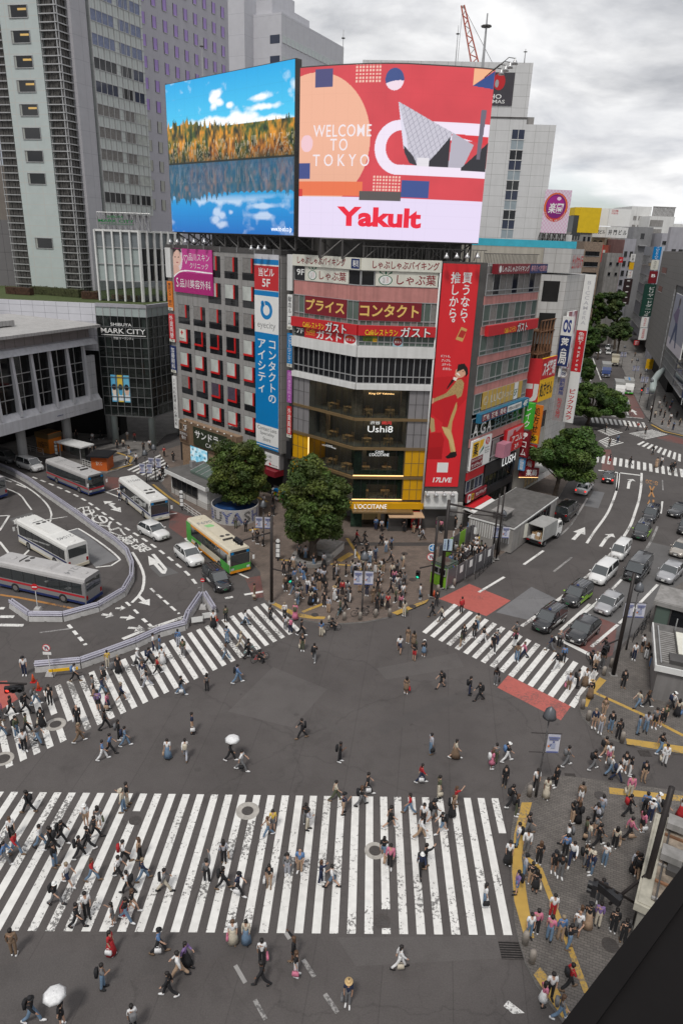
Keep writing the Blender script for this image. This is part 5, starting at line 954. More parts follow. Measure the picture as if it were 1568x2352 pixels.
for u in(4.3,5.9):g.tube([FS.pt(u,5,0.2),FS.pt(u,25,0.2)],0.08,M_ALU,5)
put(g,'lattice',store);bldwin(store,FS,su1*0.55,su1*0.95,27.5,29.5,1,1,12,1.5,M_GLD,0.03);bldwin(store,FS,su1*0.6,su1*0.95,22.5,24.5,1,1,10,1.5,M_GLD,0.03)
g=MB();g.tube([FS.pt(1.5,6.2,-0.4),FS.pt(-4,6.2,1.2),FS.pt(-12,5.6,3.0),FS.pt(-22,5.2,4.0)],0.75,M_TEAL,12);put(g,'canopy_tube',store,smooth=True)
#  signs and advertising boards
def sgn(F):return 1 if F.u.dot(Vector((0,0,1)).cross(F.n))>0 else-1
class Sign:
 """a board fixed to a wall; positions inside are fractions: x left to right as seen, y upwards"""
 def __init__(s,label,F,box,d,m,th=0.12,cat='sign',name='shop_sign',group=None,edge=None):
  s.F,s.b,s.d,s.s=F,box,d,sgn(F);g=MB();g.fbox(F,box[0],box[1],box[2],box[3],d-th,d,m)
  s.o=tag(put(g,name,None,F.pt((box[0]+box[1])/2,box[2],d-th)),label,cat,group);s.k=0.012
 def ux(s,x):u0,u1=s.b[:2];return u0+(u1-u0)*x if s.s>0 else u1-(u1-u0)*x
 def zy(s,y):return s.b[2]+(s.b[3]-s.b[2])*y
 def text(s,t,x0,x1,y0,y1,m,bold=0.01,vert=False,off=0.0,fit='both',shear=0.0,name='lettering',space=1.0):
  g=MB();a,b=sorted((s.ux(x0),s.ux(x1)));write(g,s.F,t,a,b,s.zy(y0),s.zy(y1),s.d+s.k+off,m,bold,fit,vert,space,shear=shear);return put(g,name,s.o)if g.f else None
 def rect(s,x0,x1,y0,y1,m,name='panel',off=0.0):
  g=MB();a,b=sorted((s.ux(x0),s.ux(x1)));g.fbox(s.F,a,b,s.zy(y0),s.zy(y1),s.d,s.d+0.008+off,m);return put(g,name,s.o)
 def shape(s,pts,m,name='emblem',off=0.0):
  g=MB();g.fprism(s.F,[(s.ux(x),s.zy(y))for x,y in pts],s.d,s.d+0.009+off,m);return put(g,name,s.o)
 def ell(s,x,y,rx,ry,m,name='emblem',off=0.0,a0=0,a1=360,ri=0.0):
  n=28;A=[rad(a0+(a1-a0)*i/n)for i in range(n+1)]
  pts=[(x+rx*math.cos(q),y+ry*math.sin(q))for q in A]
  if ri:pts+=[(x+rx*ri*math.cos(q),y+ry*ri*math.sin(q))for q in reversed(A)]
  elif a1-a0==360:pts=pts[:-1]
  return s.shape(pts,m,name,off)
 def pic(s,p,name='picture',em=0.0,off=0.0):
  return p.build(name,ffn(s.F,s.b[0],s.b[1],s.b[2],s.b[3],s.d+0.006+off),attr_mat('print_%g'%em,em),s.o)
K,Wt,Rd,Yl,Gd=M_TXTK,M_TXTW,M_TXTR,M_TXTY,M_TXTO
bx=lambda F,n,a,b,c,d:F.bx(n,a,b,c,d)
b=bx(FL,'z1',148,240,572,745);S=Sign('large magenta clinic board with a woman in its top left corner',FL,b,0.25,M_MAG)
p=Pic(90,90,'a80f6e');p.rect(0,0.47,1,1,'c33a8e');p.poly([(0,1),(0.24,1),(0.26,0.75),(0.22,0.55),(0.12,0.44),(0,0.36)],'e6d5da');p.ell(0.09,0.78,0.13,0.2,'e8bfae');p.poly([(0,1),(0.22,1),(0.23,0.9),(0.12,0.97),(0.03,0.9),(0,0.8)],'3a2a2c');p.ell(0.06,0.80,0.022,0.012,'3a2522');p.ell(0.15,0.80,0.022,0.012,'3a2522');p.ell(0.11,0.68,0.03,0.012,'b0525c');p.poly([(0.03,0.62),(0.14,0.6),(0.16,0.52),(0.26,0.48),(0.1,0.44),(0,0.38),(0,0.6)],'e3b5a4')
for i in range(60):x=0.0+i/59;y=0.47+0.05*math.tanh((x-0.1)*9)-0.09*math.exp(-x*9)-0.02*x;p.ell(x,y,0.012,0.014,'ffffff')
S.pic(p);S.text('品川スキン',0.42,0.94,0.74,0.90,Wt,0.0);S.text('クリニック',0.44,0.90,0.57,0.70,Wt,0.0);S.text('品川美容外科',0.16,0.95,0.12,0.32,Wt,0.004);S.text('S',0.06,0.12,0.12,0.33,Wt,0.0,name='emblem');S.text('♡',0.29,0.40,0.66,0.86,Wt,0.0,name='emblem')
b=(12.82,17.28,6.95,31.2);S=Sign('tall blue and white contact lens banner with an eye logo',FL,b,0.35,mat('banner_pale',(0.55,0.55,0.58),0.5));fy=lambda n,y:(FL.uv(n,1262,y)[1]-b[2])/(b[3]-b[2])
y1,y2,y3,y4,y5,y6,y7=fy('z1',368),fy('z1',432),fy('z1',695),fy('z1',757),fy('z1',1150),fy('z2',825),fy('z2',1022)
S.rect(0,1,y2+0.004,y1,M_BLUE);S.rect(0,1,y2-0.002,y2+0.004,M_SIGNW);S.rect(0,1,y3,y2-0.002,M_SRED);S.rect(0,1,y4,y3-0.004,M_BLUE);S.rect(0,1,y5,y4,M_SIGNW);S.rect(0,1,y6,y5,M_BLUE);S.rect(0,1,y7,y6,M_SIGNW);S.rect(0,1,0.0,y7,M_BLUE);S.rect(0,1,y7*0.45,y7*0.62,M_SIGNW,off=0.003)
S.text('当ビル',0.18,0.82,y3+(y2-y3)*.55,y3+(y2-y3)*.9,Wt,0.03);S.text('5F',0.33,0.66,y3+(y2-y3)*.13,y3+(y2-y3)*.46,Wt,0.03);S.ell(0.5,y5+(y4-y5)*.62,0.25,(y4-y5)*.25,M_BLUE,ri=0.55,a0=-240,a1=110);S.ell(0.34,y5+(y4-y5)*.80,0.07,(y4-y5)*.07,M_BLUE,ri=0);S.text('eyecity',0.12,0.88,y5+(y4-y5)*.08,y5+(y4-y5)*.30,M_TXTG,0.0)
S.text('アイシティ',0.12,0.46,y6+(y5-y6)*.36,y6+(y5-y6)*.93,Wt,0.03,vert=True);S.text('コンタクトの',0.58,0.90,y6+(y5-y6)*.27,y6+(y5-y6)*.93,Wt,0.02,vert=True)
for i,t in enumerate(('Contact Lens','Speciality','Store')):S.text(t,[0.08,0.2,0.32][i],[0.93,0.82,0.66][i],y7+(y6-y7)*(.72-.28*i),y7+(y6-y7)*(.93-.28*i),K,0.0)
def column(F,d,items):
 for lab,n,(xa,ya),(xb,yb),m,t,tm,foot in items:
  (na,nb)=n if isinstance(n,tuple)else(n,n);a,z1=F.uv(na,xa,ya);c,z0=F.uv(nb,xb,yb);u0,u1=sorted((a,c));u1=u0+max(0.9,min(1.5,u1-u0));S=Sign(lab,F,(u0,u1,z0,z1),d,m,0.2)
  if t:S.text(t,0.16,0.84,0.14 if foot else 0.05,0.95,tm,0.01,vert=True)
  if foot:S.rect(0,1,0,0.1,M_CREAM,off=0.002);S.text(foot,0.2,0.8,0.02,0.085,K,0.01,off=0.004)
column(FL,0.2,[('blank white strip at the top of the left sign column','z1',(62,235),(132,550),M_WHT,'',K,''),('orange bank strip in the left sign column',('z1','z1'),(85,585),(150,895),M_ORNG,'東京スター銀行',K,'8F'),('red currency exchange strip in the left sign column','z1',(100,925),(170,1225),M_SRED,'外貨両替',Wt,'7F'),('navy eye clinic strip in the left sign column',('z1','z2'),(118,1258),(185,240),M_NAVY,'加藤眼科',Wt,'5F'),('white clinic strip at the bottom of the left sign column','z2',(138,268),(205,822),M_SIGNW,'3F内科産婦人科心療内科',K,'')])
FLr=FL
column(FL,-0.3,[('blank white strip at the top of the middle sign column','z1',(1312,305),(1362,688),M_WHT,'',K,''),('white blood donation strip with a red cross in the middle sign column','z1',(1312,725),(1362,1098),M_SIGNW,'献血ルーム',K,'6F'),('blue contact lens strip in the middle sign column',('z1','z2'),(1312,1130),(1360,185),M_BLUE,'コンタクトのアイシティ',Wt,'5F'),('purple clinic strip in the middle sign column','z2',(1310,215),(1358,560),mat('sign_purple',(0.36,0.09,0.36),0.5),'品川美容外科4F',mat('letter_pink',(0.75,0.4,0.68),0.5,var=0),''),('red currency exchange strip in the middle sign column','z2',(1310,590),(1356,925),M_SRED,'外貨両替',Wt,'7F'),('black directory strip at the bottom of the middle sign column','z2',(1310,955),(1350,1150),M_BLACK,'',Wt,'')])
b=bx(FL,'z2',1100,1062,1245,1245);S=Sign('white blood donation room board above the maroon awning',FL,b,0.1,M_SIGNW);S.text('公前',0.1,0.5,0.62,0.85,K,0.0);S.text('ルーム',0.05,0.5,0.36,0.56,K,0.0);S.text('日本赤十字社',0.5,0.92,0.1,0.2,K,0.0);S.rect(0.36,0.42,0.05,0.3,M_SRED);S.rect(0.3,0.48,0.14,0.21,M_SRED,off=0.002)
b=bx(FL,'z1',202,1085,268,1205);S=Sign('white red cross window notice on the sixth floor',FL,b,0.06,M_CREAM,0.02);S.rect(0.42,0.58,0.5,0.9,M_SRED);S.rect(0.3,0.7,0.64,0.77,M_SRED,off=0.002);S.text('献血6F',0.1,0.9,0.06,0.22,K,0.0)
u0,z1=FL.uv('z2',690,870,1.6);u1,_=FL.uv('z2',210,720,1.6);z0=6.6
u0,u1=20.5,FL.uv('z2',205,720,1.2)[0];zt,zb=FL.uv('z2',208,725,1.2)[1],FL.uv('z2',225,960,1.2)[1]
drug=thing('drugstore_front','timber slatted drugstore front with roof lamps at the side street corner','shop',FL.pt((u0+u1)/2,0,1));g=MB();g.fbox(FL,u0,u1,zb,zt,-0.6,1.15,M_BROWNS)
for i in range(60):u=u0+(u1-u0)*i/59;g.fbox(FL,u-0.04,u+0.04,zb,zt+0.1,1.15,1.24,M_BROWNS)
put(g,'fascia',drug);g=MB();g.fbox(FL,u0,u1,0.14,zb,-0.6,0.95,M_BROWNS);put(g,'wall',drug)
for i in range(9):g=MB();u=u0+0.5+(u1-u0-1)*i/8;g.tube([FL.pt(u,zt,1.2),FL.pt(u,zt+0.25,1.5)],0.04,M_STEEL,5);g.lathe([(0.02,0.12),(0.12,0.0)],FL.pt(u,zt+0.16,1.6),M_LAMPG,8);put(g,'lamp',drug)
b=FL.bx('z2',205,750,300,935,1.3);b=(b[0],b[1],zb+0.5,zt-0.3);S=Sign('brown board reading 2F pharmacy counter left of the green plant wall',FL,b,1.4,M_BROWNS);S.rect(0.02,0.98,0.02,0.52,mat('board_brown',(0.06,0.03,0.02),0.6));S.text('薬',0.06,0.4,0.58,0.95,K,0.02);S.rect(0.5,0.95,0.56,0.95,MATS['board_brown']);S.text('2F',0.54,0.92,0.6,0.92,Wt,0.02,off=0.006);S.text('処方せん',0.06,0.94,0.30,0.48,Wt,0.01,off=0.006);S.text('受付',0.25,0.75,0.07,0.26,Wt,0.01,off=0.006)
b=FL.bx('z2',350,800,700,1010,1.3);b=(b[0],b[1],zb+0.35,zt-0.35);S=Sign('dark green plant board with white drugstore letters behind the tree',FL,b,1.4,mat('plant_board',(0.02,0.028,0.012),0.9,var=0.7,vs=4));S.text('サンドラッグ',0.06,1.15,0.42,0.88,Wt,0.035);S.text('CARE',0.38,0.72,0.1,0.32,Wt,0.0)
b=FL.bx('z2',320,995,503,1220,1.1);zz0=FL.uv('z2',330,1150,1.1)[1];zz1=FL.uv('z2',330,1000,1.1)[1];b=(b[0],b[1],zz0,zz1);S=Sign('lit shop screen showing pale blue flowers under the timber slats',FL,b,1.15,M_BLACK,cat='screen',name='video_screen');p=Pic(50,40,'a6dcf2');n=p.noise(6,5,4,2);p.C=np.stack([np.interp(n,[0.3,0.5,0.7],a)for a in zip(lin('5bb4d8'),lin('a6e0f4'),lin('e6f7fc'))],-1)
for x,y in((0.15,0.8),(0.35,0.7),(0.55,0.5),(0.85,0.45),(0.1,0.35)):p.ell(x,y,0.06,0.07,'3a5a66',0.8)
S.pic(p,em=0.55)
zb_,zt_=30.18,31.4
S=Sign('cream fascia with dark red buffet lettering on the alley side',FL,(-0.05,10.5,zb_,zt_),0.3,M_CREAM,0.3);S.text('しゃぶしゃぶバイキング',0.08,0.80,0.2,0.85,M_TXTM,0.035);S.rect(0.88,0.995,0.08,0.92,M_NAVY);S.text('寿司',0.90,0.98,0.22,0.8,Wt,0.02,off=0.004)
S=Sign('cream fascia with dark red buffet lettering on the corner side',FR,(-8.7,0.0,zb_,zt_),0.3,M_CREAM,0.3);S.text('しゃぶしゃぶバイキング',0.14,0.97,0.16,0.85,M_TXTM,0.035)
def turnip(S,x,y,r,ry):
 S.ell(x,y,r,ry,M_TXTGN,off=0.0);S.ell(x,y,r*.86,ry*.86,M_SIGNW,off=0.004);S.text('たっぷり',x-r*.45,x-r*.05,y-ry*.6,y+ry*.5,K,0.0,vert=True,off=0.01);S.text('やさい',x+r*.1,x+r*.45,y-ry*.5,y+ry*.6,Rd,0.0,vert=True,off=0.01)
 for dx,t in((-1.0,-40),(0,0),(0.95,40)):S.shape([(x+dx*r*.2,y+ry*1.02),(x+dx*r*.75-r*.16,y+ry*1.45),(x+dx*r*.95,y+ry*1.85),(x+dx*r*.75+r*.2,y+ry*1.4)],M_TXTGN)
b=bx(FL,'z3',190,330,640,520);S=Sign('cream panel with a turnip emblem and red script on the alley side',FL,(b[0],b[1],28.62,30.14),0.12,M_CREAM);turnip(S,0.18,0.42,0.10,0.34);S.text('しゃぶ葉',0.34,0.95,0.15,0.78,M_TXTM,0.02)
b=bx(FR,'z3',920,365,1556,590);S=Sign('cream panel with a turnip emblem and red script on the corner side',FR,(b[0],b[1],28.62,30.14),0.12,M_CREAM);turnip(S,0.16,0.40,0.11,0.34);S.text('しゃぶ葉',0.34,0.97,0.12,0.82,M_TXTM,0.02)
b=bx(FL,'z3',90,310,186,500);S=Sign('black 9F panel on the alley side of the corner building',FL,(b[0],b[1],28.62,30.14),0.1,M_BLACK);S.text('9F',0.15,0.95,0.35,0.8,Wt,0.03)
b=bx(FL,'z3',190,625,618,840);S=Sign('dark red board with gold katakana on the alley side',FL,(b[0],b[1],24.95,26.95),0.12,M_MAROON);S.text('プライス',0.03,0.96,0.2,0.85,Gd,0.05)
b=bx(FR,'z3',745,690,1388,870);S=Sign('dark red board with gold katakana on the corner side',FR,(b[0],b[1],24.95,26.95),0.12,M_MAROON);S.text('コンタクト',0.02,0.96,0.2,0.88,Gd,0.05)
def gusto(S,y0=0.15,y1=0.85,x=0.0,w=1.0):S.text('Caféレストラン',x+0.0*w,x+0.50*w,y0,y0+(y1-y0)*.75,Yl,0.02,off=0.05);S.text('ガスト',x+0.54*w,x+w,y0-0.1,y1+0.1,K,0.085,off=0.05,name='lettering');S.text('ガスト',x+0.54*w,x+w,y0-0.08,y1+0.08,Wt,0.03,off=0.09)
S=Sign('red cafe fascia with yellow and white lettering on the alley side',FL,(-0.1,10.5,23.35,24.45),0.45,M_SRED,0.5);gusto(S,0.05,0.85,0.2,0.66)
S=Sign('red cafe fascia with yellow and white lettering on the corner side',FR,(-8.75,-0.1,23.35,24.45),0.45,M_SRED,0.5);gusto(S,0.05,0.85,0.09,0.84)
b=bx(FL,'z3',186,965,590,1150);S=Sign('red cafe panel with a double size white katakana name under the red fascia',FL,(b[0],b[1],22.2,23.32),0.15,M_SRED);S.text('Café',0.05,0.28,0.55,0.95,Yl,0.0);S.text('レストラン',0.05,0.28,0.25,0.5,Yl,0.0);S.text('ガスト',0.32,0.95,0.08,0.95,Wt,0.05)
for F,n,q,lab in((FL,'z3',(600,1010,720,1215),'white panel with a round red cafe emblem on the alley side'),(FR,'z3',(1100,1040,1195,1180),'pale blue panel with a round red cafe emblem on the corner side')):
 b=bx(F,n,*q);S=Sign(lab,F,(b[0],b[1],22.2,23.32),0.12,M_SIGNW if F is FL else mat('pale_blue',(0.3,0.45,0.5),0.5));S.ell(0.5,0.5,0.44,0.42,M_SRED if F is FL else M_MAROON);S.text('ガスト',0.15,0.85,0.32,0.58,Wt,0.03,off=0.006);S.text('Caféレストラン',0.2,0.8,0.62,0.74,Yl,0.0,off=0.006)
b=bx(FL,'z3',92,985,180,1075);S=Sign('black 7F panel on the alley side of the corner building',FL,(b[0],b[1],22.25,23.3),0.12,M_BLACK);S.text('7F',0.12,0.95,0.3,0.85,Wt,0.03)
b=bx(FR,'z3',790,1030,930,1125);S=Sign('green and yellow opening hours notice in the cafe window',FR,(b[0],b[1],22.65,23.3),0.06,mat('notice_green',(0.16,0.26,0.03),0.5),0.04);S.rect(0.7,1,0.0,0.55,M_YELS);S.text('OPEN',0.05,0.62,0.55,0.9,K,0.0);S.text('7:30',0.05,0.62,0.1,0.45,K,0.0);S.text('〜',0.76,0.96,0.2,0.4,K,0.0,off=0.004)
def letters(label,F,box,d,items,name='lit_sign'):
 g=MB()
 for t,x0,x1,y0,y1,m,bold in items:
  u0,u1,z0,z1=box;s_=sgn(F);a,c=(u0+(u1-u0)*x0,u0+(u1-u0)*x1)if s_>0 else(u1-(u1-u0)*x1,u1-(u1-u0)*x0);write(g,F,t,a,c,z0+(z1-z0)*y0,z0+(z1-z0)*y1,d,m,bold)
 return tag(put(g,name,None,F.pt((box[0]+box[1])/2,box[2],d)),label,'sign')
LR=mat('letter_lit_red',(0.7,0.05,0.05),0.5,var=0,emit=0.4)
letters('white script restaurant name with the kanji above it on the second highest glass floor',FR,bx(FR,'z4',840,605,1095,730),0.12,[('渋谷',0.08,0.48,0.68,1,M_LITW,0.0),('焼肉',0.54,0.93,0.68,1,LR,0.0),('Ushi8',0,1,0,0.56,M_LITW,0.0)])
letters('small lit script King of Yakiniku on the topmost glass floor',FR,bx(FR,'z4',850,312,1110,340),0.12,[('King OF Yakiniku',0,1,0,1,M_WARM,0.0)])
letters('white cafe name on the third floor glass, alley side',FL,bx(FL,'z4',372,838,512,905),0.12,[('CAFÉ',0.28,0.75,0.55,1,M_LITW,0.01),("L'OCCITANE",0,1,0,0.45,M_LITW,0.01)])
letters('white cafe name on the third floor glass, corner side',FR,bx(FR,'z4',857,912,1057,978),0.12,[('CAFÉ',0.28,0.72,0.55,1,M_LITW,0.01),("L'OCCITANE",0,1,0,0.48,M_LITW,0.01)])
letters('white shop name on the ochre fascia beside the tree',FR,(-8.3,-4.35,2.8,3.42),0.4,[("L'OCCITANE",0,1,0,1,M_LITW,0.01)])
bu0,bu1,bz0,bz1=0.2,4.25,5.65,31.15
S=Sign('tall red banner with a man in a gold suit and white vertical slogan',FR,(bu0,bu1,bz0,bz1),0.12,M_SRED,cat='banner',name='wall_banner');p=Pic(110,420,'d3232b');X,Y=p.X,p.Y
p.C*=(0.93+0.14*p.noise(3,8,4,6))[...,None]
def bp(x,y,n='z6'):u,z=FR.uv(n,x,y);return((u-bu0)/(bu1-bu0),(z-bz0)/(bz1-bz0))
def bpoly(pts,c,a=1.0):p.poly([bp(*q)for q in pts],c,a)
bpoly([(175,80),(400,60),(540,20),(530,300),(300,560),(150,450),(160,180)],'b80f18',0.6);bpoly([(130,660),(270,650),(300,720),(270,930),(110,930)],'b5131a');bpoly([(110,815),(280,800),(275,930),(110,930)],'a80d16')
bpoly([(435,100),(480,95),(505,130),(500,190),(480,270),(432,300),(420,250),(300,290),(190,335),(185,300),(320,240),(400,150)],'a98d5c')
bpoly([(250,340),(420,250),(440,300),(400,420),(350,610),(280,590),(290,450)],'c01722')
bpoly([(435,330),(430,410),(385,540),(375,640),(400,740),(418,850),(368,860),(345,730),(300,660),(275,590),(335,598),(370,480),(420,350)],'bd9c62');bpoly([(275,590),(360,620),(400,740),(418,850),(395,852),(345,720)],'d6b980',0.7)
bpoly([(135,480),(195,510),(205,640),(165,650),(140,560)],'b39a6a');bpoly([(310,905),(345,880),(365,858),(425,848),(432,890),(410,912),(330,925)],'14100f')
bpoly([(160,285),(192,295),(190,340),(160,360)],'d9a184');bpoly([(420,0),(460,-35),(520,-20),(528,40),(490,75),(435,85),(412,50)],'d8a488');bpoly([(430,20),(445,-60),(510,-70),(545,-20),(550,40),(520,75),(522,20),(500,-10)],'1c1513');bpoly([(425,35),(460,60),(470,55),(440,25)],'f5f0ea');bpoly([(395,70),(440,80),(425,110),(390,115)],'f0e8e0');bpoly([(380,95),(410,105),(330,200),(325,190)],'2a0a0c');bpoly([(450,-10),(465,-14),(466,-6),(452,-2)],'2a1a16');bpoly([(490,10),(505,12),(503,20),(488,18)],'2a1a16')
gl=(np.abs(p.C[...,0]-lin('a98d5c')[0])<.05)&(p.C[...,1]>.12);p.C=np.where(gl[...,None],p.C*(0.55+1.0*p.noise(90,340,2,5))[...,None],p.C)
q=lambda x,y:bp(x,y,'z5')
p.poly([q(480,855),q(540,880),(q(490,1010)),q(418,985)],'c9a25e');p.poly([q(478,885),q(530,905),q(495,975),q(440,955)],'b02a24')
S.pic(p);tz=lambda a,b:(bp(300,a,'z5')[1],bp(300,b,'z5')[1]);y1,y0=tz(280,760);S.text('推しから',0.24,0.50,y0,y1,Wt,0.03,vert=True);S.text('買うなら',0.55,0.82,y0,y1,Wt,0.03,vert=True);y1,y0=tz(765,805);S.text('。',0.36,0.45,y0,y1,Wt,0.05);S.text('、',0.66,0.74,y0,y1,Wt,0.03)
for i,t in enumerate(('ギフトも、','グッズも、','ガチャも、','お米も。')):y1,y0=tz(1145+44*i,1175+44*i);S.text(t,0.14+0.03*i,0.42+0.02*i,y0,y1,Wt,0.01)
z1=bp(200,1120)[1];z0=bp(200,1172)[1];S.text('17LIVE',0.22,0.80,z0,z1,Wt,0.06,shear=0.15);a0=bp(230,965);a1=bp(335,1068);S.rect(a0[0],a1[0],a1[1],a0[1],M_SIGNW)
b=bx(FC,'z5',810,200,1315,285);S=Sign('maroon and navy buffet fascia on the pink street side',FC,(1.2,15.2,30.2,31.25),0.7,M_MAROON,0.7);S.rect(0.62,1,0,1,M_NAVY);S.text('しゃぶしゃぶバイキング',0.08,0.60,0.2,0.85,Wt,0.03,off=0.01);S.text('寿司食べ放題付',0.64,0.98,0.2,0.85,mat('letter_rose',(0.7,0.35,0.4),0.5,var=0),0.02,off=0.012);S.ell(0.045,0.5,0.022,0.36,M_SIGNW)
S=Sign('red cafe fascia with yellow and white lettering on the pink street side',FC,(0.9,14.9,23.5,24.65),0.55,M_SRED,0.5);gusto(S,0.05,0.8,0.29,0.46)
g=Sign('row of gold window films with a clinic name',FC,(2.05,13.4,14.75,16.9),0.14,M_GOLD,0.05);g.text('LUCI',0.2,0.50,0.28,0.72,M_CREAM,0.0);g.text('ACINIC',0.52,0.74,0.32,0.6,M_CREAM,0.0);g.ell(0.085,0.5,0.055,0.25,M_CREAM,ri=0.9);g.ell(0.085,0.5,0.035,0.16,M_CREAM,ri=0.88)
for k in range(1,9):g.rect(k/9-0.004,k/9+0.004,0,1,M_ALU,'glazing_bar',0.03)
g.rect(0.775,0.885,0,1,M_SIGNW);g.text('5F',0.79,0.87,0.2,0.6,M_TXTGN,0.02,off=0.008)
S=Sign('blue hair clinic fascia with three red panels and 4F at its end',FC,(0.95,15.0,13.42,14.5),0.7,mat('sign_teal_blue',(0.02,0.14,0.24),0.45),0.6)
for i,t in enumerate(('薄毛','抜毛','発毛')):S.rect(0.03+0.165*i,0.18+0.165*i,0.1,0.9,M_MAROON);S.text(t,0.045+0.165*i,0.165+0.165*i,0.18,0.85,Wt,0.03,off=0.006)
S.rect(0.53,0.83,0.14,0.86,M_SIGNW);S.text('女性型AGAも相談受付中',0.545,0.815,0.28,0.72,K,0.01,off=0.006);S.text('4F',0.87,0.97,0.12,0.88,Wt,0.05)
letters('big white AGA letters and pale katakana across the dark clinic windows',FC,(0.5,13.0,11.75,13.3),0.16,[('A',0.0,0.10,0,0.95,M_SIGNW,0.03),('G',0.15,0.26,0,0.95,M_SIGNW,0.03),('A',0.29,0.39,0,0.95,M_SIGNW,0.03),('スキンクリニック',0.44,1.0,0.1,0.85,mat('letter_teal',(0.12,0.22,0.24),0.5,var=0),0.02)],'window_lettering')
S=Sign('drugstore board with a yellow kanji panel and a white tax free panel',FC,(0.25,5.45,7.6,11.3),0.35,M_SIGNW,0.25);S.rect(0.02,0.62,0.02,0.40,M_MAROON);S.rect(0.04,0.36,0.42,0.94,M_YELS);S.text('薬',0.08,0.32,0.46,0.9,K,0.03,off=0.006);S.shape([(0.38,0.44),(0.62,0.60),(0.62,0.72),(0.38,0.44)],M_TXTGN);S.shape([(0.38,0.94),(0.62,0.94),(0.55,0.72),(0.38,0.6)],M_YELS);S.text('サンドラッグ',0.05,0.6,0.06,0.22,Wt,0.04,off=0.006);S.text('DRUG & COSMETIC',0.05,0.6,0.28,0.36,Wt,0.0,off=0.006);S.ell(0.8,0.82,0.11,0.13,M_SRED);S.text('免',0.72,0.88,0.72,0.92,Wt,0.0,off=0.006);S.text('Japan',0.68,0.92,0.56,0.63,K,0.0);S.text('Tax-free',0.68,0.94,0.47,0.53,K,0.0);S.text('Shop',0.7,0.9,0.39,0.45,K,0.0)
S=Sign('crimson loan company board with a white fan and 3F',FC,(9.7,15.0,7.75,10.9),0.55,M_SRED,0.5);S.rect(0,0.16,0,1,mat('sign_pinkish',(0.55,0.3,0.3),0.5));S.shape([(0.16,0.7),(0.6,0.82),(1,1),(0.16,1)],mat('sign_blush',(0.55,0.32,0.34),0.5));S.ell(0.42,0.78,0.09,0.14,M_SRED,off=0.003);S.text('アコム',0.30,0.92,0.36,0.66,Wt,0.03);S.text('3F',0.5,0.75,0.06,0.26,Wt,0.0)
g=MB();g.fbox(FC,7.6,9.6,7.8,9.6,0.1,1.3,mat('pink_box',(0.45,0.19,0.25),0.5));tag(put(g,'sign_box',None),'blank pink box sign beside the crimson loan board','sign')
letters('white lettering LUSH on the black shop fascia',FC,(9.7,13.8,6.0,7.1),0.32,[('LUSH',0,1,0,1,M_LITW,0.02)])
S=Sign('small red drugstore board above the white awning',FC,(0.4,5.6,3.45,4.5),0.4,M_MAROON,0.3);S.rect(0.0,0.16,0,1,M_SIGNW);S.ell(0.08,0.55,0.06,0.3,M_SRED,off=0.003);S.rect(0.2,0.32,0.12,0.88,M_YELS);S.text('薬',0.21,0.31,0.2,0.8,K,0.02,off=0.006);S.text('サンドラッグ',0.42,0.95,0.3,0.8,Wt,0.04)
def blade(label,u,z0,z1,w,m,t,tm,th=0.25,d0=0.2,bold=0.02,F=None):
 """a sign standing out of the street wall, its face towards the crossing"""
 F=F or FC;B=Frame(F.pt(u,0,0),math.atan2(F.n.x,F.n.y));B.n=-F.u;S=Sign(label,B,(d0,d0+w,z0,z1),th/2,m,th)
 if t:S.text(t,0.18,0.82,0.06,0.94,tm,bold,vert=True)
 return S
S=blade('green blade sign with white katakana at the end of the pink wall',15.6,10.2,13.7,1.15,M_GREEN,'レイク',Wt,0.8);S=blade('crimson blade sign with white katakana under the green one',15.6,6.2,9.8,1.1,M_MAROON,'アコム',Wt,0.7);S.ell(0.5,0.88,0.3,0.08,M_SIGNW)
S=blade('small blue opening hours blade sign below the crimson one',15.7,4.2,6.0,0.9,mat('sign_sky',(0.1,0.3,0.55),0.5),'時間営業',Wt,0.3)
FJ=Frame(FC.pt(18.2,0,0.6),math.atan2(*(FR.u+FR.n*0.25).xy));
jl=FJ.uv('v4',30,690)[0]
S=Sign('red roof box face with a huge white letter J',FJ,(min(jl,-0.1),0.0,13.4,19.2),0.0,M_SRED,0.3);S.rect(0.0,0.55,0.30,0.42,mat('letter_block',(0.62,0.6,0.57),0.5));S.rect(0.62,0.95,0.14,0.42,MATS['letter_block']);S.shape([(0.95,0.14),(0.62,0.14),(0.5,0.08),(0.25,0.07),(0.25,0.0),(0.6,0.0),(0.85,0.04)],MATS['letter_block'],off=0.002)
FJ2=Frame(FC.pt(18.2,0,0.6),0.64)
S=Sign('red over yellow pharmacy roof board facing the street',FJ2,(0.02,5.2,13.3,19.2),0.0,M_YELS,0.3);S.rect(0,1,0.52,1,M_SRED);S.text('スギ薬局',0.10,0.95,0.58,0.94,Wt,0.06,off=0.006);S.text('処方せん',0.06,0.94,0.1,0.44,K,0.05)
S=blade('orange prescription blade sign on the cream pharmacy',18.3,7.6,13.0,1.5,M_ORNG,'処方せん',K,0.25,0.05,0.03);S.rect(0.08,0.92,0.01,0.22,M_YELS,off=0.003);S.text('3F',0.25,0.75,0.04,0.19,K,0.03,off=0.01)
S=blade('red pharmacy blade sign with white characters below the orange one',18.3,3.9,7.4,1.4,M_SRED,'スギ薬局',Wt,0.25,0.05,0.04);S=blade('white 24 hours blade sign with blue characters',18.3,2.7,3.85,1.4,M_SIGNW,'',Wt,0.25,0.05);S.text('24時間',0.08,0.92,0.55,0.92,M_TXTB,0.03);S.text('営業',0.2,0.8,0.08,0.45,M_TXTB,0.03)
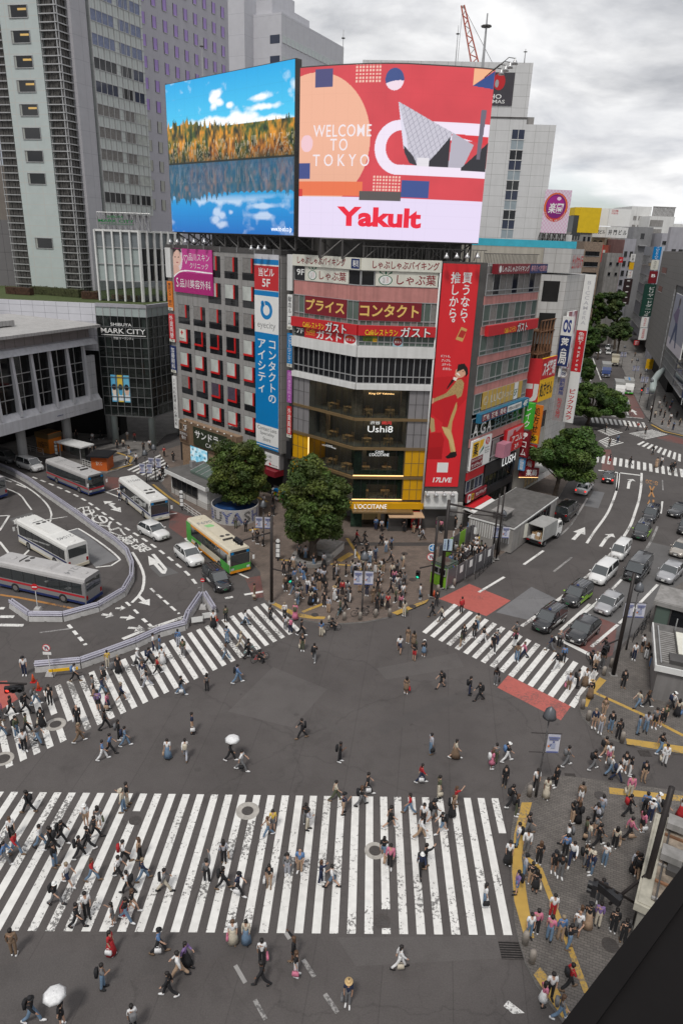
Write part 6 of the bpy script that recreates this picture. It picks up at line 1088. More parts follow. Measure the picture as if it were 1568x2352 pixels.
g=MB();S=Sign('dark red lit pharmacy board above the pavement racks',Frame(FC.pt(16.2,0,0.3),1.484),(-0.2,2.6,3.0,4.4),0.3,M_MAROON,0.3);S.text('薬局',0.35,0.9,0.2,0.85,Wt,0.03);S.rect(0,1,0.0,0.05,M_WARM)
S=blade('white blade sign with OS and blue drugstore characters',24.8,17.6,24.4,1.6,M_SIGNW,'',K,0.3,0.1);S.rect(0,1,0.0,0.62,M_NAVY);S.text('OS',0.14,0.86,0.68,0.94,M_TXTB,0.08);S.text('薬局',0.15,0.85,0.04,0.58,Wt,0.04,vert=True,off=0.006)
g=MB();b=(24.9,28.2,16,25);S=Sign('pale photo hoarding with a pink city picture beside the OS sign',FC,b,0.8,M_SIGNW,0.3);p=Pic(20,40,'c9c4c8');n=p.noise(3,6,4,9);p.C=np.stack([np.interp(n,[0.3,0.5,0.7],a)for a in zip(lin('8a4a52'),lin('c8a8ac'),lin('dfe6ee'))],-1);S.pic(p)
S=blade('grey blade sign with a round OS emblem and pharmacy characters',25.6,9.6,17.2,1.4,mat('sign_warm_grey',(0.30,0.27,0.27),0.5),'',K,0.3,0.4);S.ell(0.5,0.9,0.35,0.06,M_SIGNW);S.text('OS',0.28,0.72,0.87,0.93,M_TXTB,0.06,off=0.006);S.text('調剤薬局',0.22,0.78,0.50,0.82,M_TXTB,0.02,vert=True);S.text('処方せん受付',0.25,0.75,0.06,0.44,Rd,0.02,vert=True)
S=blade('tall white blade sign of the electronics store with a red tax free panel',31.2,8.3,29.8,1.5,M_SIGNW,'',K,0.3,0.1);S.rect(0,1,0.36,0.64,M_SRED);S.text('免税TaxFree',0.24,0.80,0.37,0.63,Wt,0.02,vert=True,off=0.006);S.text('BICCAMERA',0.26,0.74,0.68,0.96,mat('letter_silver',(0.5,0.5,0.52),0.4,var=0),0.03,vert=True);S.text('ビックカメラ',0.18,0.82,0.02,0.24,Rd,0.05,vert=True)
b=(24.8,28.6,30.5,32.4);letters('red sign letters along the white top storey of the electronics store',FC,b,0.3,[('ビックカメラ',0,1,0,1,Rd,0.05)])
letters('white lettering SHIBUYA MARK CITY with a bar and kanji on the glass wall',FM,bx(FM,'v1',905,530,1315,700),0.25,[('SHIBUYA',0.23,0.70,0.80,0.98,M_SIGNW,0.02),('MARK CITY',0.0,1.0,0.36,0.66,M_SIGNW,0.02),('▬▬▬▬▬▬▬▬▬▬',0.0,1.0,0.235,0.28,M_SIGNW,0.0),('渋谷 マークシティ',0.27,0.72,0.0,0.16,M_SIGNW,0.01)],'wall_lettering')
a=Q('v3',190,555);r0=ray(*a);pp=CAM+r0*(160/r0.y);FPD=Frame((pp.x,pp.y),1.55);b=bx(FPD,'v3',192,555,500,148)
S=Sign('pink chequered billboard with a purple ball emblem behind the electronics store',FPD,b,0.0,M_SIGNW,0.4,cat='billboard',name='billboard');p=Pic(110,110,'d9ccd6');ch=(np.floor(p.X*16)+np.floor(p.Y*20))%2==0;p.fill(ch,'d3a6c4',0.8)
p.ell(0.46,0.60,0.45,0.335,'c4371c');p.ell(0.46,0.60,0.43,0.32,'e2701f');p.ell(0.46,0.62,0.38,0.28,'7a1470');p.ell(0.44,0.66,0.32,0.2,'a01a86');p.ell(0.55,0.80,0.08,0.04,'f0c8e0')
th=np.arctan2((p.Y-0.60)/0.335,(p.X-0.46)/0.45);p.fill((((p.X-0.46)/0.45)**2+((p.Y-0.6)/0.335)**2<=1)&(((p.X-0.46)/0.37)**2+((p.Y-0.61)/0.27)**2>1)&(th<-0.35)&(th>-2.8),'c8351c');S.pic(p);S.text('楽園',0.18,0.76,0.46,0.70,Wt,0.04,shear=0.2)
for i,ch_ in enumerate('EXCITING AMUSEMENT'):
 if ch_==' ':continue
 a_=rad(205+130*i/17);x,y=0.46+0.41*math.cos(a_),0.60+0.305*math.sin(a_);g=MB();v,f=text_mesh(ch_,0.02);k=g.mi(Wt);rt=a_+math.pi/2
 for vx,vy,_ in v:X_=vx*math.cos(rt)-vy*math.sin(rt);Y_=vx*math.sin(rt)+vy*math.cos(rt);g.v.append(FPD.pt(S.ux(x+X_*0.055*sgn(FPD)*sgn(FPD)),S.zy(y+Y_*0.05),0.03))
 g.f=[tuple(q)for q in f];g.m=[k]*len(f);put(g,'lettering',S.o)
g=MB();truss(g,FPD,b[0],b[1],b[2]-2,b[2],-0.2,-2,5,M_STEEL,0.1);put(g,'support_truss',S.o)
a=Q('v3',832,490);r0=ray(*a);pp=CAM+r0*(280/r0.y);FID=Frame((pp.x,pp.y),1.45);FID2=Frame((pp.x,pp.y),2.1)
b=bx(FID,'v3',835,490,1070,332);S=Sign('blank white rooftop billboard with small red print on the far street',FID,b,0.1,M_SIGNW,1.0,cat='billboard',name='billboard');S.text('広告主募集',0.1,0.4,0.8,0.95,Rd,0.02);S.text('03-5368-3958',0.1,0.4,0.68,0.78,Rd,0.02);b2=(b[0],b[1],b[2]-4,b[2]-0.3);S2=Sign('white parapet with black kanji below the blank billboard',FID,b2,0.1,M_WHT,1.0);S2.text('井門ビル',0.1,0.95,0.25,0.75,K,0.05,space=1.6)
uL=FID2.uv('v3',705,490)[0];S=Sign('narrow side face of the blank white rooftop billboard',FID2,(min(uL,0),max(uL,0),b[2],b[3]),0.1,M_SIGNW,0.8,cat='billboard',name='billboard');S=Sign('narrow white parapet side with small black kanji',FID2,(min(uL,0),max(uL,0),b[2]-4,b[2]-0.3),0.1,M_WHT,0.8);S.text('井門ビル',0.05,0.95,0.3,0.7,K,0.05)
def hang(label,n,x0,y0,x1,y1,dist,m,items,vert=True):
 a=Q(n,(x0+x1)/2,y1);r=ray(*a);p_=CAM+r*(dist/r.y);F=Frame((p_.x,p_.y),1.5);b=F.bx(n,x0,y0,x1,y1);S=Sign(label,F,b,0.0,m,0.3)
 for t,a0,a1,c0,c1,tm,bold,vt in items:S.text(t,a0,a1,c0,c1,tm,bold,vert=vt)
 return S
hang('tall red blade sign beside the arched windows','v3',745,672,775,840,268,M_SRED,[('かんかん横丁',0.2,0.8,0.05,0.95,Wt,0.01,True)]);hang('green blade sign below the tall red one','v3',728,845,752,925,268,mat('sign_dkgreen',(0.02,0.16,0.09),0.5),[('薬',0.2,0.8,0.3,0.7,Wt,0.0,False)])
hang('white blade sign on the lilac grey building','v3',1068,760,1100,835,292,M_SIGNW,[('診療',0.25,0.75,0.1,0.9,K,0.0,True)]);hang('white and yellow blade sign on the lilac grey building','v3',1055,842,1085,912,292,M_YELS,[]);hang('white blade sign with red characters on the lilac grey building','v3',1040,920,1072,992,292,M_SIGNW,[('イイ',0.25,0.75,0.1,0.9,Rd,0.0,True)]);hang('dark brown hanging sign column with white dots over the far street','v3',1005,1000,1040,1250,285,mat('sign_brown',(0.035,0.02,0.02),0.6),[('・・・・・',0.3,0.7,0.05,0.95,Wt,0.0,True)]);hang('small red square blade sign on the dusty pink building','v3',952,790,982,845,262,M_SRED,[('火',0.25,0.75,0.3,0.7,Wt,0.0,False)])
hang('blue blade sign with white latin letters at the top of the sign column','v3',1290,690,1342,815,244,M_BLUE,[('THEPRIME',0.3,0.7,0.05,0.95,Wt,0.0,True)]);hang('pale blade sign in the sign column on the banded building','v3',1268,818,1320,915,244,M_CREAM,[('カラオケ',0.3,0.7,0.1,0.9,K,0.0,True)]);hang('dark red blade sign with a white B','v3',1250,925,1305,1045,244,M_MAROON,[('B',0.25,0.75,0.5,0.75,Wt,0.05,False)]);hang('dark green billiards and darts blade sign','v3',1202,1050,1282,1365,244,mat('sign_forest',(0.01,0.05,0.035),0.5),[('ビリヤードダーツ',0.3,0.72,0.08,0.92,Wt,0.0,True),('3F',0.3,0.6,0.01,0.06,Wt,0.0,False)]);hang('white karaoke blade sign with red characters','v3',1172,1368,1222,1470,244,M_SIGNW,[('カラオケ',0.3,0.7,0.1,0.9,Rd,0.02,True)]);hang('lowest white blade sign with red characters and a blue foot','v3',1155,1474,1205,1590,244,M_SIGNW,[('個室居酒屋',0.3,0.7,0.12,0.95,Rd,0.0,True)])
hang('small red square shop sign UNI QLO on the banded building','v4',1098,148,1140,195,246,M_SRED,[('UNI',0.15,0.85,0.55,0.88,Wt,0.03,False),('QLO',0.15,0.85,0.12,0.45,Wt,0.03,False)]);hang('yellow blade sign over the department store pavement','v4',1222,330,1268,428,200,M_YELS,[('ロクシタン',0.35,0.65,0.1,0.7,K,0.0,True)])
FS0=FS.off(-0.5);a=FS.bx('v3',1490,1410,1700,1560);S=Sign('hanging poster of a running figure on the department store glass',FS,(-26,-1.5,12.5,24.5),0.6,M_SIGNW,0.2,cat='poster',name='wall_poster');p=Pic(70,60,'9a9cab');p.rect(0,0,1,0.2,'cfc8d0');p.poly([(0.3,0.85),(0.36,0.9),(0.42,0.6),(0.5,0.45),(0.62,0.1),(0.55,0.1),(0.42,0.38),(0.25,0.08),(0.18,0.1),(0.32,0.45)],'2a3a66');p.ell(0.36,0.88,0.06,0.07,'4a3a3c');p.poly([(0.1,0.6),(0.3,0.78),(0.45,0.75),(0.45,0.5),(0.3,0.5)],'6a5a7c');S.pic(p)
letters('round white emblems lit beside the department store entrance',FS,(-7,-1,3.2,5.2),-3.8,[('●●',0.0,0.45,0.2,0.9,M_LITW,0.0),('◎',0.6,0.95,0.1,0.95,M_LITW,0.0)]);letters('vertical white lit name at the department store entrance',FS,(-12.2,-11.2,0.6,5.0),-3.8,[('METRO',0,1,0,1,M_LITW,0.02)])
p_=CAM+ray(1150,238)*150;b=bx(FT,'d',1090,241,1182,167);S=Sign('dark cinema panel with a red round emblem on the white tower',FT,b,0.15,mat('sign_charcoal',(0.055,0.05,0.06),0.5),0.15);S.text('TOHO',0.05,0.70,0.20,0.34,Wt,0.03);S.text('CINEMAS',0.05,0.80,0.06,0.17,Wt,0.02);S.ell(0.6,0.72,0.16,0.26,M_SRED);S.ell(0.54,0.66,0.05,0.12,M_ALU,off=0.004)
#  vehicles
M_TYRE=mat('tyre_rubber',(0.022,0.022,0.023),0.9,var=0.2);M_RIM=mat('wheel_alloy',(0.35,0.35,0.36),0.35,0.7,var=0.1);M_CGL=mat('car_glass',(0.03,0.036,0.038),0.03,var=0,spec=1.0,coat=1.0);M_HEADL=mat('headlamp_lens',(0.6,0.62,0.62),0.1,var=0,spec=0.8);M_TAIL=mat('tail_lens',(0.28,0.01,0.012),0.2,var=0);M_TAILON=mat('tail_lens_lit',(0.9,0.04,0.03),0.3,var=0,emit=0.9);M_CHROME=mat('chrome_trim',(0.6,0.6,0.6),0.15,0.9,var=0);M_PLATE=mat('plate_white',(0.65,0.65,0.62),0.5,var=0);M_PLATEG=mat('plate_green',(0.04,0.14,0.07),0.5,var=0)
def paint(n,c,r=0.22,metal=0.0):return mat('car_paint_'+n,c,r,metal,var=0.03,spec=0.6,coat=1.0)
P_BLK,P_WHT,P_SIL,P_BEI,P_GRY,P_NVY=paint('black',(0.012,0.012,0.014)),paint('white',(0.68,0.68,0.67)),paint('silver',(0.38,0.38,0.39),0.3,0.4),paint('beige',(0.34,0.31,0.27),0.3,0.3),paint('grey',(0.13,0.13,0.135),0.3,0.3),paint('navy',(0.015,0.03,0.09))
def loft(mb,secs,m,caps=True):
 n=len(secs[0]);b=len(mb.v);k=mb.mi(m)
 for s in secs:mb.v+=[Vector(p)for p in s]
 for i in range(len(secs)-1):
  for j in range(n):q=(j+1)%n;mb.f.append((b+i*n+j,b+i*n+q,b+(i+1)*n+q,b+(i+1)*n+j));mb.m.append(k)
 if caps:mb.f.append(tuple(b+j for j in reversed(range(n))));mb.m.append(k);e=b+(len(secs)-1)*n;mb.f.append(tuple(e+j for j in range(n)));mb.m.append(k)
def sec(x,w,z0,z1,r=0.12):return[(x,-w*.88,z0),(x,-w*.98,z0+r),(x,-w,(z0+z1)/2),(x,-w*.985,z1-r),(x,-w*.9,z1-r*.2),(x,-w*.55,z1+.02),(x,w*.55,z1+.02),(x,w*.9,z1-r*.2),(x,w*.985,z1-r),(x,w,(z0+z1)/2),(x,w*.98,z0+r),(x,w*.88,z0)]
KIND=dict(taxi=(4.4,1.7,1.76,1.22,.5,-1.8,-2.12,1.06,.98,1.06),minivan=(4.75,1.74,1.86,1.6,.8,-2.1,-2.32,1.12,.96,1.12),keivan=(3.6,1.5,1.9,1.52,1.05,-1.66,-1.79,1.15,1.05,1.15),van=(4.95,1.9,2.12,2.05,1.3,-2.35,-2.46,1.28,1.15,1.28),hatch=(4.1,1.7,1.52,1.1,.3,-1.3,-1.88,.97,.88,1.0),suv=(4.5,1.82,1.62,1.05,.3,-1.45,-2.05,1.04,.98,1.08),sedan=(4.8,1.8,1.45,.95,.2,-1.05,-1.75,.93,.88,.98))
_CM={}
def car_meshes(kind):
 if kind in _CM:return _CM[kind]
 L_,W_,H_,xw,xrf,xrr,xr,zb,zh,zt=KIND[kind];w=W_/2;f=L_/2;r=-L_/2;out=[]
 g=MB();S=[sec(r,w*.80,.36,zt*.86),sec(r+.06,w*.92,.26,zt*.97),sec(r+.35,w*.985,.22,zt),sec(-1.1 if r<-1.5 else r+.9,w,.2,zb),sec(0,w,.2,zb),sec(xw-.1,w,.2,zb),sec(min(xw+.25,f-.3),w*.99,.2,zh+.02),sec(f-.35,w*.96,.22,zh-.05),sec(f-.1,w*.86,.26,zh-.16),sec(f,w*.70,.34,zh-.30)]
 S=sorted(S,key=lambda s:s[0][0]);loft(g,S,P_BLK)
 hw=w*.84;roof=[[(x,-hw*q,z-.035),(x,-hw*.9*q,z),(x,0,z+.03),(x,hw*.9*q,z),(x,hw*q,z-.035),(x,0,z-.07)]for x,z,q in((xrr-.05,H_-.03,.96),(xrr+.3,H_-.01,1),((xrr+xrf)/2,H_,1),(xrf-.2,H_-.02,1),(xrf+.05,H_-.05,.97))];loft(g,roof,P_BLK)
 for s in(-1,1):
  for(xa,za,ya),(xb,zb_,yb)in(((xw,zb,w*.93),(xrf,H_-.05,hw*.97)),((xr,zt-.02,w*.9),(xrr,H_-.05,hw*.95)),((-.25,zb,w*.95),(-.25,H_-.04,hw*.98))):g.tube([(xa,s*ya,za),(xb,s*yb,zb_)],.04,P_BLK,5)
 out.append(('body',g.mesh('body',None,True),True))
 A,B=w*.93,hw*.965;T=H_-.055
 def q4(nm,pts):m=MB();m.poly(pts,M_CGL);out.append((nm,m.mesh(nm),False))
 q4('windscreen',[(xw,-A,zb-.02),(xw,A,zb-.02),(xrf+.02,B,T),(xrf+.02,-B,T)]);q4('rear_window',[(xr,A*.96,zt-.04),(xr,-A*.96,zt-.04),(xrr-.02,-B*.97,T),(xrr-.02,B*.97,T)])
 for s in(-1,1):q4('side_window',[(xr+.04,s*A,zt-.02),(xw-.04,s*A*1.01,zb-.02),(xrf+.02,s*B,T),(xrr,s*B,T)])
 wx=(f*.62,r*.60);rr=.30 if H_<1.8 else .32
 tm,rm=MB(),MB();tm.tube([(0,-.1,0),(0,.1,0)],rr,M_TYRE,18);rm.tube([(0,-.105,0),(0,.105,0)],rr*.62,M_RIM,12);out.append(('wheel',(tm.mesh('wheel',None),rm.mesh('rim',None),[(x,s*(w-.1),rr)for x in wx for s in(-1,1)]),None))
 for s in(-1,1):
  m=MB();m.hexa([(f-.26,s*w*.62,zh-.30),(f-.26,s*w*.93,zh-.30),(f-.02,s*w*.66,zh-.32),(f+.005,s*w*.42,zh-.32),(f-.30,s*w*.62,zh-.14),(f-.32,s*w*.92,zh-.13),(f-.08,s*w*.70,zh-.19),(f-.05,s*w*.42,zh-.21)],M_HEADL);out.append(('headlight',m.mesh('headlight'),False))
  m=MB();m.box((r-.015,min(s*w*.60,s*w*.86),zt-.34),(r+.14,max(s*w*.60,s*w*.86),zt-.10),M_TAIL);out.append(('tail_light',m.mesh('tail_light'),False))
  m=MB();m.lathe([(.02,-.07),(.1,-.05),(.11,.03),(.03,.08)],(xw-.18,s*(w+.12),zb+.06),P_BLK,8);out.append(('mirror',m.mesh('mirror',None,True),True))
 m=MB();m.hexa([(f-.12,-w*.5,.42),(f-.12,w*.5,.42),(f+.012,w*.42,.42),(f+.012,-w*.42,.42),(f-.2,-w*.45,zh-.22),(f-.2,w*.45,zh-.22),(f-.02,w*.38,zh-.26),(f-.02,-w*.38,zh-.26)],M_BLACK)
 for i in range(3):z=.5+.09*i;m.box((f-.03,-w*.4,z),(f+.02,w*.4,z+.025),M_CHROME)
 out.append(('grille',m.mesh('grille'),False))
 for x,d in((f+.02,.015),(r-.02,-.015)):m=MB();m.box((min(x,x+d),-.165,.40),(max(x,x+d),.165,.565),M_PLATE);out.append(('licence_plate',m.mesh('licence_plate'),False))
 _CM[kind]=out;return out
def car(label,kind,pm,n,rear,front,cat='car',green=False,lit=False,group='cars and vans on the roads',mirror=None,swap=None):
 a,b=GQ(n,*rear),GQ(n,*front);c=(a+b)/2;rz=math.atan2(b.y-a.y,b.x-a.x);t=thing('car' if cat=='car' else cat,label,cat,Vector((c.x,c.y,0.012)),group,rz)
 for nm,me,own in car_meshes(kind):
  if nm=='wheel':
   tm,rm,ps=me
   for p in ps:w_=link('wheel',tm,t,Vector(p));link('rim',rm,w_)
   continue
  o=link(nm,me,t)
  if own or(green and nm=='licence_plate')or(lit and nm=='tail_light'):
   sl=o.material_slots[0];sl.link='OBJECT';sl.material=pm if own else(M_PLATEG if nm=='licence_plate' else M_TAILON)
   if nm=='mirror' and mirror:sl.material=mirror
 return t
LIME=mat('lime_accent',(0.28,0.5,0.06),0.4,var=0.05)
def add(t,nm,fn):g=MB();fn(g);return put(g,nm,t,local=True)
def taxi(label,n,r,f,lime=False):
 t=car(label,'taxi',P_BLK,n,r,f,'taxi',True,mirror=LIME if lime else P_BLK);add(t,'roof_lamp',lambda g:g.lathe([(.16,0),(.15,.07),(.08,.13),(.02,.14)],(.25,0,1.78),M_NAVY,10));add(t,'roof_rail',lambda g:[g.tube([(-1.6,y,1.80),(.3,y,1.80)],.018,M_CHROME,5)for y in(-.45,-.15,.15,.45)])
 add(t,'door_emblem',lambda g:[g.box((-.5,s*.855-.006,.62),(.25,s*.855+.006,.84),M_SIGNW if not lime else LIME)for s in(-1,1)])
 if lime:add(t,'lime_skirt',lambda g:[g.box((-1.7,s*.86-.006,.32),(1.0,s*.86+.006,.6),LIME)for s in(-1,1)])
 return t
taxi('black taxi at the head of the right lane, white emblem on its door','y2',(812,1170),(682,1268));taxi('black taxi with lime green mirrors and skirt behind the head taxi','y2',(965,1030),(868,1105),True);taxi('black taxi with lime mirrors just ahead of another black taxi by the white lane curve','y2',(1335,640),(1288,708),True);taxi('black taxi following the lime mirrored one by the white lane curve','y2',(1385,545),(1346,600));taxi('black taxi leaving the left road beside the barrier end','y6',(1312,1110),(1412,1212))
car('white minivan in the right lane behind the lime green taxi','minivan',P_WHT,'y2',(1118,895),(1030,975));car('small boxy white van behind the white minivan','keivan',P_WHT,'y2',(1208,768),(1152,832),'van');car('big black van with a ribbed shiny roof in the middle lane','van',P_BLK,'y2',(1325,868),(1240,970),'van',True);car('silver hatchback behind the black crossover','hatch',P_SIL,'y2',(1152,1080),(1066,1158));car('black crossover stopped on the dark red patch','suv',P_BLK,'y2',(1003,1240),(900,1332));car('black saloon at the right edge beyond the beige car','sedan',P_BLK,'y2',(1580,520),(1498,566));car('beige compact car at the right edge','hatch',P_BEI,'y2',(1585,752),(1513,812));car('silver crossover beside the glass lift','suv',P_SIL,'y2',(1520,893),(1440,968));car('black car half out of the right edge between the saloon and the beige car','taxi',P_BLK,'y2',(1605,612),(1562,680))
car('white saloon driving away by the kerb with red brake lights','sedan',P_WHT,'y2',(938,432),(985,378),lit=True);car('black saloon driving away towards the far junction with red brake lights','sedan',P_BLK,'y2',(1104,362),(1114,308),lit=True);car('big black van driving away behind the grey low building','van',P_BLK,'y2',(808,598),(895,522),'van')
car('white minivan on the left road behind the red striped bus','minivan',P_WHT,'y6',(135,415),(255,455));car('dark grey van under the viaduct at the left edge','minivan',P_GRY,'y6',(-20,372),(85,398),'van');car('white estate car beside the white bus front','suv',P_WHT,'y6',(905,822),(1030,885));car('white crossover between the white estate car and the black taxi','suv',P_WHT,'y6',(1132,960),(1248,1055))
car('silver minivan far up the street among the trucks','minivan',P_SIL,'v4',(845,215),(832,262));car('white car far up the street beside the blue truck','hatch',P_WHT,'v4',(745,262),(752,292));car('white car far up the street behind the white saloon trucks','sedan',P_WHT,'v4',(850,262),(842,300));car('white car stopped under the far tree by the stop line','minivan',P_WHT,'v4',(1000,760),(1000,850))
def truck(label,n,rear,front,L_,W_,H_,box,cab,low,opn=False,hz=0.9,stripe=None):
 a,b=GQ(n,*rear),GQ(n,*front);d=(b-a).normalized();c=b-d*L_/2 if not opn else a+d*L_/2;t=thing('truck',label,'truck',Vector((c.x,c.y,0.012)),'trucks',math.atan2(d.y,d.x));f,r,w=L_/2,-L_/2,W_/2;xc=f-1.75
 if opn:
  add(t,'cargo_box',lambda g:(g.box((r,-w,hz),(xc-.1,w,hz+.1),box),g.box((r,-w,H_-.08),(xc-.1,w,H_),box),g.box((r,-w,hz+.1),(xc-.1,-w+.06,H_-.08),box),g.box((r,w-.06,hz+.1),(xc-.1,w,H_-.08),box),g.box((xc-.16,-w+.06,hz+.1),(xc-.1,w-.06,H_-.08),box)))
  for s in(-1,1):add(t,'rear_door',lambda g:g.hexa([(r-.05,s*w,hz+.05),(r-.75,s*(w+.32),hz+.05),(r-.77,s*(w+.27),hz+.05),(r-.07,s*(w-.05),hz+.05),(r-.05,s*w,H_-.02),(r-.75,s*(w+.32),H_-.02),(r-.77,s*(w+.27),H_-.02),(r-.07,s*(w-.05),H_-.02)],M_CREAM))
  for i,(x,y,z,s)in enumerate(((.3,-.3,0,.45),(.35,.3,0,.4),(.8,-.25,0,.8),(.3,-.35,.45,.35),(.9,.35,0,.6))):
   lo=t.matrix_basis@Vector((0,0,0));M_=Matrix.Translation(t.location)@Matrix.Rotation(t.rotation_euler.z,4,'Z');g=MB();g.box((r+x-s/2,y-s/2,hz+.1+z),(r+x+s/2,y+s/2,hz+.1+z+s),M_SIGNW if i%2 else mat('carton',(0.4,0.27,0.15),0.8));g.v=[M_@v for v in g.v];tag(put(g,'carton'),['brown carton low on the left in the open white truck','white carton on the right in the open white truck','big brown carton deep on the left in the open white truck','small white carton on top of a brown one in the open truck','brown carton deep on the right in the open white truck'][i],'carton','cartons in the open truck')
 else:
  add(t,'cargo_box',lambda g:(g.box((r,-w,hz),(xc-.1,w,H_),box),g.box((r+.02,-w-.02,H_-.15),(xc-.12,w+.02,H_-.05),M_ALU)))
 def cabf(g):
  loft(g,[[(x,-w_*.96,z0),(x,-w_*.96,z1),(x,w_*.96,z1),(x,w_*.96,z0)]for x,w_,z0,z1 in((xc,w,.55,H_*.80),(f-.55,w,.5,H_*.82),(f-.2,w,.45,H_*.6),(f,w*.95,.45,1.25))],cab)
 add(t,'cab',cabf);add(t,'windscreen',lambda g:g.poly([(f-.17,-w*.85,H_*.57),(f-.17,w*.85,H_*.57),(f-.53,w*.85,H_*.79),(f-.53,-w*.85,H_*.79)],M_CGL))
 for s in(-1,1):add(t,'side_window',lambda g:g.poly([(xc+.4,s*w*.975,1.5),(f-.35,s*w*.975,1.5),(f-.6,s*w*.975,H_*.77),(xc+.4,s*w*.975,H_*.77)],M_CGL));add(t,'headlight',lambda g:g.box((f-.04,min(s*w*.55,s*w*.88),.75),(f+.03,max(s*w*.55,s*w*.88),1.0),M_HEADL));add(t,'mirror',lambda g:g.box((f-.3,min(s*w,s*(w+.22)),1.6),(f-.22,max(s*w,s*(w+.22)),2.0),M_BLACK));add(t,'tail_light',lambda g:g.box((r-.03,min(s*w*.6,s*w*.95),hz-.2),(r+.02,max(s*w*.6,s*w*.95),hz-.06),M_TAIL))
 add(t,'bumper',lambda g:g.box((f-.15,-w*.95,.3),(f+.05,w*.95,.62),low));add(t,'chassis',lambda g:g.box((r+.1,-w*.7,.45),(xc+.2,w*.7,hz-.01),M_BLACK));add(t,'grille',lambda g:g.box((f,-w*.5,.72),(f+.03,w*.5,1.1),M_STEEL));add(t,'licence_plate',lambda g:g.box((f+.05,-.17,.4),(f+.065,.17,.56),M_PLATE))
 for x in(f-1.1,r+1.0):
  for s in(-1,1):o=add(t,'wheel',lambda g:g.tube([(x,s*(w-.25),.4),(x,s*(w-.02),.4)],.4,M_TYRE,16));h=MB();h.tube([(x,s*(w-.1),.4),(x,s*(w-.01),.4)],.22,M_RIM,12);put(h,'rim',o,local=True)
 if stripe:add(t,'roof_stripe',lambda g:g.box((r+.6,-.2,H_+.001),(xc-.6,.15,H_+.02),stripe))
 return t
M_TBOX=mat('truck_grey',(0.33,0.33,0.32),0.6,var=0.1,dirt=0.1)
truck('white truck with open rear doors unloading cartons by the kerb','y2',(655,742),(738,690),5.6,2.0,2.75,M_TBOX,M_SIGNW,M_BLACK,True)
truck('grey box truck with a glossy blue cab far up the street','v4',(790,370),(818,510),8,2.4,3.5,M_TBOX,paint('blue',(0.02,0.05,0.2)),M_CHROME);truck('beige box truck behind the blue cab truck','v4',(895,330),(905,400),6,2.2,3.1,mat('truck_beige',(0.36,0.33,0.26),0.6),mat('truck_beige2',(0.42,0.38,0.28),0.5),M_BLACK);truck('white truck with a plain grey roof half hidden by the tree','v4',(900,560),(950,690),7,2.3,3.2,M_TBOX,M_SIGNW,M_BLACK);truck('white truck with a blue roof stripe and a green bumper','v4',(1000,530),(1035,672),7.2,2.3,3.2,M_TBOX,M_SIGNW,M_GREEN,stripe=M_BLUE)
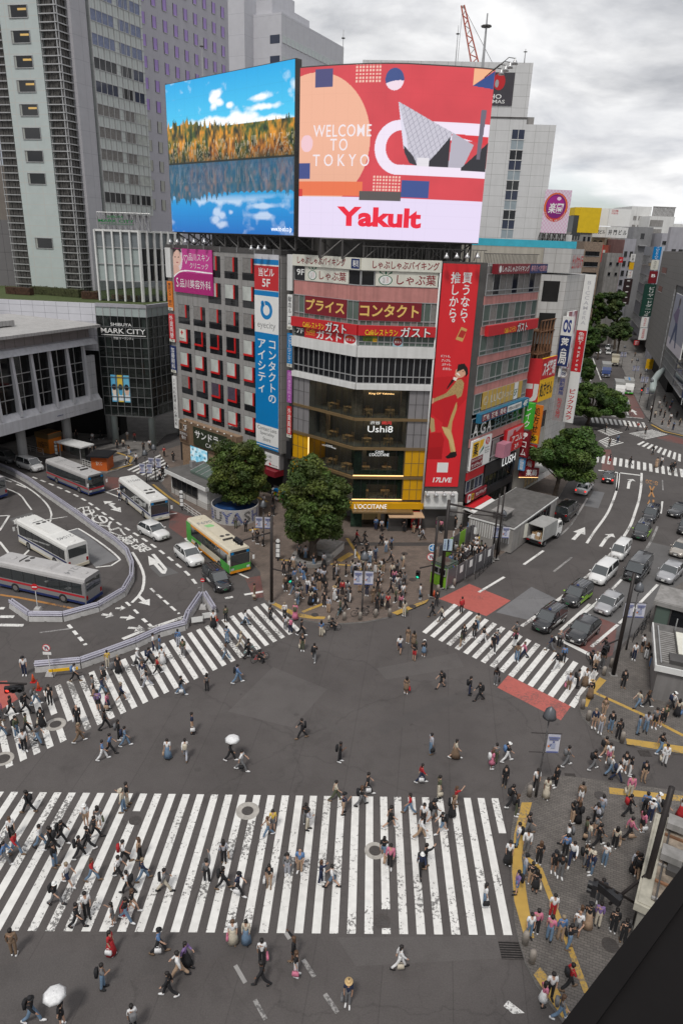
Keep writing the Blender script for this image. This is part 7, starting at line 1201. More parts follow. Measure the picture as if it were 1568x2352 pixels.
def bus(label,n,rear,front,low,top,stripe,skirt,L_=10.5,anchor='front',roofno='',rtop=None,gp=True,bluemk=False):
 a,b=GQ(n,*rear),GQ(n,*front);d=(b-a).normalized();c=(b-d*L_/2)if anchor=='front' else(a+d*L_/2);t=thing('bus',label,'bus',Vector((c.x,c.y,0.012)),'city buses',math.atan2(d.y,d.x));f,r,w,H_=L_/2,-L_/2,1.245,2.95
 def body(g):
  S=[[(x,-w_,.32),(x,-w_*1.0,1.25),(x,-w_*.985,H_*.88),(x,-w_*.93,H_*.965),(x,-w_*.8,H_),(x,w_*.8,H_),(x,w_*.93,H_*.965),(x,w_*.985,H_*.88),(x,w_,1.25),(x,w_,.32)]for x,w_ in((r,w*.95),(r+.12,w),(f-.2,w),(f,w*.95))];b0=len(g.f);loft(g,S,low)
  k=g.mi(rtop or top)
  for i in range(b0,len(g.f)):
   if min(g.v[v].z for v in g.f[i])>H_*.87:g.m[i]=k
 o=add(t,'body',body)
 for s in(-1,1):
  add(t,'side_window',lambda g:g.box((r+.35,min(s*w*1.002,s*(w+.012)),1.32),(f-.5,max(s*w*1.002,s*(w+.012)),2.42),M_CGL));add(t,'cantrail',lambda g:g.box((r+.12,min(s*w*.99,s*(w+.008)),2.43),(f-.2,max(s*w*.99,s*(w+.008)),2.66),top))
  if stripe:add(t,'stripe',lambda g:g.box((r+.1,min(s*w,s*(w+.014)),1.0),(f-.1,max(s*w,s*(w+.014)),1.2),stripe))
  if skirt:add(t,'skirt',lambda g:g.box((r+.1,min(s*w,s*(w+.012)),.33),(f-.15,max(s*w,s*(w+.012)),.56),skirt))
  g=MB()
  for i in range(6):x=r+1.4+i*1.4;g.box((x,min(s*w,s*(w+.02)),1.3),(x+.06,max(s*w,s*(w+.02)),2.44),M_BLACK)
  put(g,'window_pillar',t,local=True)
  add(t,'headlight',lambda g:g.box((f-.05,min(s*.75,s*1.1),.62),(f+.03,max(s*.75,s*1.1),.85),M_HEADL));add(t,'tail_light',lambda g:g.box((r-.03,min(s*.9,s*1.12),.75),(r+.02,max(s*.9,s*1.12),1.15),M_TAIL));add(t,'mirror',lambda g:(g.tube([(f-.1,s*1.2,2.3),(f+.3,s*1.42,2.2),(f+.3,s*1.42,1.95)],.03,M_BLACK,5),g.box((f+.26,s*1.42-.1,1.55),(f+.36,s*1.42+.1,2.0),M_SIGNW)))
  for x in(f-2.3,r+2.6):o=add(t,'wheel',lambda g:g.tube([(x,s*(w-.25),.47),(x,s*(w+.03),.47)],.47,M_TYRE,18));h=MB();h.tube([(x,s*(w-.1),.47),(x,s*(w+.04),.47)],.27,M_RIM,12);put(h,'rim',o,local=True)
 add(t,'windscreen',lambda g:g.box((f,-1.12,1.15),(f+.02,1.12,2.32),M_CGL));o=add(t,'destination_sign',lambda g:g.box((f,-1.12,2.36),(f+.03,1.12,2.7),M_BLACK));h=MB();h.box((f+.031,-1.05,2.4),(f+.04,-.75,2.66),M_BLUE);h.box((f+.031,.75,2.4),(f+.04,1.05,2.66),M_BLUE);put(h,'accessibility_mark',o,local=True)
 add(t,'rear_window',lambda g:g.box((r-.02,-1.0,1.55),(r,1.0,2.55),M_CGL));add(t,'licence_plate',lambda g:g.box((f+.01,-.2,.42),(f+.03,.2,.6),M_PLATEG));add(t,'front_stripe',lambda g:g.box((f,-1.15,.9),(f+.012,1.15,1.12),stripe or skirt or top));add(t,'bumper',lambda g:(g.box((f-.05,-1.18,.3),(f+.05,1.18,.55),skirt or low),g.box((r-.05,-1.18,.3),(r+.05,1.18,.6),skirt or low)))
 rt=rtop or top
 add(t,'roof_unit',lambda g:(g.hexa([(-1.2,-.75,H_),(2.7,-.75,H_),(2.7,.75,H_),(-1.2,.75,H_),(-1.0,-.65,H_+.22),(2.4,-.65,H_+.22),(2.4,.65,H_+.22),(-1.0,.65,H_+.22)],rt),[g.box((2.5,-.6+.1*i,H_+.03),(2.72,-.55+.1*i,H_+.18),M_STEEL)for i in range(12)]));add(t,'roof_hatch',lambda g:(g.lathe([(.33,H_),(.33,H_+.06),(.25,H_+.1)],(3.9,0,0),rt,14),g.lathe([(.33,H_),(.33,H_+.06),(.25,H_+.1)],(-4.4,0,0),rt,14)));add(t,'roof_fan',lambda g:[g.lathe([(.25,H_+.2),(.25,H_+.24)],(1.9,s,0),M_STEEL,12)for s in(-.33,.33)])
 if roofno:
  g=MB();v,fc=text_mesh(roofno,0.02);k=g.mi(M_TXTG);h_,w_=np.ptp(v[:,1]),np.ptp(v[:,0])
  for x,y,_ in v:g.v.append(Vector((-3.0-y/h_*.7,x/w_*1.7*1.0,H_+.012)))
  g.f=[tuple(q)for q in fc];g.m=[k]*len(fc);put(g,'roof_number',t,local=True)
 return t
M_BGR=mat('bus_grey',(0.215,0.21,0.21),0.35,var=0.05);M_BTOP=mat('bus_roof_grey',(0.40,0.39,0.385),0.6,var=0.1,vs=1.2);M_BWH=mat('bus_white',(0.66,0.655,0.63),0.4,var=0.04,vs=1.5);M_BGN=mat('bus_green',(0.08,0.36,0.06),0.35,var=0.05);M_BCR=mat('bus_cream',(0.56,0.51,0.40),0.5,var=0.06,vs=1.5);M_BRD=mat('bus_red',(0.42,0.02,0.03),0.4,var=0.05);M_BOR=mat('bus_orange',(0.72,0.27,0.015),0.4,var=0.05);M_BNV=mat('bus_navy',(0.03,0.04,0.13),0.4,var=0.05)
bus('grey bus with a red stripe coming down the left road','y6',(330,478),(612,596),M_BGR,M_BTOP,M_BRD,M_NAVY,roofno='N1727');bus('white bus with a navy stripe stopped beyond the white estate car','y6',(800,600),(1008,766),M_BWH,M_BWH,M_BNV,M_BCR,roofno='21540')
gb=bus('green and cream bus with an orange stripe beside the striped drum planter','y6',(1240,880),(1508,1092),M_BCR,M_BOR,None,M_BOR,roofno='F690',rtop=M_BCR)
for s in(-1,1):add(gb,'green_panel',lambda g:(g.box((-5.22,min(s*1.246,s*1.262),.34),(-4.0,max(s*1.246,s*1.262),2.7),M_BGN),g.box((3.2,min(s*1.246,s*1.262),.34),(5.2,max(s*1.246,s*1.262),1.3),M_BGN),g.box((-4.0,min(s*1.246,s*1.262),.95),(-1.5,max(s*1.246,s*1.262),1.3),M_BGN)))
add(gb,'front_panel',lambda g:g.box((5.25,-1.2,.56),(5.268,1.2,1.14),M_BGN));add(gb,'roof_emblem',lambda g:g.poly([(-2.2,-.5,2.965),(-1.6,-.35,2.965),(-1.2,.2,2.965),(-1.7,.55,2.965),(-2.3,.3,2.965)],mat('pale_green_mark',(0.25,0.5,0.22),0.5)));add(gb,'rear_panel',lambda g:g.box((-5.27,-1.2,.5),(-5.255,1.2,1.5),M_BGN))
bus('white bus parked in the terminal bay with its rear to us','y6',(500,1062),(225,905),M_BWH,M_BWH,M_BNV,M_BCR,anchor='rear',roofno='21040');bus('grey bus with a red stripe curving out of the terminal with its rear to us','y6',(598,1268),(0,1135),M_BGR,M_BTOP,M_BRD,M_NAVY,anchor='rear',roofno='1214');bus('grey bus with a red stripe cut off by the left edge','y6',(2,628),(-200,560),M_BGR,M_BTOP,M_BRD,M_NAVY,anchor='rear')
#  trees
M_BARK=mat('bark',(0.075,0.058,0.045),0.9,var=0.4,vs=3)
def leafm(n,c):
 m=mat(n,c,0.6,var=0.0,spec=0.3);nt=m.node_tree;b=nt.nodes['Principled BSDF'];a=nt.nodes.new('ShaderNodeVertexColor');a.layer_name='leaf';r=nt.nodes.new('ShaderNodeMixRGB');r.blend_type='MULTIPLY';r.inputs[0].default_value=1;r.inputs[1].default_value=(*c,1);nt.links.new(a.outputs[0],r.inputs[2]);nt.links.new(r.outputs[0],b.inputs['Base Color'])
 b.inputs['Subsurface Weight'].default_value=0.0;return m
LEAF=[leafm('leaf_camphor',(0.050,0.080,0.018)),leafm('leaf_zelkova',(0.045,0.090,0.021)),leafm('leaf_far',(0.050,0.086,0.031))]
def tree(label,n,base,box,lm,dense=1.0,leaf=0.26,seed=1,trunk_r=0.35,lobes=None,baseh=PH,depth=None):
 """crown fills the photo box (x0,y0,x1,y1), measured on an upright plane through the trunk; leaf-sized faces in many clumps"""
 r=np.random.default_rng(seed);b=GQ(n,*base,baseh);F=Frame((b.x,b.y),math.atan2(1,0));F.n=Vector((0,-1,0))
 x0,y0,x1,y1=box;u0,_=F.uv(n,x0,(y0+y1)/2);u1,_=F.uv(n,x1,(y0+y1)/2);_,z1=F.uv(n,(x0+x1)/2,y0);_,z0=F.uv(n,(x0+x1)/2,y1)
 if z0>z1:z0,z1=z1,z0
 cu,cz,ru,rz=(u0+u1)/2,(z0+z1)/2,abs(u1-u0)/2,(z1-z0)/2;rd=depth or ru*0.9;t=thing('tree',label,'tree',Vector((b.x,b.y,b.z)),'street trees')
 cen=Vector((b.x+cu,b.y,cz));cl=[]
 nlim=int(86*dense)
 while len(cl)<nlim:
  p=r.normal(size=3);p/=np.linalg.norm(p);k=r.uniform(0.45,1.0)**0.5;q=p*k;e=0.94+0.15*math.sin(5*p[0]+seed)+0.13*math.sin(7*p[2]+2*seed+3*p[1])+r.uniform(-.06,.1)
  if q[2]<-0.75:continue
  cl.append((q*e*0.86,r.uniform(0.13,0.27)))
 V,Fc,Cc=[],[],[];na=270
 for q,s in cl:
  c=np.array([q[0]*ru,q[1]*rd,q[2]*rz]);R_=s*min(ru,rz)*1.05;cv=r.uniform(0.5,1.5);yel=r.uniform(0.9,1.3)
  d=r.normal(size=(na,3));d/=np.linalg.norm(d,axis=1)[:,None];rr=R_*r.uniform(0.35,1.0,size=na)**0.5;pos=c+d*rr[:,None]*np.array([1.15,1.15,0.8])
  nrm=d*0.7+r.normal(size=(na,3))*0.55+np.array([0,0,0.45]);nrm/=np.linalg.norm(nrm,axis=1)[:,None];ax=np.cross(nrm,r.normal(size=(na,3)));ax/=np.linalg.norm(ax,axis=1)[:,None];bx_=np.cross(nrm,ax);sz=leaf*r.uniform(0.6,1.25,size=na)[:,None]
  for i in range(na):
   k=len(V);P_,A_,B_=pos[i],ax[i]*sz[i],bx_[i]*sz[i]*0.5;V+=[P_-A_,P_-B_,P_+A_,P_+B_];Fc.append((k,k+1,k+2,k+3));v=cv*r.uniform(0.75,1.25);Cc+=[(v*yel,v,v*0.8,1)]*4
 V=np.array(V)+np.array(cen-t.location);me=bpy.data.meshes.new('crown');me.from_pydata(V.tolist(),[],Fc);a=me.color_attributes.new('leaf','FLOAT_COLOR','POINT');a.data.foreach_set('color',np.array(Cc,dtype=np.float32).ravel());me.materials.append(lm);link('crown',me,t)
 g=MB();top=Vector((cu*.4,0,cz-b.z));g.tube([(0,0,-.1),(0.05,0,0.5),Vector((cu*.15,0,(z0-b.z)*0.8+.6)),top,top+Vector((0,0,rz*.5))],[trunk_r*1.35,trunk_r,trunk_r*.85,trunk_r*.5,.06],M_BARK,9)
 for q,s in cl[::3]:
  e=Vector((q[0]*ru+cu,q[1]*rd,q[2]*rz+cz-b.z))*1.0;st=Vector((cu*.15,0,max(1.0,(z0-b.z)*0.8+.6)+r.uniform(0,rz*.6)));mid=(st+e)/2+Vector((0,0,-.25));g.tube([st,mid,e],[trunk_r*.38,trunk_r*.22,.03],M_BARK,5)
 put(g,'trunk',t,local=True,smooth=True);return t
tree('big round evergreen tree standing in the stone ring by the crossing','d',(718,1286),(636,1040,797,1268),LEAF[0],2.1,0.20,3,0.5,depth=4.0)
tree('evergreen tree growing out of the striped drum planter','d',(548,1180),(482,995,614,1170),LEAF[0],1.7,0.20,5,0.35,depth=3.4)
tree('broad feathery tree at the kerb beside the grey low building','d',(1272,1142),(1228,980,1396,1104),LEAF[1],1.25,0.24,7,0.32)
tree('broad dark tree beside the far junction','v4',(645,955),(415,545,1040,935),LEAF[1],1.2,0.28,9,0.35)
tree('tall airy tree in the middle of the far street','v4',(900,235),(745,-350,1000,0),LEAF[2],0.8,0.42,11,0.4);tree('pale rounded tree in front of the banded building','v4',(930,285),(840,-60,1100,170),LEAF[2],0.9,0.38,13,0.35)
tree('dark tree at the left kerb of the far street','v4',(545,470),(500,-60,760,380),LEAF[1],1.2,0.36,15,0.35);tree('dark tree beside the beige building at the left of the far street','v4',(590,300),(560,-370,700,-20),LEAF[1],0.8,0.38,17,0.35);tree('tall dark tree furthest back on the left of the far street','v4',(640,235),(640,-330,800,20),LEAF[1],0.8,0.42,23,0.35);tree('dark leafy tree just behind the far junction tree','v4',(560,640),(500,300,720,560),LEAF[1],0.9,0.34,25,0.3);tree('low leafy tree between the dark tree and the pale rounded one','v4',(740,330),(680,-30,860,200),LEAF[2],0.7,0.36,19,0.3)
c=GQ('d',718,1284,PH);t=thing('tree_ring','low round stone seat wall around the big tree','planter',c);g=MB()
pr=[(1.5,0),(2.35,0),(2.35,.42),(1.5,.42)]
for i in range(28):a,b=2*math.pi*i/28,2*math.pi*(i+1)/28;g.hexa([c+Vector((q*math.cos(w_),q*math.sin(w_),0))for q,w_ in((1.55,a),(2.3,a),(2.3,b),(1.55,b))]+[c+Vector((q*math.cos(w_),q*math.sin(w_),.42))for q,w_ in((1.55,a),(2.3,a),(2.3,b),(1.55,b))],M_KERB)
put(g,'seat_wall',t);g=MB();g.lathe([(1.54,0),(1.54,.3)],c,mat('planter_soil',(0.05,0.038,0.028),0.95),24);put(g,'soil',t)
c=GQ('d',541,1187,PH);DR,DH=2.95,1.95;t=thing('drum_planter','round white planter drum wrapped in big blue and black striped letters','planter',c);g=MB();n_=40
for i in range(n_):a,b=2*math.pi*i/n_,2*math.pi*(i+1)/n_;g.hexa([c+Vector((q*math.cos(w_),q*math.sin(w_),0))for q,w_ in((DR-.1,a),(DR,a),(DR,b),(DR-.1,b))]+[c+Vector((q*math.cos(w_),q*math.sin(w_),DH))for q,w_ in((DR-.1,a),(DR,a),(DR,b),(DR-.1,b))],mat('planter_white',(0.42,0.41,0.40),0.6,dirt=0.1))
put(g,'drum',t);g=MB();g.lathe([(DR-.12,0),(DR-.12,1.2)],c,mat('planter_tarp',(0.01,0.05,0.16),0.6,var=0.5,vs=1.2),24);put(g,'tarpaulin',t)
g=MB()
for i,ch in enumerate('SHIBUYASHIBUYA'):
 a0=rad(-148+i*25.2)-rad(80);v,f=text_mesh(ch,0.06);k0=len(g.v);h_=np.ptp(v[:,1]);col=[mat('stripe_blue',(0.02,0.05,0.26),0.5),M_TXTK][i%3==1]
 bm=bmesh.new();vs=[bm.verts.new((x,y,0))for x,y,_ in v]
 for q in f:
  try:bm.faces.new([vs[j]for j in q])
  except ValueError:pass
 for j in range(-7,8):
  for o_ in(0,.04):bmesh.ops.bisect_plane(bm,geom=bm.verts[:]+bm.edges[:]+bm.faces[:],plane_co=(0,j*.11+o_*1.2,0),plane_no=(-.5,1,0))
 k=g.mi(col);bm.verts.index_update();bm.faces.ensure_lookup_table();bm.verts.ensure_lookup_table();mp={}
 for fc in bm.faces:
  m_=fc.calc_center_median();s_=(m_.y-.5*m_.x)/.11*1.0
  if(s_%1.0)<.045/.11*1.05:continue
  ids=[]
  for vv in fc.verts:
   if vv.index not in mp:mp[vv.index]=len(g.v);an=a0+vv.co.x/h_*1.5/DR;g.v.append(c+Vector(((DR+.012)*math.cos(an),(DR+.012)*math.sin(an),DH/2+vv.co.y/h_*1.45)))
   ids.append(mp[vv.index])
  g.f.append(tuple(ids));g.m.append(k)
 bm.free()
put(g,'lettering',t)
#  street furniture
def one(name,label,cat,loc,fn,group=None,smooth=False,rz=0):g=MB();fn(g);o=put(g,name,None,Vector(loc),smooth,True);o.rotation_euler=(0,0,rz);return tag(o,label,cat,group)
def part(t,name,fn,smooth=False):g=MB();fn(g);return put(g,name,t,None,smooth,True)
M_GRAIL=mat('guard_rail',(0.46,0.45,0.52),0.45,0.3,var=0.08);M_CBLK=mat('barrier_concrete',(0.44,0.43,0.42),0.85,var=0.15,dirt=0.15)
def barrier(n,pts,where):
 P=d2(pts,0,n);k=0
 for a,b in zip(P,P[1:]):
  m=max(1,round((b-a).length/4.2))
  for i in range(m):
   p,q=lp(a,b,i/m),lp(a,b,(i+1)/m);L_=(q-p).length;k+=1;t=thing('guardrail','%s, number %d from %s'%(where[0],k,where[1]),'barrier',p,'white crash barrier sections',math.atan2((q-p).y,(q-p).x));y=.17
   part(t,'concrete_base',lambda g:(g.hexa([(0,-.25,0),(L_*.45,-.25,0),(L_*.45,.25,0),(0,.25,0),(.02,-.17,.42),(L_,-.17,.42),(L_,.17,.42),(.02,.17,.42)],M_CBLK),g.hexa([(L_*.55,-.25,0),(L_,-.25,0),(L_,.25,0),(L_*.55,.25,0),(L_*.4,-.17,.40),(L_-.02,-.17,.40),(L_-.02,.17,.40),(L_*.4,.17,.40)],M_CBLK)))
   for s in(-1,1):part(t,'rail',lambda g:(g.tube([(0,s*.14,.62),(L_,s*.14,.62)],.075,M_GRAIL,6),g.tube([(0,s*.14,.82),(L_,s*.14,.82)],.075,M_GRAIL,6),g.box((0,s*.10-.02,.6),(L_,s*.10+.02,.84),M_GRAIL)))
   for x in(.25,L_-.25):part(t,'post',lambda g:g.tube([(x,0,.4),(x,0,.9)],.07,M_GRAIL,8))
barrier('y6',[(-40,415),(0,432),(90,470),(180,520),(280,592),(390,668),(490,738),(600,820),(730,910),(800,975),(832,1058),(828,1140),(778,1228),(620,1322),(400,1384),(190,1382),(75,1300)],('white crash barrier section on the terminal curve','the viaduct'))
barrier('y3',[(1262,75),(1180,198),(1160,262),(1000,305),(850,375),(650,450),(510,500),(225,525)],('white crash barrier section at the left crossing','the apex'));barrier('y3',[(1285,72),(1345,170)],('short white crash barrier arm at the apex pole','the apex'))
M_POLE=mat('pole_brown_black',(0.028,0.023,0.022),0.5,0.3,var=0.2);M_LENS=mat('signal_lens_dark',(0.01,0.012,0.012),0.3,var=0);M_REDON=mat('signal_red_lit',(1.0,0.06,0.04),0.4,var=0,emit=1.2);M_GRNON=mat('signal_green_lit',(0.05,0.9,0.55),0.4,var=0,emit=0.6)
def pole(label,n,base,h,r=.13,h0=PH,cat='pole',name='street_pole',m=None):
 p=GQ(n,*base,h0);t=thing(name,label,cat,p);part(t,'shaft',lambda g:g.tube([(0,0,0),(0,0,h)],[r,r*.85],m or M_POLE,12),True);part(t,'base_plate',lambda g:g.box((-.3,-.3,0),(.3,.3,.04),M_KERB));return t,p
def topx(p,n,x,y):F=Frame((p.x,p.y),math.pi/2);return F.uv(n,x,y)[1]-p.z
def signal(label,c,d,lit=None,horiz=True,n=3):
 """traffic signal head at world point c facing direction d"""
 d=Vector((d[0],d[1],0)).normalized();rz=math.atan2(d.y,d.x);t=thing('traffic_signal',label,'traffic signal',c,None,rz);w=.42*n/2
 part(t,'housing',lambda g:g.box((-.12,-w,-.22),(.12,w,.22),M_BLACK)if horiz else g.box((-.12,-.2,-.4),(.12,.2,.4),M_BLACK))
 for i in range(n):
  y,z=(w*(1-(2*i+1)/n),0)if horiz else(0,.2-.4*i);part(t,'lens',lambda g:g.tube([(.12,y,z),(.135,y,z)],.14,(M_REDON if lit=='red' and i==n-1 else M_GRNON if lit=='green' and i==n-1 else M_LENS),12));part(t,'visor',lambda g:g.tube([(.12,y,z+.02),(.34,y,z+.02)],.165,M_BLACK,12,False))
 return t
def rsign(label,n,x,y,h_pole,kind,base=None,pm=M_WHT,r=.32,own_pole=True):
 """round road sign centred on a photo point, standing on the ground at base"""
 p=GQ(n,*base,0.0);F=Frame((p.x,p.y),math.pi/2);F.n=Vector((0,-1,0));u,z=F.uv(n,x,y);t=thing('road_sign',label,'road sign',p,'road signs')
 if own_pole:part(t,'post',lambda g:g.tube([(0,0,0),(u,.02,z+.2)],.04,pm,8));part(t,'foot',lambda g:g.hexa([(-.35,-.35,0),(.35,-.35,0),(.35,.35,0),(-.35,.35,0),(-.25,-.25,.32),(.25,-.25,.32),(.25,.25,.32),(-.25,.25,.32)],M_CBLK))
 def disc(nm,rr,m,d,fn=None):g=MB();g.disc(F,u,z,rr,rr,d,m,24,d-.02);return put(g,nm,t)
 A,B={'noentry':(M_SRED,M_SRED),'noright':(M_SRED,M_SIGNW),'noturn':(M_SRED,M_SIGNW),'direct':(M_SIGNW,M_BLUE),'nopark':(M_SRED,M_BLUE)}[kind];disc('rim',r,A,.1);disc('face',r*(.84 if kind!='noentry' else .97),B,.106);g=MB();k=r
 if kind=='noentry':g.fbox(F,u-.7*k,u+.7*k,z-.16*k,z+.16*k,.1,.115,M_SIGNW)
 elif kind=='nopark':g.fprism(F,[(u-.6*k,z+.5*k),(u-.5*k,z+.6*k),(u+.6*k,z-.5*k),(u+.5*k,z-.6*k)],.1,.115,M_SRED)
 elif kind=='direct':g.fbox(F,u-.1*k,u+.1*k,z-.6*k,z+.6*k,.1,.115,M_SIGNW);g.fprism(F,[(u-.25*k,z+.4*k),(u,z+.75*k),(u+.25*k,z+.4*k)],.1,.116,M_SIGNW);g.fbox(F,u-.4*k,u,z-.1*k,z+.1*k,.1,.114,M_SIGNW);g.fprism(F,[(u-.35*k,z-.25*k),(u-.7*k,z),(u-.35*k,z+.25*k)],.1,.116,M_SIGNW)
 else:
  for s in(-1,1):g.tube([F.pt(u+s*.28*k,z-.45*k,.112),F.pt(u+s*.28*k,z+.15*k,.112)],.05*k+.02,M_NAVY,5)
  g.tube([F.pt(u-.28*k,z+.15*k,.112),F.pt(u,z+.42*k,.112),F.pt(u+.28*k,z+.15*k,.112)],.05*k+.02,M_NAVY,5);g.fprism(F,[(u-.6*k,z+.48*k),(u-.48*k,z+.6*k),(u+.6*k,z-.48*k),(u+.48*k,z-.6*k)],.1,.125,M_SRED)
 put(g,'symbol',t);return t,p,F,u,z
t,p,F,u,z=rsign('red no entry sign with a white bar on a concrete foot by the grey bus','y6',220,1170,2.6,'noentry',(240,1322));t,p,F,u,z=rsign('round no right turn sign with a small plate at the left crossing barrier','y3',295,375,2.6,'noturn',(322,545));g=MB();g.fbox(F,u-.33,u+.33,z-.62,z-.38,.08,.1,M_SIGNW);put(g,'plate',t)
g=MB();t,p,F,u,z=rsign('grey backs of small signs on the barrier apex pole','y6',1272,1128,2.5,'noentry',(1275,1305),M_ALU,.2)
t,p=pole('dark pole with round blue and red road signs by the smoking enclosure','v5',(190,1135),8.2,.14);Fp=Frame((p.x,p.y),math.pi/2)
rsign('round blue sign with white straight and left arrows','v5',208,628,3,'direct',(190,1140),own_pole=False,r=.42);rsign('round no u turn sign with a red slash below the blue arrow sign','v5',192,722,3,'noturn',(190,1140),own_pole=False,r=.42);rsign('round blue no parking sign with a red slash on a white post','v5',408,828,3,'nopark',(400,1035),r=.3)
u,z=Fp.uv('v5',190,810);part(t,'arm',lambda g:g.tube([(0,0,z-p.z),(-1.4,-.2,z-p.z-.3)],.07,M_POLE,8));signal('small pedestrian signal with a green lamp hanging left of the round signs',p+Vector((-1.5,-.2,z-p.z-1.0)),(-.3,-1),'green',False,2)
t,p=pole('tall brown pole with a long double arm carrying signals and blue name plates','v5',(292,1045),9.6,.2,name='signal_pole');zt=topx(p,'v5',370,150)-.2
part(t,'arm',lambda g:g.tube([(0,0,zt),(5.6,-.3,zt-.9)],[.12,.06],M_POLE,8));part(t,'arm',lambda g:g.tube([(0,0,zt-.8),(5.4,-.3,zt-1.1)],[.07,.05],M_POLE,8))
u,z=Frame((p.x,p.y),math.pi/2).uv('v5',560,690);part(t,'lower_arm',lambda g:g.tube([(0,0,z-p.z+.2),(u,-.1,z-p.z)],.08,M_POLE,8));signal('grey horizontal traffic signal over the smoking enclosure',p+Vector((u,-.2,z-p.z)),(.9,-.5),'red')
for i,x in enumerate((348,388)):b=Frame((p.x,p.y-.3),math.pi/2).bx('v5',x-22,540,x+20,660);Fq=Frame((p.x,p.y-.3),math.pi/2);Fq.n=Vector((0,-1,0));S=Sign('pale blue junction name plate, %s of the pair on the brown pole'%('left one','right one')[i],Fq,b,0.0,mat('sign_iceblue',(0.42,0.52,0.6),0.5),.04);S.text('渋谷駅前',.15,.5,.1,.9,M_TXTB,0.0,vert=True)
t,p=pole('black signal pole at the plaza tip with a right arm','y1',(325,888),9.0,.16,name='signal_pole');Fq=Frame((p.x,p.y),math.pi/2);u,z=Fq.uv('y1',450,690);part(t,'arm',lambda g:g.tube([(0,0,z-p.z+.5),(u,0,z-p.z+.1)],.07,M_POLE,8));part(t,'arm',lambda g:g.tube([(0,0,7.4),(-2.6,-.3,6.6)],.08,M_POLE,8));signal('pedestrian signal with a green lamp on the plaza tip pole',p+Vector((u,0,z-p.z-.5)),(.4,-1),'green',False,2);signal('grey horizontal traffic signal over the green bus roof',p+Vector((-3.0,-.3,6.5)),(-.8,-.6))
t,p=pole('tall black pole with a left arm on the right island','y5',(1080,695),9.4,.17,name='signal_pole');Fq=Frame((p.x,p.y),math.pi/2);u,z=Fq.uv('y5',1050,500);part(t,'arm',lambda g:g.tube([(0,0,z-p.z+.8),(u-.3,-.1,z-p.z+.2)],.07,M_POLE,8));signal('black pedestrian signal on the right island pole',p+Vector((u-.3,-.1,z-p.z-.3)),(-.6,-.8),None,False,2)
t,p=pole('tall dark pole with crossed arms standing in front of the cream roof','w3',(1245,1015),9.2,.17,name='signal_pole');Fq=Frame((p.x,p.y),math.pi/2);pts=[Fq.uv('w3',*q)for q in((1350,650),(1070,870),(970,700),(1270,880),(1180,790))];pz=lambda i:(pts[i][0],0,pts[i][1]-p.z)
part(t,'arm',lambda g:g.tube([pz(0),pz(1)],.08,M_POLE,8));part(t,'arm',lambda g:g.tube([pz(2),pz(3)],.07,M_POLE,8));u,z=Fq.uv('w3',1060,780);signal('black horizontal traffic signal seen from behind at the lower right',p+Vector((u,-.2,z-p.z)),(.8,.6));u,z=Fq.uv('w3',960,745);signal('black pedestrian signal at the end of the lower right arm',p+Vector((u,-.2,z-p.z)),(-.8,.4),None,False,2)
p=GQ('y3',-70,850,0);t=thing('signal_pole','signal pole mostly beyond the left edge with an arm over the left crossing','pole',p);Fq=Frame((p.x,p.y),math.pi/2);u,z=Fq.uv('y3',100,625);part(t,'shaft',lambda g:g.tube([(0,0,0),(0,0,8)],.16,M_POLE,10));part(t,'arm',lambda g:g.tube([(0,0,z+.3),(u+.8,0,z+.3)],.08,M_POLE,8));signal('black horizontal traffic signal with a dim red lamp at the left crossing',p+Vector((u,-.2,z)),(.2,-1),'red')
for i,q in enumerate(((870,745),(822,765),(430,905))):
 if i<2:pole('black lamp standard, %s of the pair between enclosure and grey low building'%('right one','left one')[i],'v5',q,8.6-.6*i,.11)
M_LAMPS=mat('lamp_shade_grey',(0.12,0.125,0.135),0.4,0.5,var=0.1);M_BAN=mat('lamp_banner',(0.50,0.50,0.56),0.7,var=0.05)
M_BINK=mat('banner_ink',(0.12,0.14,0.3),0.7,var=0)
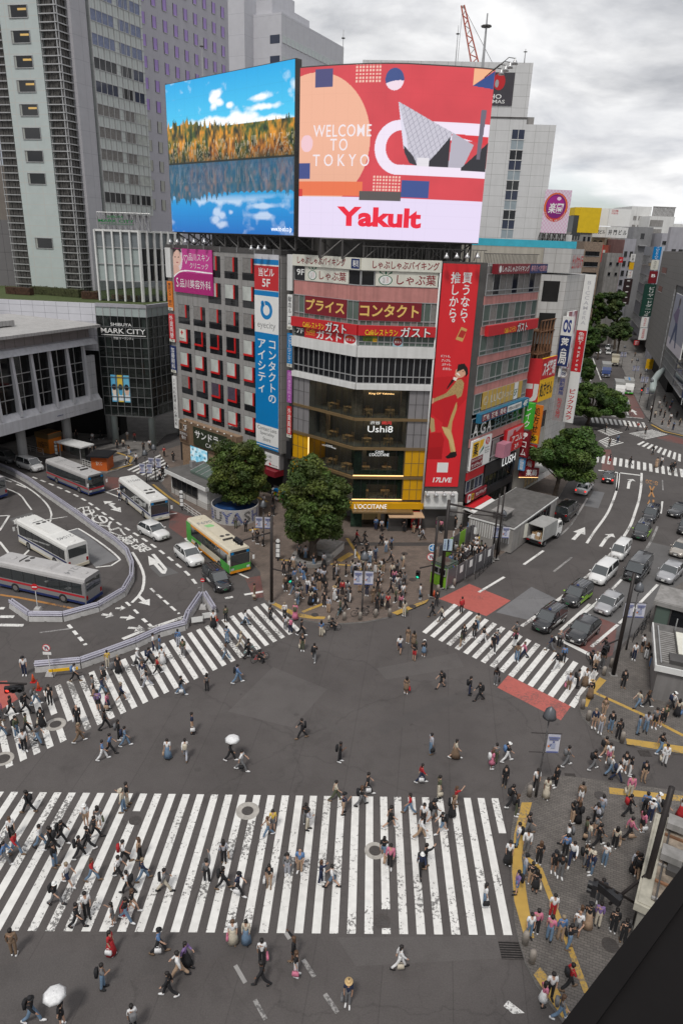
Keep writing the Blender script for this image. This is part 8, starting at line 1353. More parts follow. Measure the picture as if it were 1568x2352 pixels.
def lamp(label,n,base,h=5.2,sides=(-1,1),h0=PH,lampup=True):
 p=GQ(n,*base,h0);t=thing('street_lamp',label,'street lamp',p,'street lamps with banners');part(t,'post',lambda g:g.tube([(0,0,0),(0,0,h*.3),(0,0,h)],[.09,.065,.05],mat('lamp_post',(0.075,0.07,0.07),0.6,0.2,var=.6,vs=5),8),True);part(t,'crossbar',lambda g:(g.tube([(-.95,0,h-.9),(.95,0,h-.9)],.03,M_POLE,5),g.tube([(-.9,0,h-2.35),(.9,0,h-2.35)],.025,M_POLE,5)))
 if lampup:part(t,'bracket',lambda g:g.tube([(0,0,h),(.3,0,h+.15),(.32,0,h+.75),(0,0,h+1.05)],.03,M_LAMPS,6));o=part(t,'lamp_shade',lambda g:g.lathe([(.42,h+.3),(.38,h+.5),(.28,h+.85),(.12,h+1.0),(.03,h+1.1)],(0,0,0),M_LAMPS,16),True);h_=MB();h_.lathe([(.05,h+.1),(.16,h+.2),(.16,h+.34),(.08,h+.42)],(0,0,0),M_LAMPG,10);put(h_,'bulb',o,local=True)
 for s in sides:
  x0,x1=sorted((s*.12,s*.9));o=part(t,'banner',lambda g:g.hexa([(x0,-.01,h-2.33),(x1,-.05,h-2.33),(x1,-.03,h-2.33),(x0,.01,h-2.33),(x0,-.01,h-.92),(x1,.03,h-.92),(x1,.05,h-.92),(x0,.01,h-.92)],M_BAN));g=MB();c=(x0+x1)/2;g.box((x0+.05,-.075,h-1.2),(x1-.05,-.055,h-1.12),M_BINK);g.box((x0+.1,-.075,h-1.34),(x1-.12,-.055,h-1.28),M_BINK);g.box((x0+.02,-.075,h-2.3),(x1-.02,-.055,h-2.2),M_BINK)
  Fb=Frame((0,0),math.pi/2);Fb.p=Vector((0,0,0));Fb.n=Vector((0,-1,0));g.disc(Fb,c,h-1.48,.07,.07,.07,M_BINK,10);g.fprism(Fb,[(c-.14,h-1.98),(c+.14,h-1.98),(c+.12,h-1.6),(c-.12,h-1.6)],.062,.07,mat('banner_figure',(0.33,0.36,0.48),0.7,var=0));g.fprism(Fb,[(c-.14,h-1.62),(c-.3,h-1.8),(c-.26,h-1.85),(c-.1,h-1.7)],.062,.07,M_BINK);g.box((x0+.06,-.075,h-1.86),(x0+.16,-.055,h-1.76),M_ORNG);put(g,'print',o,local=True)
 return t
lamp('sticker covered street lamp with two white banners in the middle of the plaza tip','y1',(952,965),5.4);lamp('street lamp with two white banners beside the green bus front','y1',(270,500),4.6);lamp('sticker covered street lamp with white speakers and one banner at the near corner','y5',(540,1545),5.9,(1,));lamp('street lamp with two white banners on the right island by the parked bicycles','y5',(1170,520),5.6);lamp('street lamp with two white banners at the side street zebra, right one','y6',(978,500),4.2);lamp('street lamp with two white banners at the side street zebra, left one','y6',(922,520),3.8);lamp('street lamp with two white banners in front of the grey low building','v5',(895,700),4.4)
for i,(q,s)in enumerate((((525,690),'left of the far junction beside the dark tree'),((970,410),'on the far pavement beside the beige truck'),((1085,560),'on the far pavement beside the striped roof truck'),((1165,680),'on the far pavement by the red signal'),((1215,800),'on the far pavement by the far crossing end'))):lamp('street lamp with two white banners %s'%s,'v4',q,5.6)
pole('black signal post at the far crossing corner','v4',(1245,935),7.5,.15);p=GQ('v4',1143,750,PH);signal('far red pedestrian signal on the shopping pavement',p+Vector((0,0,3.2)),(-.3,-1),'red',False,2);pole('grey post under the far red pedestrian signal','v4',(1143,750),3.0,.06)
for i,(n,x,y,h,w)in enumerate((('y5',865,930,0,'on the island tip at the crossing end'),('y5',905,1010,0,'beside the people waiting on the island edge'),('y5',1140,1160,0,'at the island edge by the side street'),('y5',1065,640,0,'beside the tall black island pole'),('y5',1012,698,0,'at the inner end of the right crossing'),('w3',530,140,0,'beside the sticker covered lamp at the near corner'),('w3',502,1135,0,'on the near corner beside the drain grate'),('w3',548,1262,0,'on the near corner below the drain grate'),('y1',830,1012,0,'at the plaza kerb under the bicycles'),('y1',940,1010,0,'at the plaza kerb under the banner lamp'),('y1',1048,990,0,'at the plaza kerb right of the banner lamp'),('y1',1145,985,0,'at the plaza kerb by the yellow tactile strip'),('v5',262,1095,0,'in front of the green smoking booth'),('v5',430,1030,0,'at the enclosure corner by the no parking sign'))):
 one('bollard','short stone bollard '+w,'bollard',GQ(n,x,y,PH),lambda g:g.lathe([(.17,0),(.16,.7),(.12,.82),(.04,.86)],(0,0,0),mat('bollard_stone',(0.26,0.23,0.2),0.9,var=0.3,vs=3),10),'stone bollards',True)
def cone(label,n,x,y):t=thing('traffic_cone',label,'traffic cone',GQ(n,x,y,0.012 if n=='y3' else PH),'traffic cones');part(t,'cone',lambda g:g.lathe([(.16,.03),(.04,.68),(.02,.7)],(0,0,0),mat('cone_orange',(0.6,0.09,0.03),0.6),12),True);part(t,'foot',lambda g:g.box((-.2,-.2,0),(.2,.2,.04),M_SRED));part(t,'band',lambda g:g.lathe([(.112,.28),(.078,.45)],(0,0,0),M_SIGNW,12))
cone('orange cone at the near end of the left crossing barrier','y3',212,592);cone('orange cone right of its twin at the left crossing barrier','y3',245,640);cone('orange cone at the apex end of the left crossing barrier','y3',1355,205);cone('orange cone at the foot of the round signs pole','v5',220,1138)
one('warning_barrier','yellow plank barricade at the near end of the left crossing barrier','barricade',GQ('y3',405,560),lambda g:(g.box((-1.1,-.02,.55),(1.1,.02,.8),M_YELS),g.tube([(-.8,0,0),(-.8,0,.8)],.03,M_STEEL,5),g.tube([(.8,0,0),(.8,0,.8)],.03,M_STEEL,5)),rz=.25)
for i,q in enumerate(((1238,235),(1305,208))):one('warning_barrier','grey pipe barricade with a white notice, %s of the pair at the barrier apex'%('left one','right one')[i],'barricade',GQ('y3',*q),lambda g:(g.box((-.5,-.03,.3),(.5,.0,.85),M_SIGNW),[g.tube(w_,.03,M_STEEL,5)for w_ in(((-.6,0,0),(-.6,0,.95),(.6,0,.95),(.6,0,0)),((-.6,0,.3),(.6,0,.3)))]),rz=.35)
M_IRON=mat('cast_iron',(0.085,0.075,0.07),0.6,0.4,var=0.35,vs=9);M_RING=mat('manhole_concrete',(0.36,0.34,0.31),0.85,var=0.25,vs=2.5)
def manhole(label,n,x,y,r=.42,ring=0,z=0.014):
 t=thing('manhole_cover',label,'manhole cover',GQ(n,x,y,z),'manhole covers')
 if ring:part(t,'concrete_ring',lambda g:g.lathe([(ring,0),(ring,.003)],(0,0,0),M_RING,28))
 part(t,'cover',lambda g:(g.lathe([(r,.004),(r,.008)],(0,0,0),M_IRON,24),[g.box((-r*.7,-r*.6+r*.24*i,.009),(r*.7,-r*.6+r*.24*i+.03,.012),M_STEEL)for i in range(6)]))
manhole('manhole in a cracked pale concrete ring, left one on the near crossing','w2',142,225,.36,.72);manhole('manhole in a pale concrete ring, right one on the near crossing','w2',940,475,.36,.62);manhole('patterned manhole cover with yellow dots near the lower edge of the near crossing','w2',983,915,.42);manhole('plain dark manhole cover in the gap of a bar on the near crossing','w1',847,285,.36);manhole('manhole in a worn pale ring at the left crossing','y3',350,858,.4,.72);manhole('manhole in a grey ring at the left edge of the left crossing','y3',20,1075,.45,.7)
for l,n,x,y,r in(('manhole cover on the plaza behind the crowd, upper one','y1',1250,548,.4),('manhole cover on the plaza behind the crowd, lower one','y1',1305,730,.4),('dark manhole cover at the plaza kerb by the right crossing','y1',1305,915,.36),('manhole cover on the near corner under the crossed arms','w3',1075,1145,.42),('manhole cover on the near corner by the side street','w3',1010,140,.4),('manhole cover on the plaza kerb by the left crossing','y1',625,975,.35)):manhole(l,n,x,y,r,0,PH+.012)
def grate(label,n,x,y,w,h,z=.012):one('drain_grate',label,'drain grate',GQ(n,x,y,z),lambda g:(g.box((-w,-h,0),(w,h,.006),M_DARK),[g.box((-w,-h+2*h*i/7,.006),(w,-h+2*h*i/7+.05,.02),M_IRON)for i in range(8)]),'drain grates')
grate('large drain grate at the kerb below the near crossing','w3',408,1185,.55,.45);grate('small drain grate on the side street by the near corner lamp','y5',785,1408,.35,.28);grate('small drain grate on the side street by the island','y5',1300,1245,.4,.28)
def hut(name,label,n,a,b,dep,h,wall,roof,h0=PH,over=.25,win=None,fz=.5):
 """low building: its front runs between two photo points on the ground"""
 A,B=GQ(n,*a,h0),GQ(n,*b,h0);d=B-A;F=Frame((A.x,A.y),math.atan2(d.x,d.y));L_=d.length;t=thing(name,label,'building',A);g=MB();g.fbox(F,0,L_,h0,h0+h,-dep,0,wall);put(g,'wall',t);g=MB();g.fbox(F,-over,L_+over,h0+h-fz,h0+h,-dep-over,over,M_WHT if roof is M_DKC else roof);g.fbox(F,-over+.12,L_+over-.12,h0+h,h0+h+.06,-dep-over+.12,over-.12,roof);put(g,'roof',t)
 if win:ribbon(t,F,win[0]*L_,win[1]*L_,h0+h*win[2],h0+h*win[3],win[4],M_GLD,M_STEEL,d=.04)
 return t,F,L_
t,F,L_=hut('police_box','low white roofed station hut with a skylight beside the striped drum','d',(395,1131),(477,1172),5.0,3.3,M_WHT,M_DKC,over=.6,win=(.05,.75,.3,.82,5));g=MB();g.fbox(F,-.02,L_+.02,PH,1.0,-4,.03,grid_mat('hut_tile',(0.46,0.45,0.43),'77736f',.3,.3,.02,.9));put(g,'tile_base',t);g=MB();P=F.pt;z=3.55;g.hexa([P(3,z,-1.2),P(8,z,-1.2),P(8,z,-3.4),P(3,z,-3.4),P(3,z+.3,-1.2),P(8,z+.3,-1.2),P(8,z+.9,-3.4),P(3,z+.9,-3.4)],M_GLG);[g.tube([P(3+1.25*i,z+.32,-1.2),P(3+1.25*i,z+.92,-3.4)],.05,M_ALU,5)for i in range(5)];g.fbox(F,1,1.6,z,z+.9,-3,-2.4,M_ALU);put(g,'skylight',t)
t,F,L_=hut('service_building','long grey flat roofed building with a louvred end between plaza and road','v5',(1022,688),(1475,335),5.6,3.1,mat('service_grey',(0.30,0.285,0.27),0.8,dirt=0.2),M_DKC,over=.1,win=(.3,.82,.3,.9,6),fz=.15);g=MB();g.fbox(F,1.2,3.0,3.3,4.2,-3.2,-1.6,M_STEEL);g.fbox(F,1.0,3.2,4.2,4.35,-3.4,-1.4,M_CONC);put(g,'roof_vent',t);g=MB();E2=Frame(F.pt(0,0).xy,math.atan2(-F.n.x,-F.n.y));[g.fbox(E2,.4+.3*i,.48+.3*i,1.2,2.9,-.02,.06,M_WHT)for i in range(17)];put(g,'louvre',t)
t,F,L_=hut('ticket_kiosk','orange ticket kiosk with a sloping black roof at the station pavement','y6',(578,442),(676,447),2.6,2.3,mat('kiosk_orange',(0.55,0.12,0.025),0.5),M_BLACK,over=.5,fz=.15);g=MB();write(g,F,'宝くじ',.7,L_-.7,1.0,1.6,.02,M_CREAM,.02);put(g,'lettering',t)
t,F,L_=hut('ticket_kiosk','orange and yellow lottery booth reading 10 under the viaduct','y6',(238,322),(318,340),2.4,3.2,mat('booth_amber',(0.5,0.2,0.04),0.5),M_BRONZE,over=.1,fz=.8);g=MB();write(g,F,'10億円',.4,L_-.4,1.0,2.0,.02,M_TXTK,.02);put(g,'lettering',t);g=MB();g.fbox(F,L_,L_+.05,PH,3.4,-2.4,.1,M_ORNG);put(g,'side_panel',t)
A=GQ('y6',385,368,PH);t=thing('bus_shelter','white roofed glass bus shelter with a dark poster at the station kerb','bus shelter',A);B=GQ('y6',512,400,PH);F=Frame((A.x,A.y),math.atan2((B-A).x,(B-A).y));L_=(B-A).length;g=MB();g.fbox(F,-.3,L_+.9,2.75,2.95,-2.0,.5,M_WHT);put(g,'roof',t)
for u in(0,L_):g=MB();g.tube([F.pt(u,PH,0),F.pt(u,2.75,0)],.09,M_ALU,8);put(g,'post',t)
g=MB();g.fbox(F,.2,L_-.2,.5,2.4,-1.7,-1.65,M_GLS);put(g,'glass_panel',t);g=MB();g.fbox(F,L_+.15,L_+1.1,.35,2.4,-.9,-.75,M_BLACK);put(g,'poster_case',t)
t,F,L_=hut('station_lift','glass walled lift house with a flat concrete roof at the right edge','y5',(1338,395),(1600,470),3.4,3.3,M_GLG,M_CONC,over=.25,fz=.4);g=MB();[g.fbox(F,u-.06,u+.06,PH,3.2,0,.07,M_STEEL)for u in(0,1.3,2.6,3.9)];g.fbox(F,0,5,PH,.7,0,.06,M_STEEL);g.fbox(F,1.3,2.6,.7,3.0,.0,.03,M_GLD);put(g,'frame',t)
t,F,L_=hut('station_entrance','low station entrance with a cream tarpaulin and fans on its roof at the right edge','y5',(1345,860),(1650,930),6.5,3.2,mat('entrance_grey',(0.20,0.19,0.185),0.6,dirt=0.2),M_DKC,over=.3,fz=.5);g=MB();g.fbox(F,1.4,8,3.42,3.7,-5.2,-1.6,M_CREAM);g.fbox(F,.7,3.2,3.42,3.75,-1.4,-.2,M_STEEL);put(g,'tarpaulin',t);g=MB();[g.fbox(F,.15,1.3,3.38,3.46,-.5-.32*i,-.35-.32*i,M_CONC)for i in range(16)];g.tube([F.pt(.1,3.5,0),F.pt(.1,3.5,-6)],.06,M_ALU,6);g.tube([F.pt(1.35,3.5,-1),F.pt(1.35,3.5,-6)],.05,M_STEEL,6);[g.tube([F.pt(1.4+.7*i,3.4,-5.8),F.pt(1.4+.7*i,4.6,-5.8)],.05,M_ALU,5)for i in range(3)];put(g,'roof_pipes',t);g=MB();c=F.pt(2.2,3.75,-.8);g.lathe([(.1,0),(.1,.7),(.25,.72),(.25,1.05),(.05,1.1)],c,M_ALU,10);put(g,'roof_camera',t)
t,F,L_=hut('police_box','low corner building with a peeling cream roof and two white boxes at the lower right','w3',(1195,1180),(1330,590),7.0,3.4,mat('corner_cream',(0.30,0.285,0.25),0.7,dirt=0.3),mat('roof_cream',(0.36,0.34,0.28),0.8,var=.25,vs=1.5),over=.25,fz=.45);M_PEEL=mat('peeling_roof',(0.22,0.18,0.14),0.9,var=.7,vs=1.2);g=MB();g.fbox(F,.3,L_-.3,3.6,3.66,-3.0,-.4,M_PEEL);[g.fbox(F,.3+1.15*i,.42+1.15*i,3.66,3.78,-3.0,-.4,M_RUST if i%3==1 else M_CONC)for i in range(int(L_/1.15))];g.fbox(F,L_*.35,L_*.5,3.66,4.0,-2.6,-.8,M_STEEL);[g.tube([F.pt(.2,3.75,-q),F.pt(L_-.2,3.75,-q)],.05,M_STEEL,5)for q in(.6,3.2,3.5)];put(g,'roof_tray',t)
for i,u in enumerate((L_-1.2,L_-3.6)):g=MB();g.fbox(F,u,u+0.8,4.0,4.4,-1.4,-.4,M_CONC);g.tube([F.pt(u+.5,3.7,-1),F.pt(u+.5,4.0,-1)],.12,M_STEEL,6);put(g,'roof_box',t)
M_TRANS=mat('translucent_panel',(0.10,0.095,0.10),0.25,var=0.15,vs=.7);M_LGRN=mat('booth_lime',(0.20,0.42,0.03),0.45,var=.08)
EP=[GQ('v5',*q,PH)for q in((345,1065),(440,1020),(825,790),(838,620),(700,585),(600,570),(262,800))];t=thing('smoking_enclosure','smoking enclosure of translucent panels with white notices beside the road','enclosure',EP[1]);
for j,(a,b)in enumerate(zip(EP,EP[1:])):
 m=max(1,round((b-a).length/1.7));F=Frame((a.x,a.y),math.atan2((b-a).x,(b-a).y))
 for i in range(m):
  u0,u1=(b-a).length*i/m,(b-a).length*(i+1)/m;g=MB();g.fbox(F,u0+.05,u1-.05,.35,2.35,-.03,.03,M_LGRN if j==5 and i%2 else M_TRANS);o=put(g,'panel',t)
  if j in(1,4):g=MB();g.fbox(F,(u0+u1)/2-.28,(u0+u1)/2+.28,1.3,2.1,.03,.045,M_SIGNW);put(g,'notice',o)
  g=MB();g.fbox(F,u0-.04,u0+.04,PH,2.45,-.05,.05,M_ALU);put(g,'post',t)
t,F,L_=hut('smoking_booth','lime green glazed booth at the crossing end of the smoking enclosure','v5',(180,990),(340,1058),1.8,2.5,M_LGRN,M_GLG,over=.05,fz=.25);ribbon(t,F,.1,L_-.1,1.5,2.25,2,M_GLD,M_ALU,d=.03)
def rail(label,n,a,b,m,h=.95):A,B=GQ(n,*a,PH),GQ(n,*b,PH);d=B-A;one('railing',label,'railing',A,lambda g:([g.tube([(0,0,z),(d.length,0,z)],.03,m,5)for z in(h,h*.6,h*.3)],[g.tube([(d.length*i/4,0,0),(d.length*i/4,0,h)],.035,m,5)for i in range(5)]),None,False,math.atan2(d.y,d.x))
rail('white pipe railing between the hut and the green bus','y6',(1155,688),(1262,762),M_WHT);rail('white pipe railing by the bus stop kerb','y6',(520,408),(590,432),M_WHT);rail('white railing in front of the lottery booth','y6',(115,300),(275,345),M_WHT);rail('black railing along the right island kerb','y5',(1215,470),(1330,300),M_BLACK);rail('white railing beside the side street lamps','y6',(925,508),(985,492),M_WHT)
M_GOODS=mat('goods',(0.36,0.3,0.24),0.7,var=0.95,vs=6);r5=random.Random(5);GC=[M_SRED,M_YELS,M_SIGNW,M_GREEN,M_BLUE,M_MAG,M_GOODS]
for n,x,y,L_,rz,lb in(('v5',545,400,1.7,1.0,'tall rack of bright packets at the tiled pier by the red awning'),('v5',680,300,1.8,1.0,'rack of pale packets under the red edged awning'),('z6',1100,1180,1.6,.6,'rack with white price posters in front of the cream pharmacy'),('z6',1165,1190,1.5,.6,'rack with tilted posters right of the pharmacy price posters'),('v5',330,440,2.2,1.48,'magazine rack in the shop entrance under the white canopy'),('y1',1195,385,2.4,1.45,'goods stand under the tan shop awning'),('y1',380,185,3.0,-.8,'crowded souvenir rack beyond the maroon awning')):
 t=thing('goods_rack',lb,'shop rack',GQ(n,x,y,PH),'shop racks on the pavement',math.pi/2-rz);part(t,'frame',lambda g:(g.box((-L_/2,-.3,0),(L_/2,-.24,1.9),M_STEEL),[g.box((-L_/2,-.3,z),(L_/2,.25-.08*z,z+.04),M_STEEL)for z in(.15,.7,1.25)]));o=part(t,'goods',lambda g:[g.box((-L_/2+L_*i/9,-.2,z+.05),(-L_/2+L_*(i+.85)/9,.2-.08*z,z+.05+r5.uniform(.22,.42)),r5.choice(GC))for z in(.15,.7,1.25)for i in range(9)])
S=Sign('red poster panel beside the tan shop awning',FR,(-1.15,0.1,0.2,2.4),0.1,M_SRED);S.rect(.35,.7,.05,.6,M_BLACK);S.rect(.1,.4,.7,.9,M_SIGNW)
for n,x,y,lb in(('y6',1142,688,'black framed bus stop flag between the white bus and the hut'),('y1',368,600,'black framed bus stop flag by the plaza tip signal pole'),('y6',360,360,'white bus stop flag left of the glass bus shelter')):
 t=thing('bus_stop_flag',lb,'bus stop',GQ(n,x,y,PH),'bus stop flags');part(t,'frame',lambda g:(g.box((-.25,-.03,.3),(.25,.03,2.2),M_BLACK),g.tube([(0,0,0),(0,0,.3)],.06,M_BLACK,6)));part(t,'timetable',lambda g:[g.box((-.2,-.05,.5+.55*i),(.2,-.031,.95+.55*i),M_SIGNW)for i in range(3)]);part(t,'disc',lambda g:g.tube([(0,-.03,2.42),(0,.03,2.42)],.22,M_SIGNW,14))
t,F,L_=hut('subway_entrance','low tiled subway stair wall with yellow edged steps behind the big tree','y1',(735,598),(828,518),2.6,0.95,MATS['hut_tile'],M_CONC,over=.05,fz=.12)
rail('black pipe railing along the enclosure kerb','v5',(650,960),(820,800),M_BLACK)
def bicycle(label,n,x,y,rz,fm,h0=PH,grp='bicycles'):
 t=thing('bicycle',label,'bicycle',GQ(n,x,y,h0),grp,rz);part(t,'frame',lambda g:[g.tube(w_,.022,fm,6)for w_ in(((-.5,0,.34),(-.15,0,.32),(.35,0,.75),(-.2,0,.78),(-.15,0,.32)),((-.5,0,.34),(-.2,0,.74)),((.35,0,.9),(.38,0,.7),(.52,0,.34)))]);part(t,'saddle',lambda g:g.box((-.36,-.08,.84),(-.1,.08,.9),M_BLACK));part(t,'handlebar',lambda g:g.tube([(.2,-.28,.98),(.36,0,.95),(.2,.28,.98)],.018,M_BLACK,5))
 for s in(-.5,.52):
  def wh(g):
   P_=[(s+.33*math.cos(q*.3491),0,.34+.33*math.sin(q*.3491))for q in range(19)];g.tube(P_,.02,M_TYRE,5,False);[g.tube([(s,0,.34),P_[q]],.006,M_ALU,3)for q in range(0,18,3)]
  part(t,'wheel',wh)
 return t
bicycle('pale blue bicycle propped at the plaza kerb','y1',795,985,1.2,mat('bike_blue',(0.1,0.3,0.36),0.4));bicycle('dark bicycle leaning on the banner lamp of the plaza tip','y1',935,985,.2,M_BLACK);bicycle('dark bicycle right of the banner lamp of the plaza tip','y1',1010,975,-.15,M_STEEL);bicycle('dark bicycle ridden across the mouth of the left crossing','y1',742,1085,.15,M_BLACK,.012);bicycle('red electric bicycle standing on the left crossing edge','y4',218,385,.6,M_SRED,.012);bicycle('white and teal electric bicycle standing on the left crossing edge','y4',152,345,.6,mat('bike_teal',(0.3,0.5,0.5),0.4),.012);bicycle('black bicycle parked by the island railing','y5',1290,395,.9,M_BLACK);bicycle('black motor scooter stopped at the right stop line','y5',920,612,-1.4,M_BLACK,.012);bicycle('dark motorbike waiting at the far stop line','v4',1063,890,-1.2,M_BLACK,.012)
def flood(label,p,d,arm):one('floodlight',label,'floodlight',p,lambda g:(g.tube([(-d.x*arm,-d.y*arm,-.3),(-d.x*arm*.4,-d.y*arm*.4,.55),(0,0,.5)],.04,M_STEEL,5),g.lathe([(.32,0),(.2,.25),(.07,.42),(.06,.55)],(0,0,0),mat('flood_shell',(0.5,0.5,0.5),0.3,0.5),12)),'rooftop floodlights',True)
for i,x in enumerate((955,1027,1095)):u,z=FL.uv('z1',x,262,1.2);flood('silver floodlight over the contact lens banner, %s'%('left one','middle one','right one')[i],FL.pt(u,z,1.2),FL.n,1.4)
for i,x in enumerate((325,432,540,648)):u,z=FR.uv('z5',x,140,1.2);flood('silver floodlight over the tall red banner, number %d from the left'%(i+1),FR.pt(u,z,1.2),FR.n,1.4)
for i,x in enumerate((110,183,268,357,465)):u,z=FL.uv('z1',x,190,.8);flood('small floodlight above the magenta board, number %d from the left'%(i+1),FL.pt(u,z,.8),FL.n,1.0)
for i,x in enumerate((128,216,302,388)):u,z=FR.uv('z6',x,1318,1.0);flood('upturned cream floodlight under the tall red banner, number %d from the left'%(i+1),FR.pt(u,z,1.0),FR.n,1.0)
for i,q in enumerate(((1150,172),(1160,164),(1170,157),(1181,148))):u,z=FR.uv('d',*q,1.5);flood('silver floodlight at the top right of the red screen, number %d from the left'%(i+1),FR.pt(u,z,1.5),FR.u,1.6)
def mast(label,x0,y0,y1,dist,r=.12):a=ray(x0,y0);p=CAM+a*(dist/a.y);F=Frame((p.x,p.y),math.pi/2);h=F.uv('d',x0,y1)[1]-p.z;one('aerial_mast',label,'aerial',p,lambda g:(g.tube([(0,0,0),(0,0,h)],[r,r*.4],M_ALU,6),g.lathe([(r*3,h*.78),(r*3,h*.8)],(0,0,0),M_STEEL,8)),'roof aerials')
mast('tall thick aerial mast above the right end of the red screen',1106,170,30,140,.3);mast('thin aerial mast left of the thick one above the red screen',1045,150,58,140,.1);mast('thin aerial mast above the left end of the red screen',786,160,68,140,.1);mast('thin aerial on the white cinema tower',1203,145,112,150,.12);mast('thin aerial rising beside the hotel tower windows',466,175,88,110,.1)
a=ray(1090,145);p=CAM+a*(230/a.y);b=ray(1062,12);q=CAM+b*(230/b.y)-p;t=thing('tower_crane','red and white lattice crane jib rising behind the red screen','crane',p);s=Vector((1,0,.2)).normalized()*1.0;g=MB();P0,P1=[Vector()-s,Vector()+s],[q-s*.4,q+s*.4]
for k in range(2):g.tube([P0[k],P1[k]],.22,mat('crane_red',(0.5,0.13,0.09),0.6),5)
for i in range(12):f0,f1=i/12,(i+1)/12;g.tube([lp(P0[i%2],P1[i%2],f0),lp(P0[1-i%2],P1[1-i%2],f1)],.14,MATS['crane_red']if i%4<2 else M_WHT,4)
put(g,'jib',t,local=True);g=MB();g.tube([q,Vector((8,0,-4))],.06,M_STEEL,4);g.tube([q,Vector((-5,0,-6))],.05,M_STEEL,4);put(g,'cable',t,local=True)
A,B=G(1568,1992,29.2),G(1293,2352,29.2);d=(B-A).normalized();n_=Vector((-d.y,d.x,0));n_=n_ if n_.x>0 else-n_;g=MB();c=[A-d*6,B+d*6,B+d*6+n_*9,A-d*6+n_*9];g.hexa([v+Vector((0,0,-.5))for v in c]+c,mat('ledge_dark',(0.006,0.005,0.005),0.75,var=.3,vs=.8,spec=.15));g.hexa([v+Vector((0,0,.0))for v in(c[0],c[1],c[1]+n_*.12,c[0]+n_*.12)]+[v+Vector((0,0,.03))for v in(c[0],c[1],c[1]+n_*.12,c[0]+n_*.12)],MATS['ledge_dark']if 1 else None)
tag(put(g,'roof_ledge',None,A),'dark roof ledge of the lookout building filling the lower right corner','roof ledge')
#  people
CC=dict(K=('black',(0.016,0.016,0.018)),W=('white',(0.66,0.66,0.66)),G=('grey',(0.15,0.15,0.155)),L=('greyish',(0.36,0.37,0.41)),N=('navy',(0.018,0.026,0.06)),B=('blue',(0.10,0.19,0.36)),D=('denim',(0.13,0.20,0.29)),R=('red',(0.38,0.02,0.025)),P=('pink',(0.52,0.16,0.24)),C=('cream',(0.50,0.45,0.36)),T=('brown',(0.17,0.115,0.075)),E=('tan',(0.36,0.25,0.17)),O=('olive',(0.075,0.085,0.05)),V=('purple',(0.20,0.13,0.30)),Y=('yellow',(0.6,0.42,0.08)))
def cloth(c):return mat('cloth_'+CC[c][0].replace(' ','_'),CC[c][1],0.85,var=0.22,vs=7)
M_SKIN=[mat('skin_light',(0.50,0.31,0.22),0.55,var=0.05),mat('skin_tan',(0.38,0.22,0.145),0.55,var=0.05),mat('skin_deep',(0.16,0.085,0.055),0.55,var=0.05)];M_EYE=mat('eye_dark',(0.02,0.015,0.012),0.3,var=0);M_LIP=mat('lip',(0.35,0.12,0.1),0.5,var=0)
HC=dict(s=(0.014,0.011,0.010),l=(0.014,0.011,0.010),b=(0.085,0.045,0.024),g=(0.24,0.19,0.13));HM={k:mat('hair_'+k,c,0.6,var=0.2,vs=12)for k,c in HC.items()};HAT=dict(w=M_SIGNW,k=cloth('K'),u=mat('straw',(0.55,0.38,0.18),0.8),c=cloth('C'))
PZ=dict(a=((27,8),(-20,22),(-24,15,8),(24,20,8),3),b=((-20,22),(27,8),(24,20,8),(-24,15,8),3),s=((2,0),(-3,2),(2,8,9),(0,12,9),0),p=((3,0),(-4,3),(4,10,9),(32,105,6),3),r=((5,0),(-6,4),(0,12,9),(120,30,12),0),t=((86,86),(80,92),(30,50,8),(34,56,8),6))
def skel(k):
 Lg,Rg,La,Ra,lean=PZ[k];J={};ln=rad(lean);tor=lambda z,y=0,x=0:Vector((math.sin(ln)*z+x,y,math.cos(ln)*z))
 for n,z in(('pel',0),('waist',.18),('chest',.40),('neck',.54),('jaw',.60),('head',.685),('top',.765)):J[n]=tor(z,0,.018 if n in('jaw','head')else 0)
 for s,(h,kn),(sh,el,sp),q in((1,Lg,La,'l'),(-1,Rg,Ra,'r')):
  h,kn,sh,el,sp=map(rad,(h,kn,sh,el,sp));hip=Vector((0,s*.09,-.03));J['hip'+q]=hip;J['knee'+q]=hip+Vector((math.sin(h),s*.01,-math.cos(h)))*.42;J['ank'+q]=J['knee'+q]+Vector((math.sin(h-kn),0,-math.cos(h-kn)))*.40;f=(h-kn)*.5;J['toe'+q]=J['ank'+q]+Vector((math.cos(f)*.15,s*.02,-.045+math.sin(f)*.1))
  S=tor(.475,s*.165);J['sh'+q]=S;J['elb'+q]=S+Vector((math.sin(sh)*math.cos(sp),s*math.sin(sp),-math.cos(sh)*math.cos(sp)))*.28;a=sh+el;w=J['elb'+q]+Vector((math.sin(a),-s*.04,-math.cos(a)))*.245;J['wri'+q]=w;d=(w-J['elb'+q]).normalized();J['pal'+q]=w+d*.07;sd=Vector((math.cos(a),0,math.sin(a)))
  for i in range(4):bs=J['pal'+q]+sd*(.03-.02*i);J['f%d%s'%(i,q)]=bs+d*.02;J['g%d%s'%(i,q)]=bs+d*(.062+.012*(i in(1,2)))+Vector((0,-s*.018,0));J['h%d%s'%(i,q)]=J['g%d%s'%(i,q)]+d*.024+Vector((0,-s*.022,0))
  J['t'+q]=w+d*.03+sd*.045+Vector((0,-s*.012,0));J['u'+q]=J['t'+q]+d*.03+sd*.01
 mz=min(J['toel'].z,J['toer'].z,J['ankl'].z-.05,J['ankr'].z-.05)-.03
 if k=='t':mz=-.44
 for n in J:J[n]=J[n]-Vector((0,0,mz))
 return J
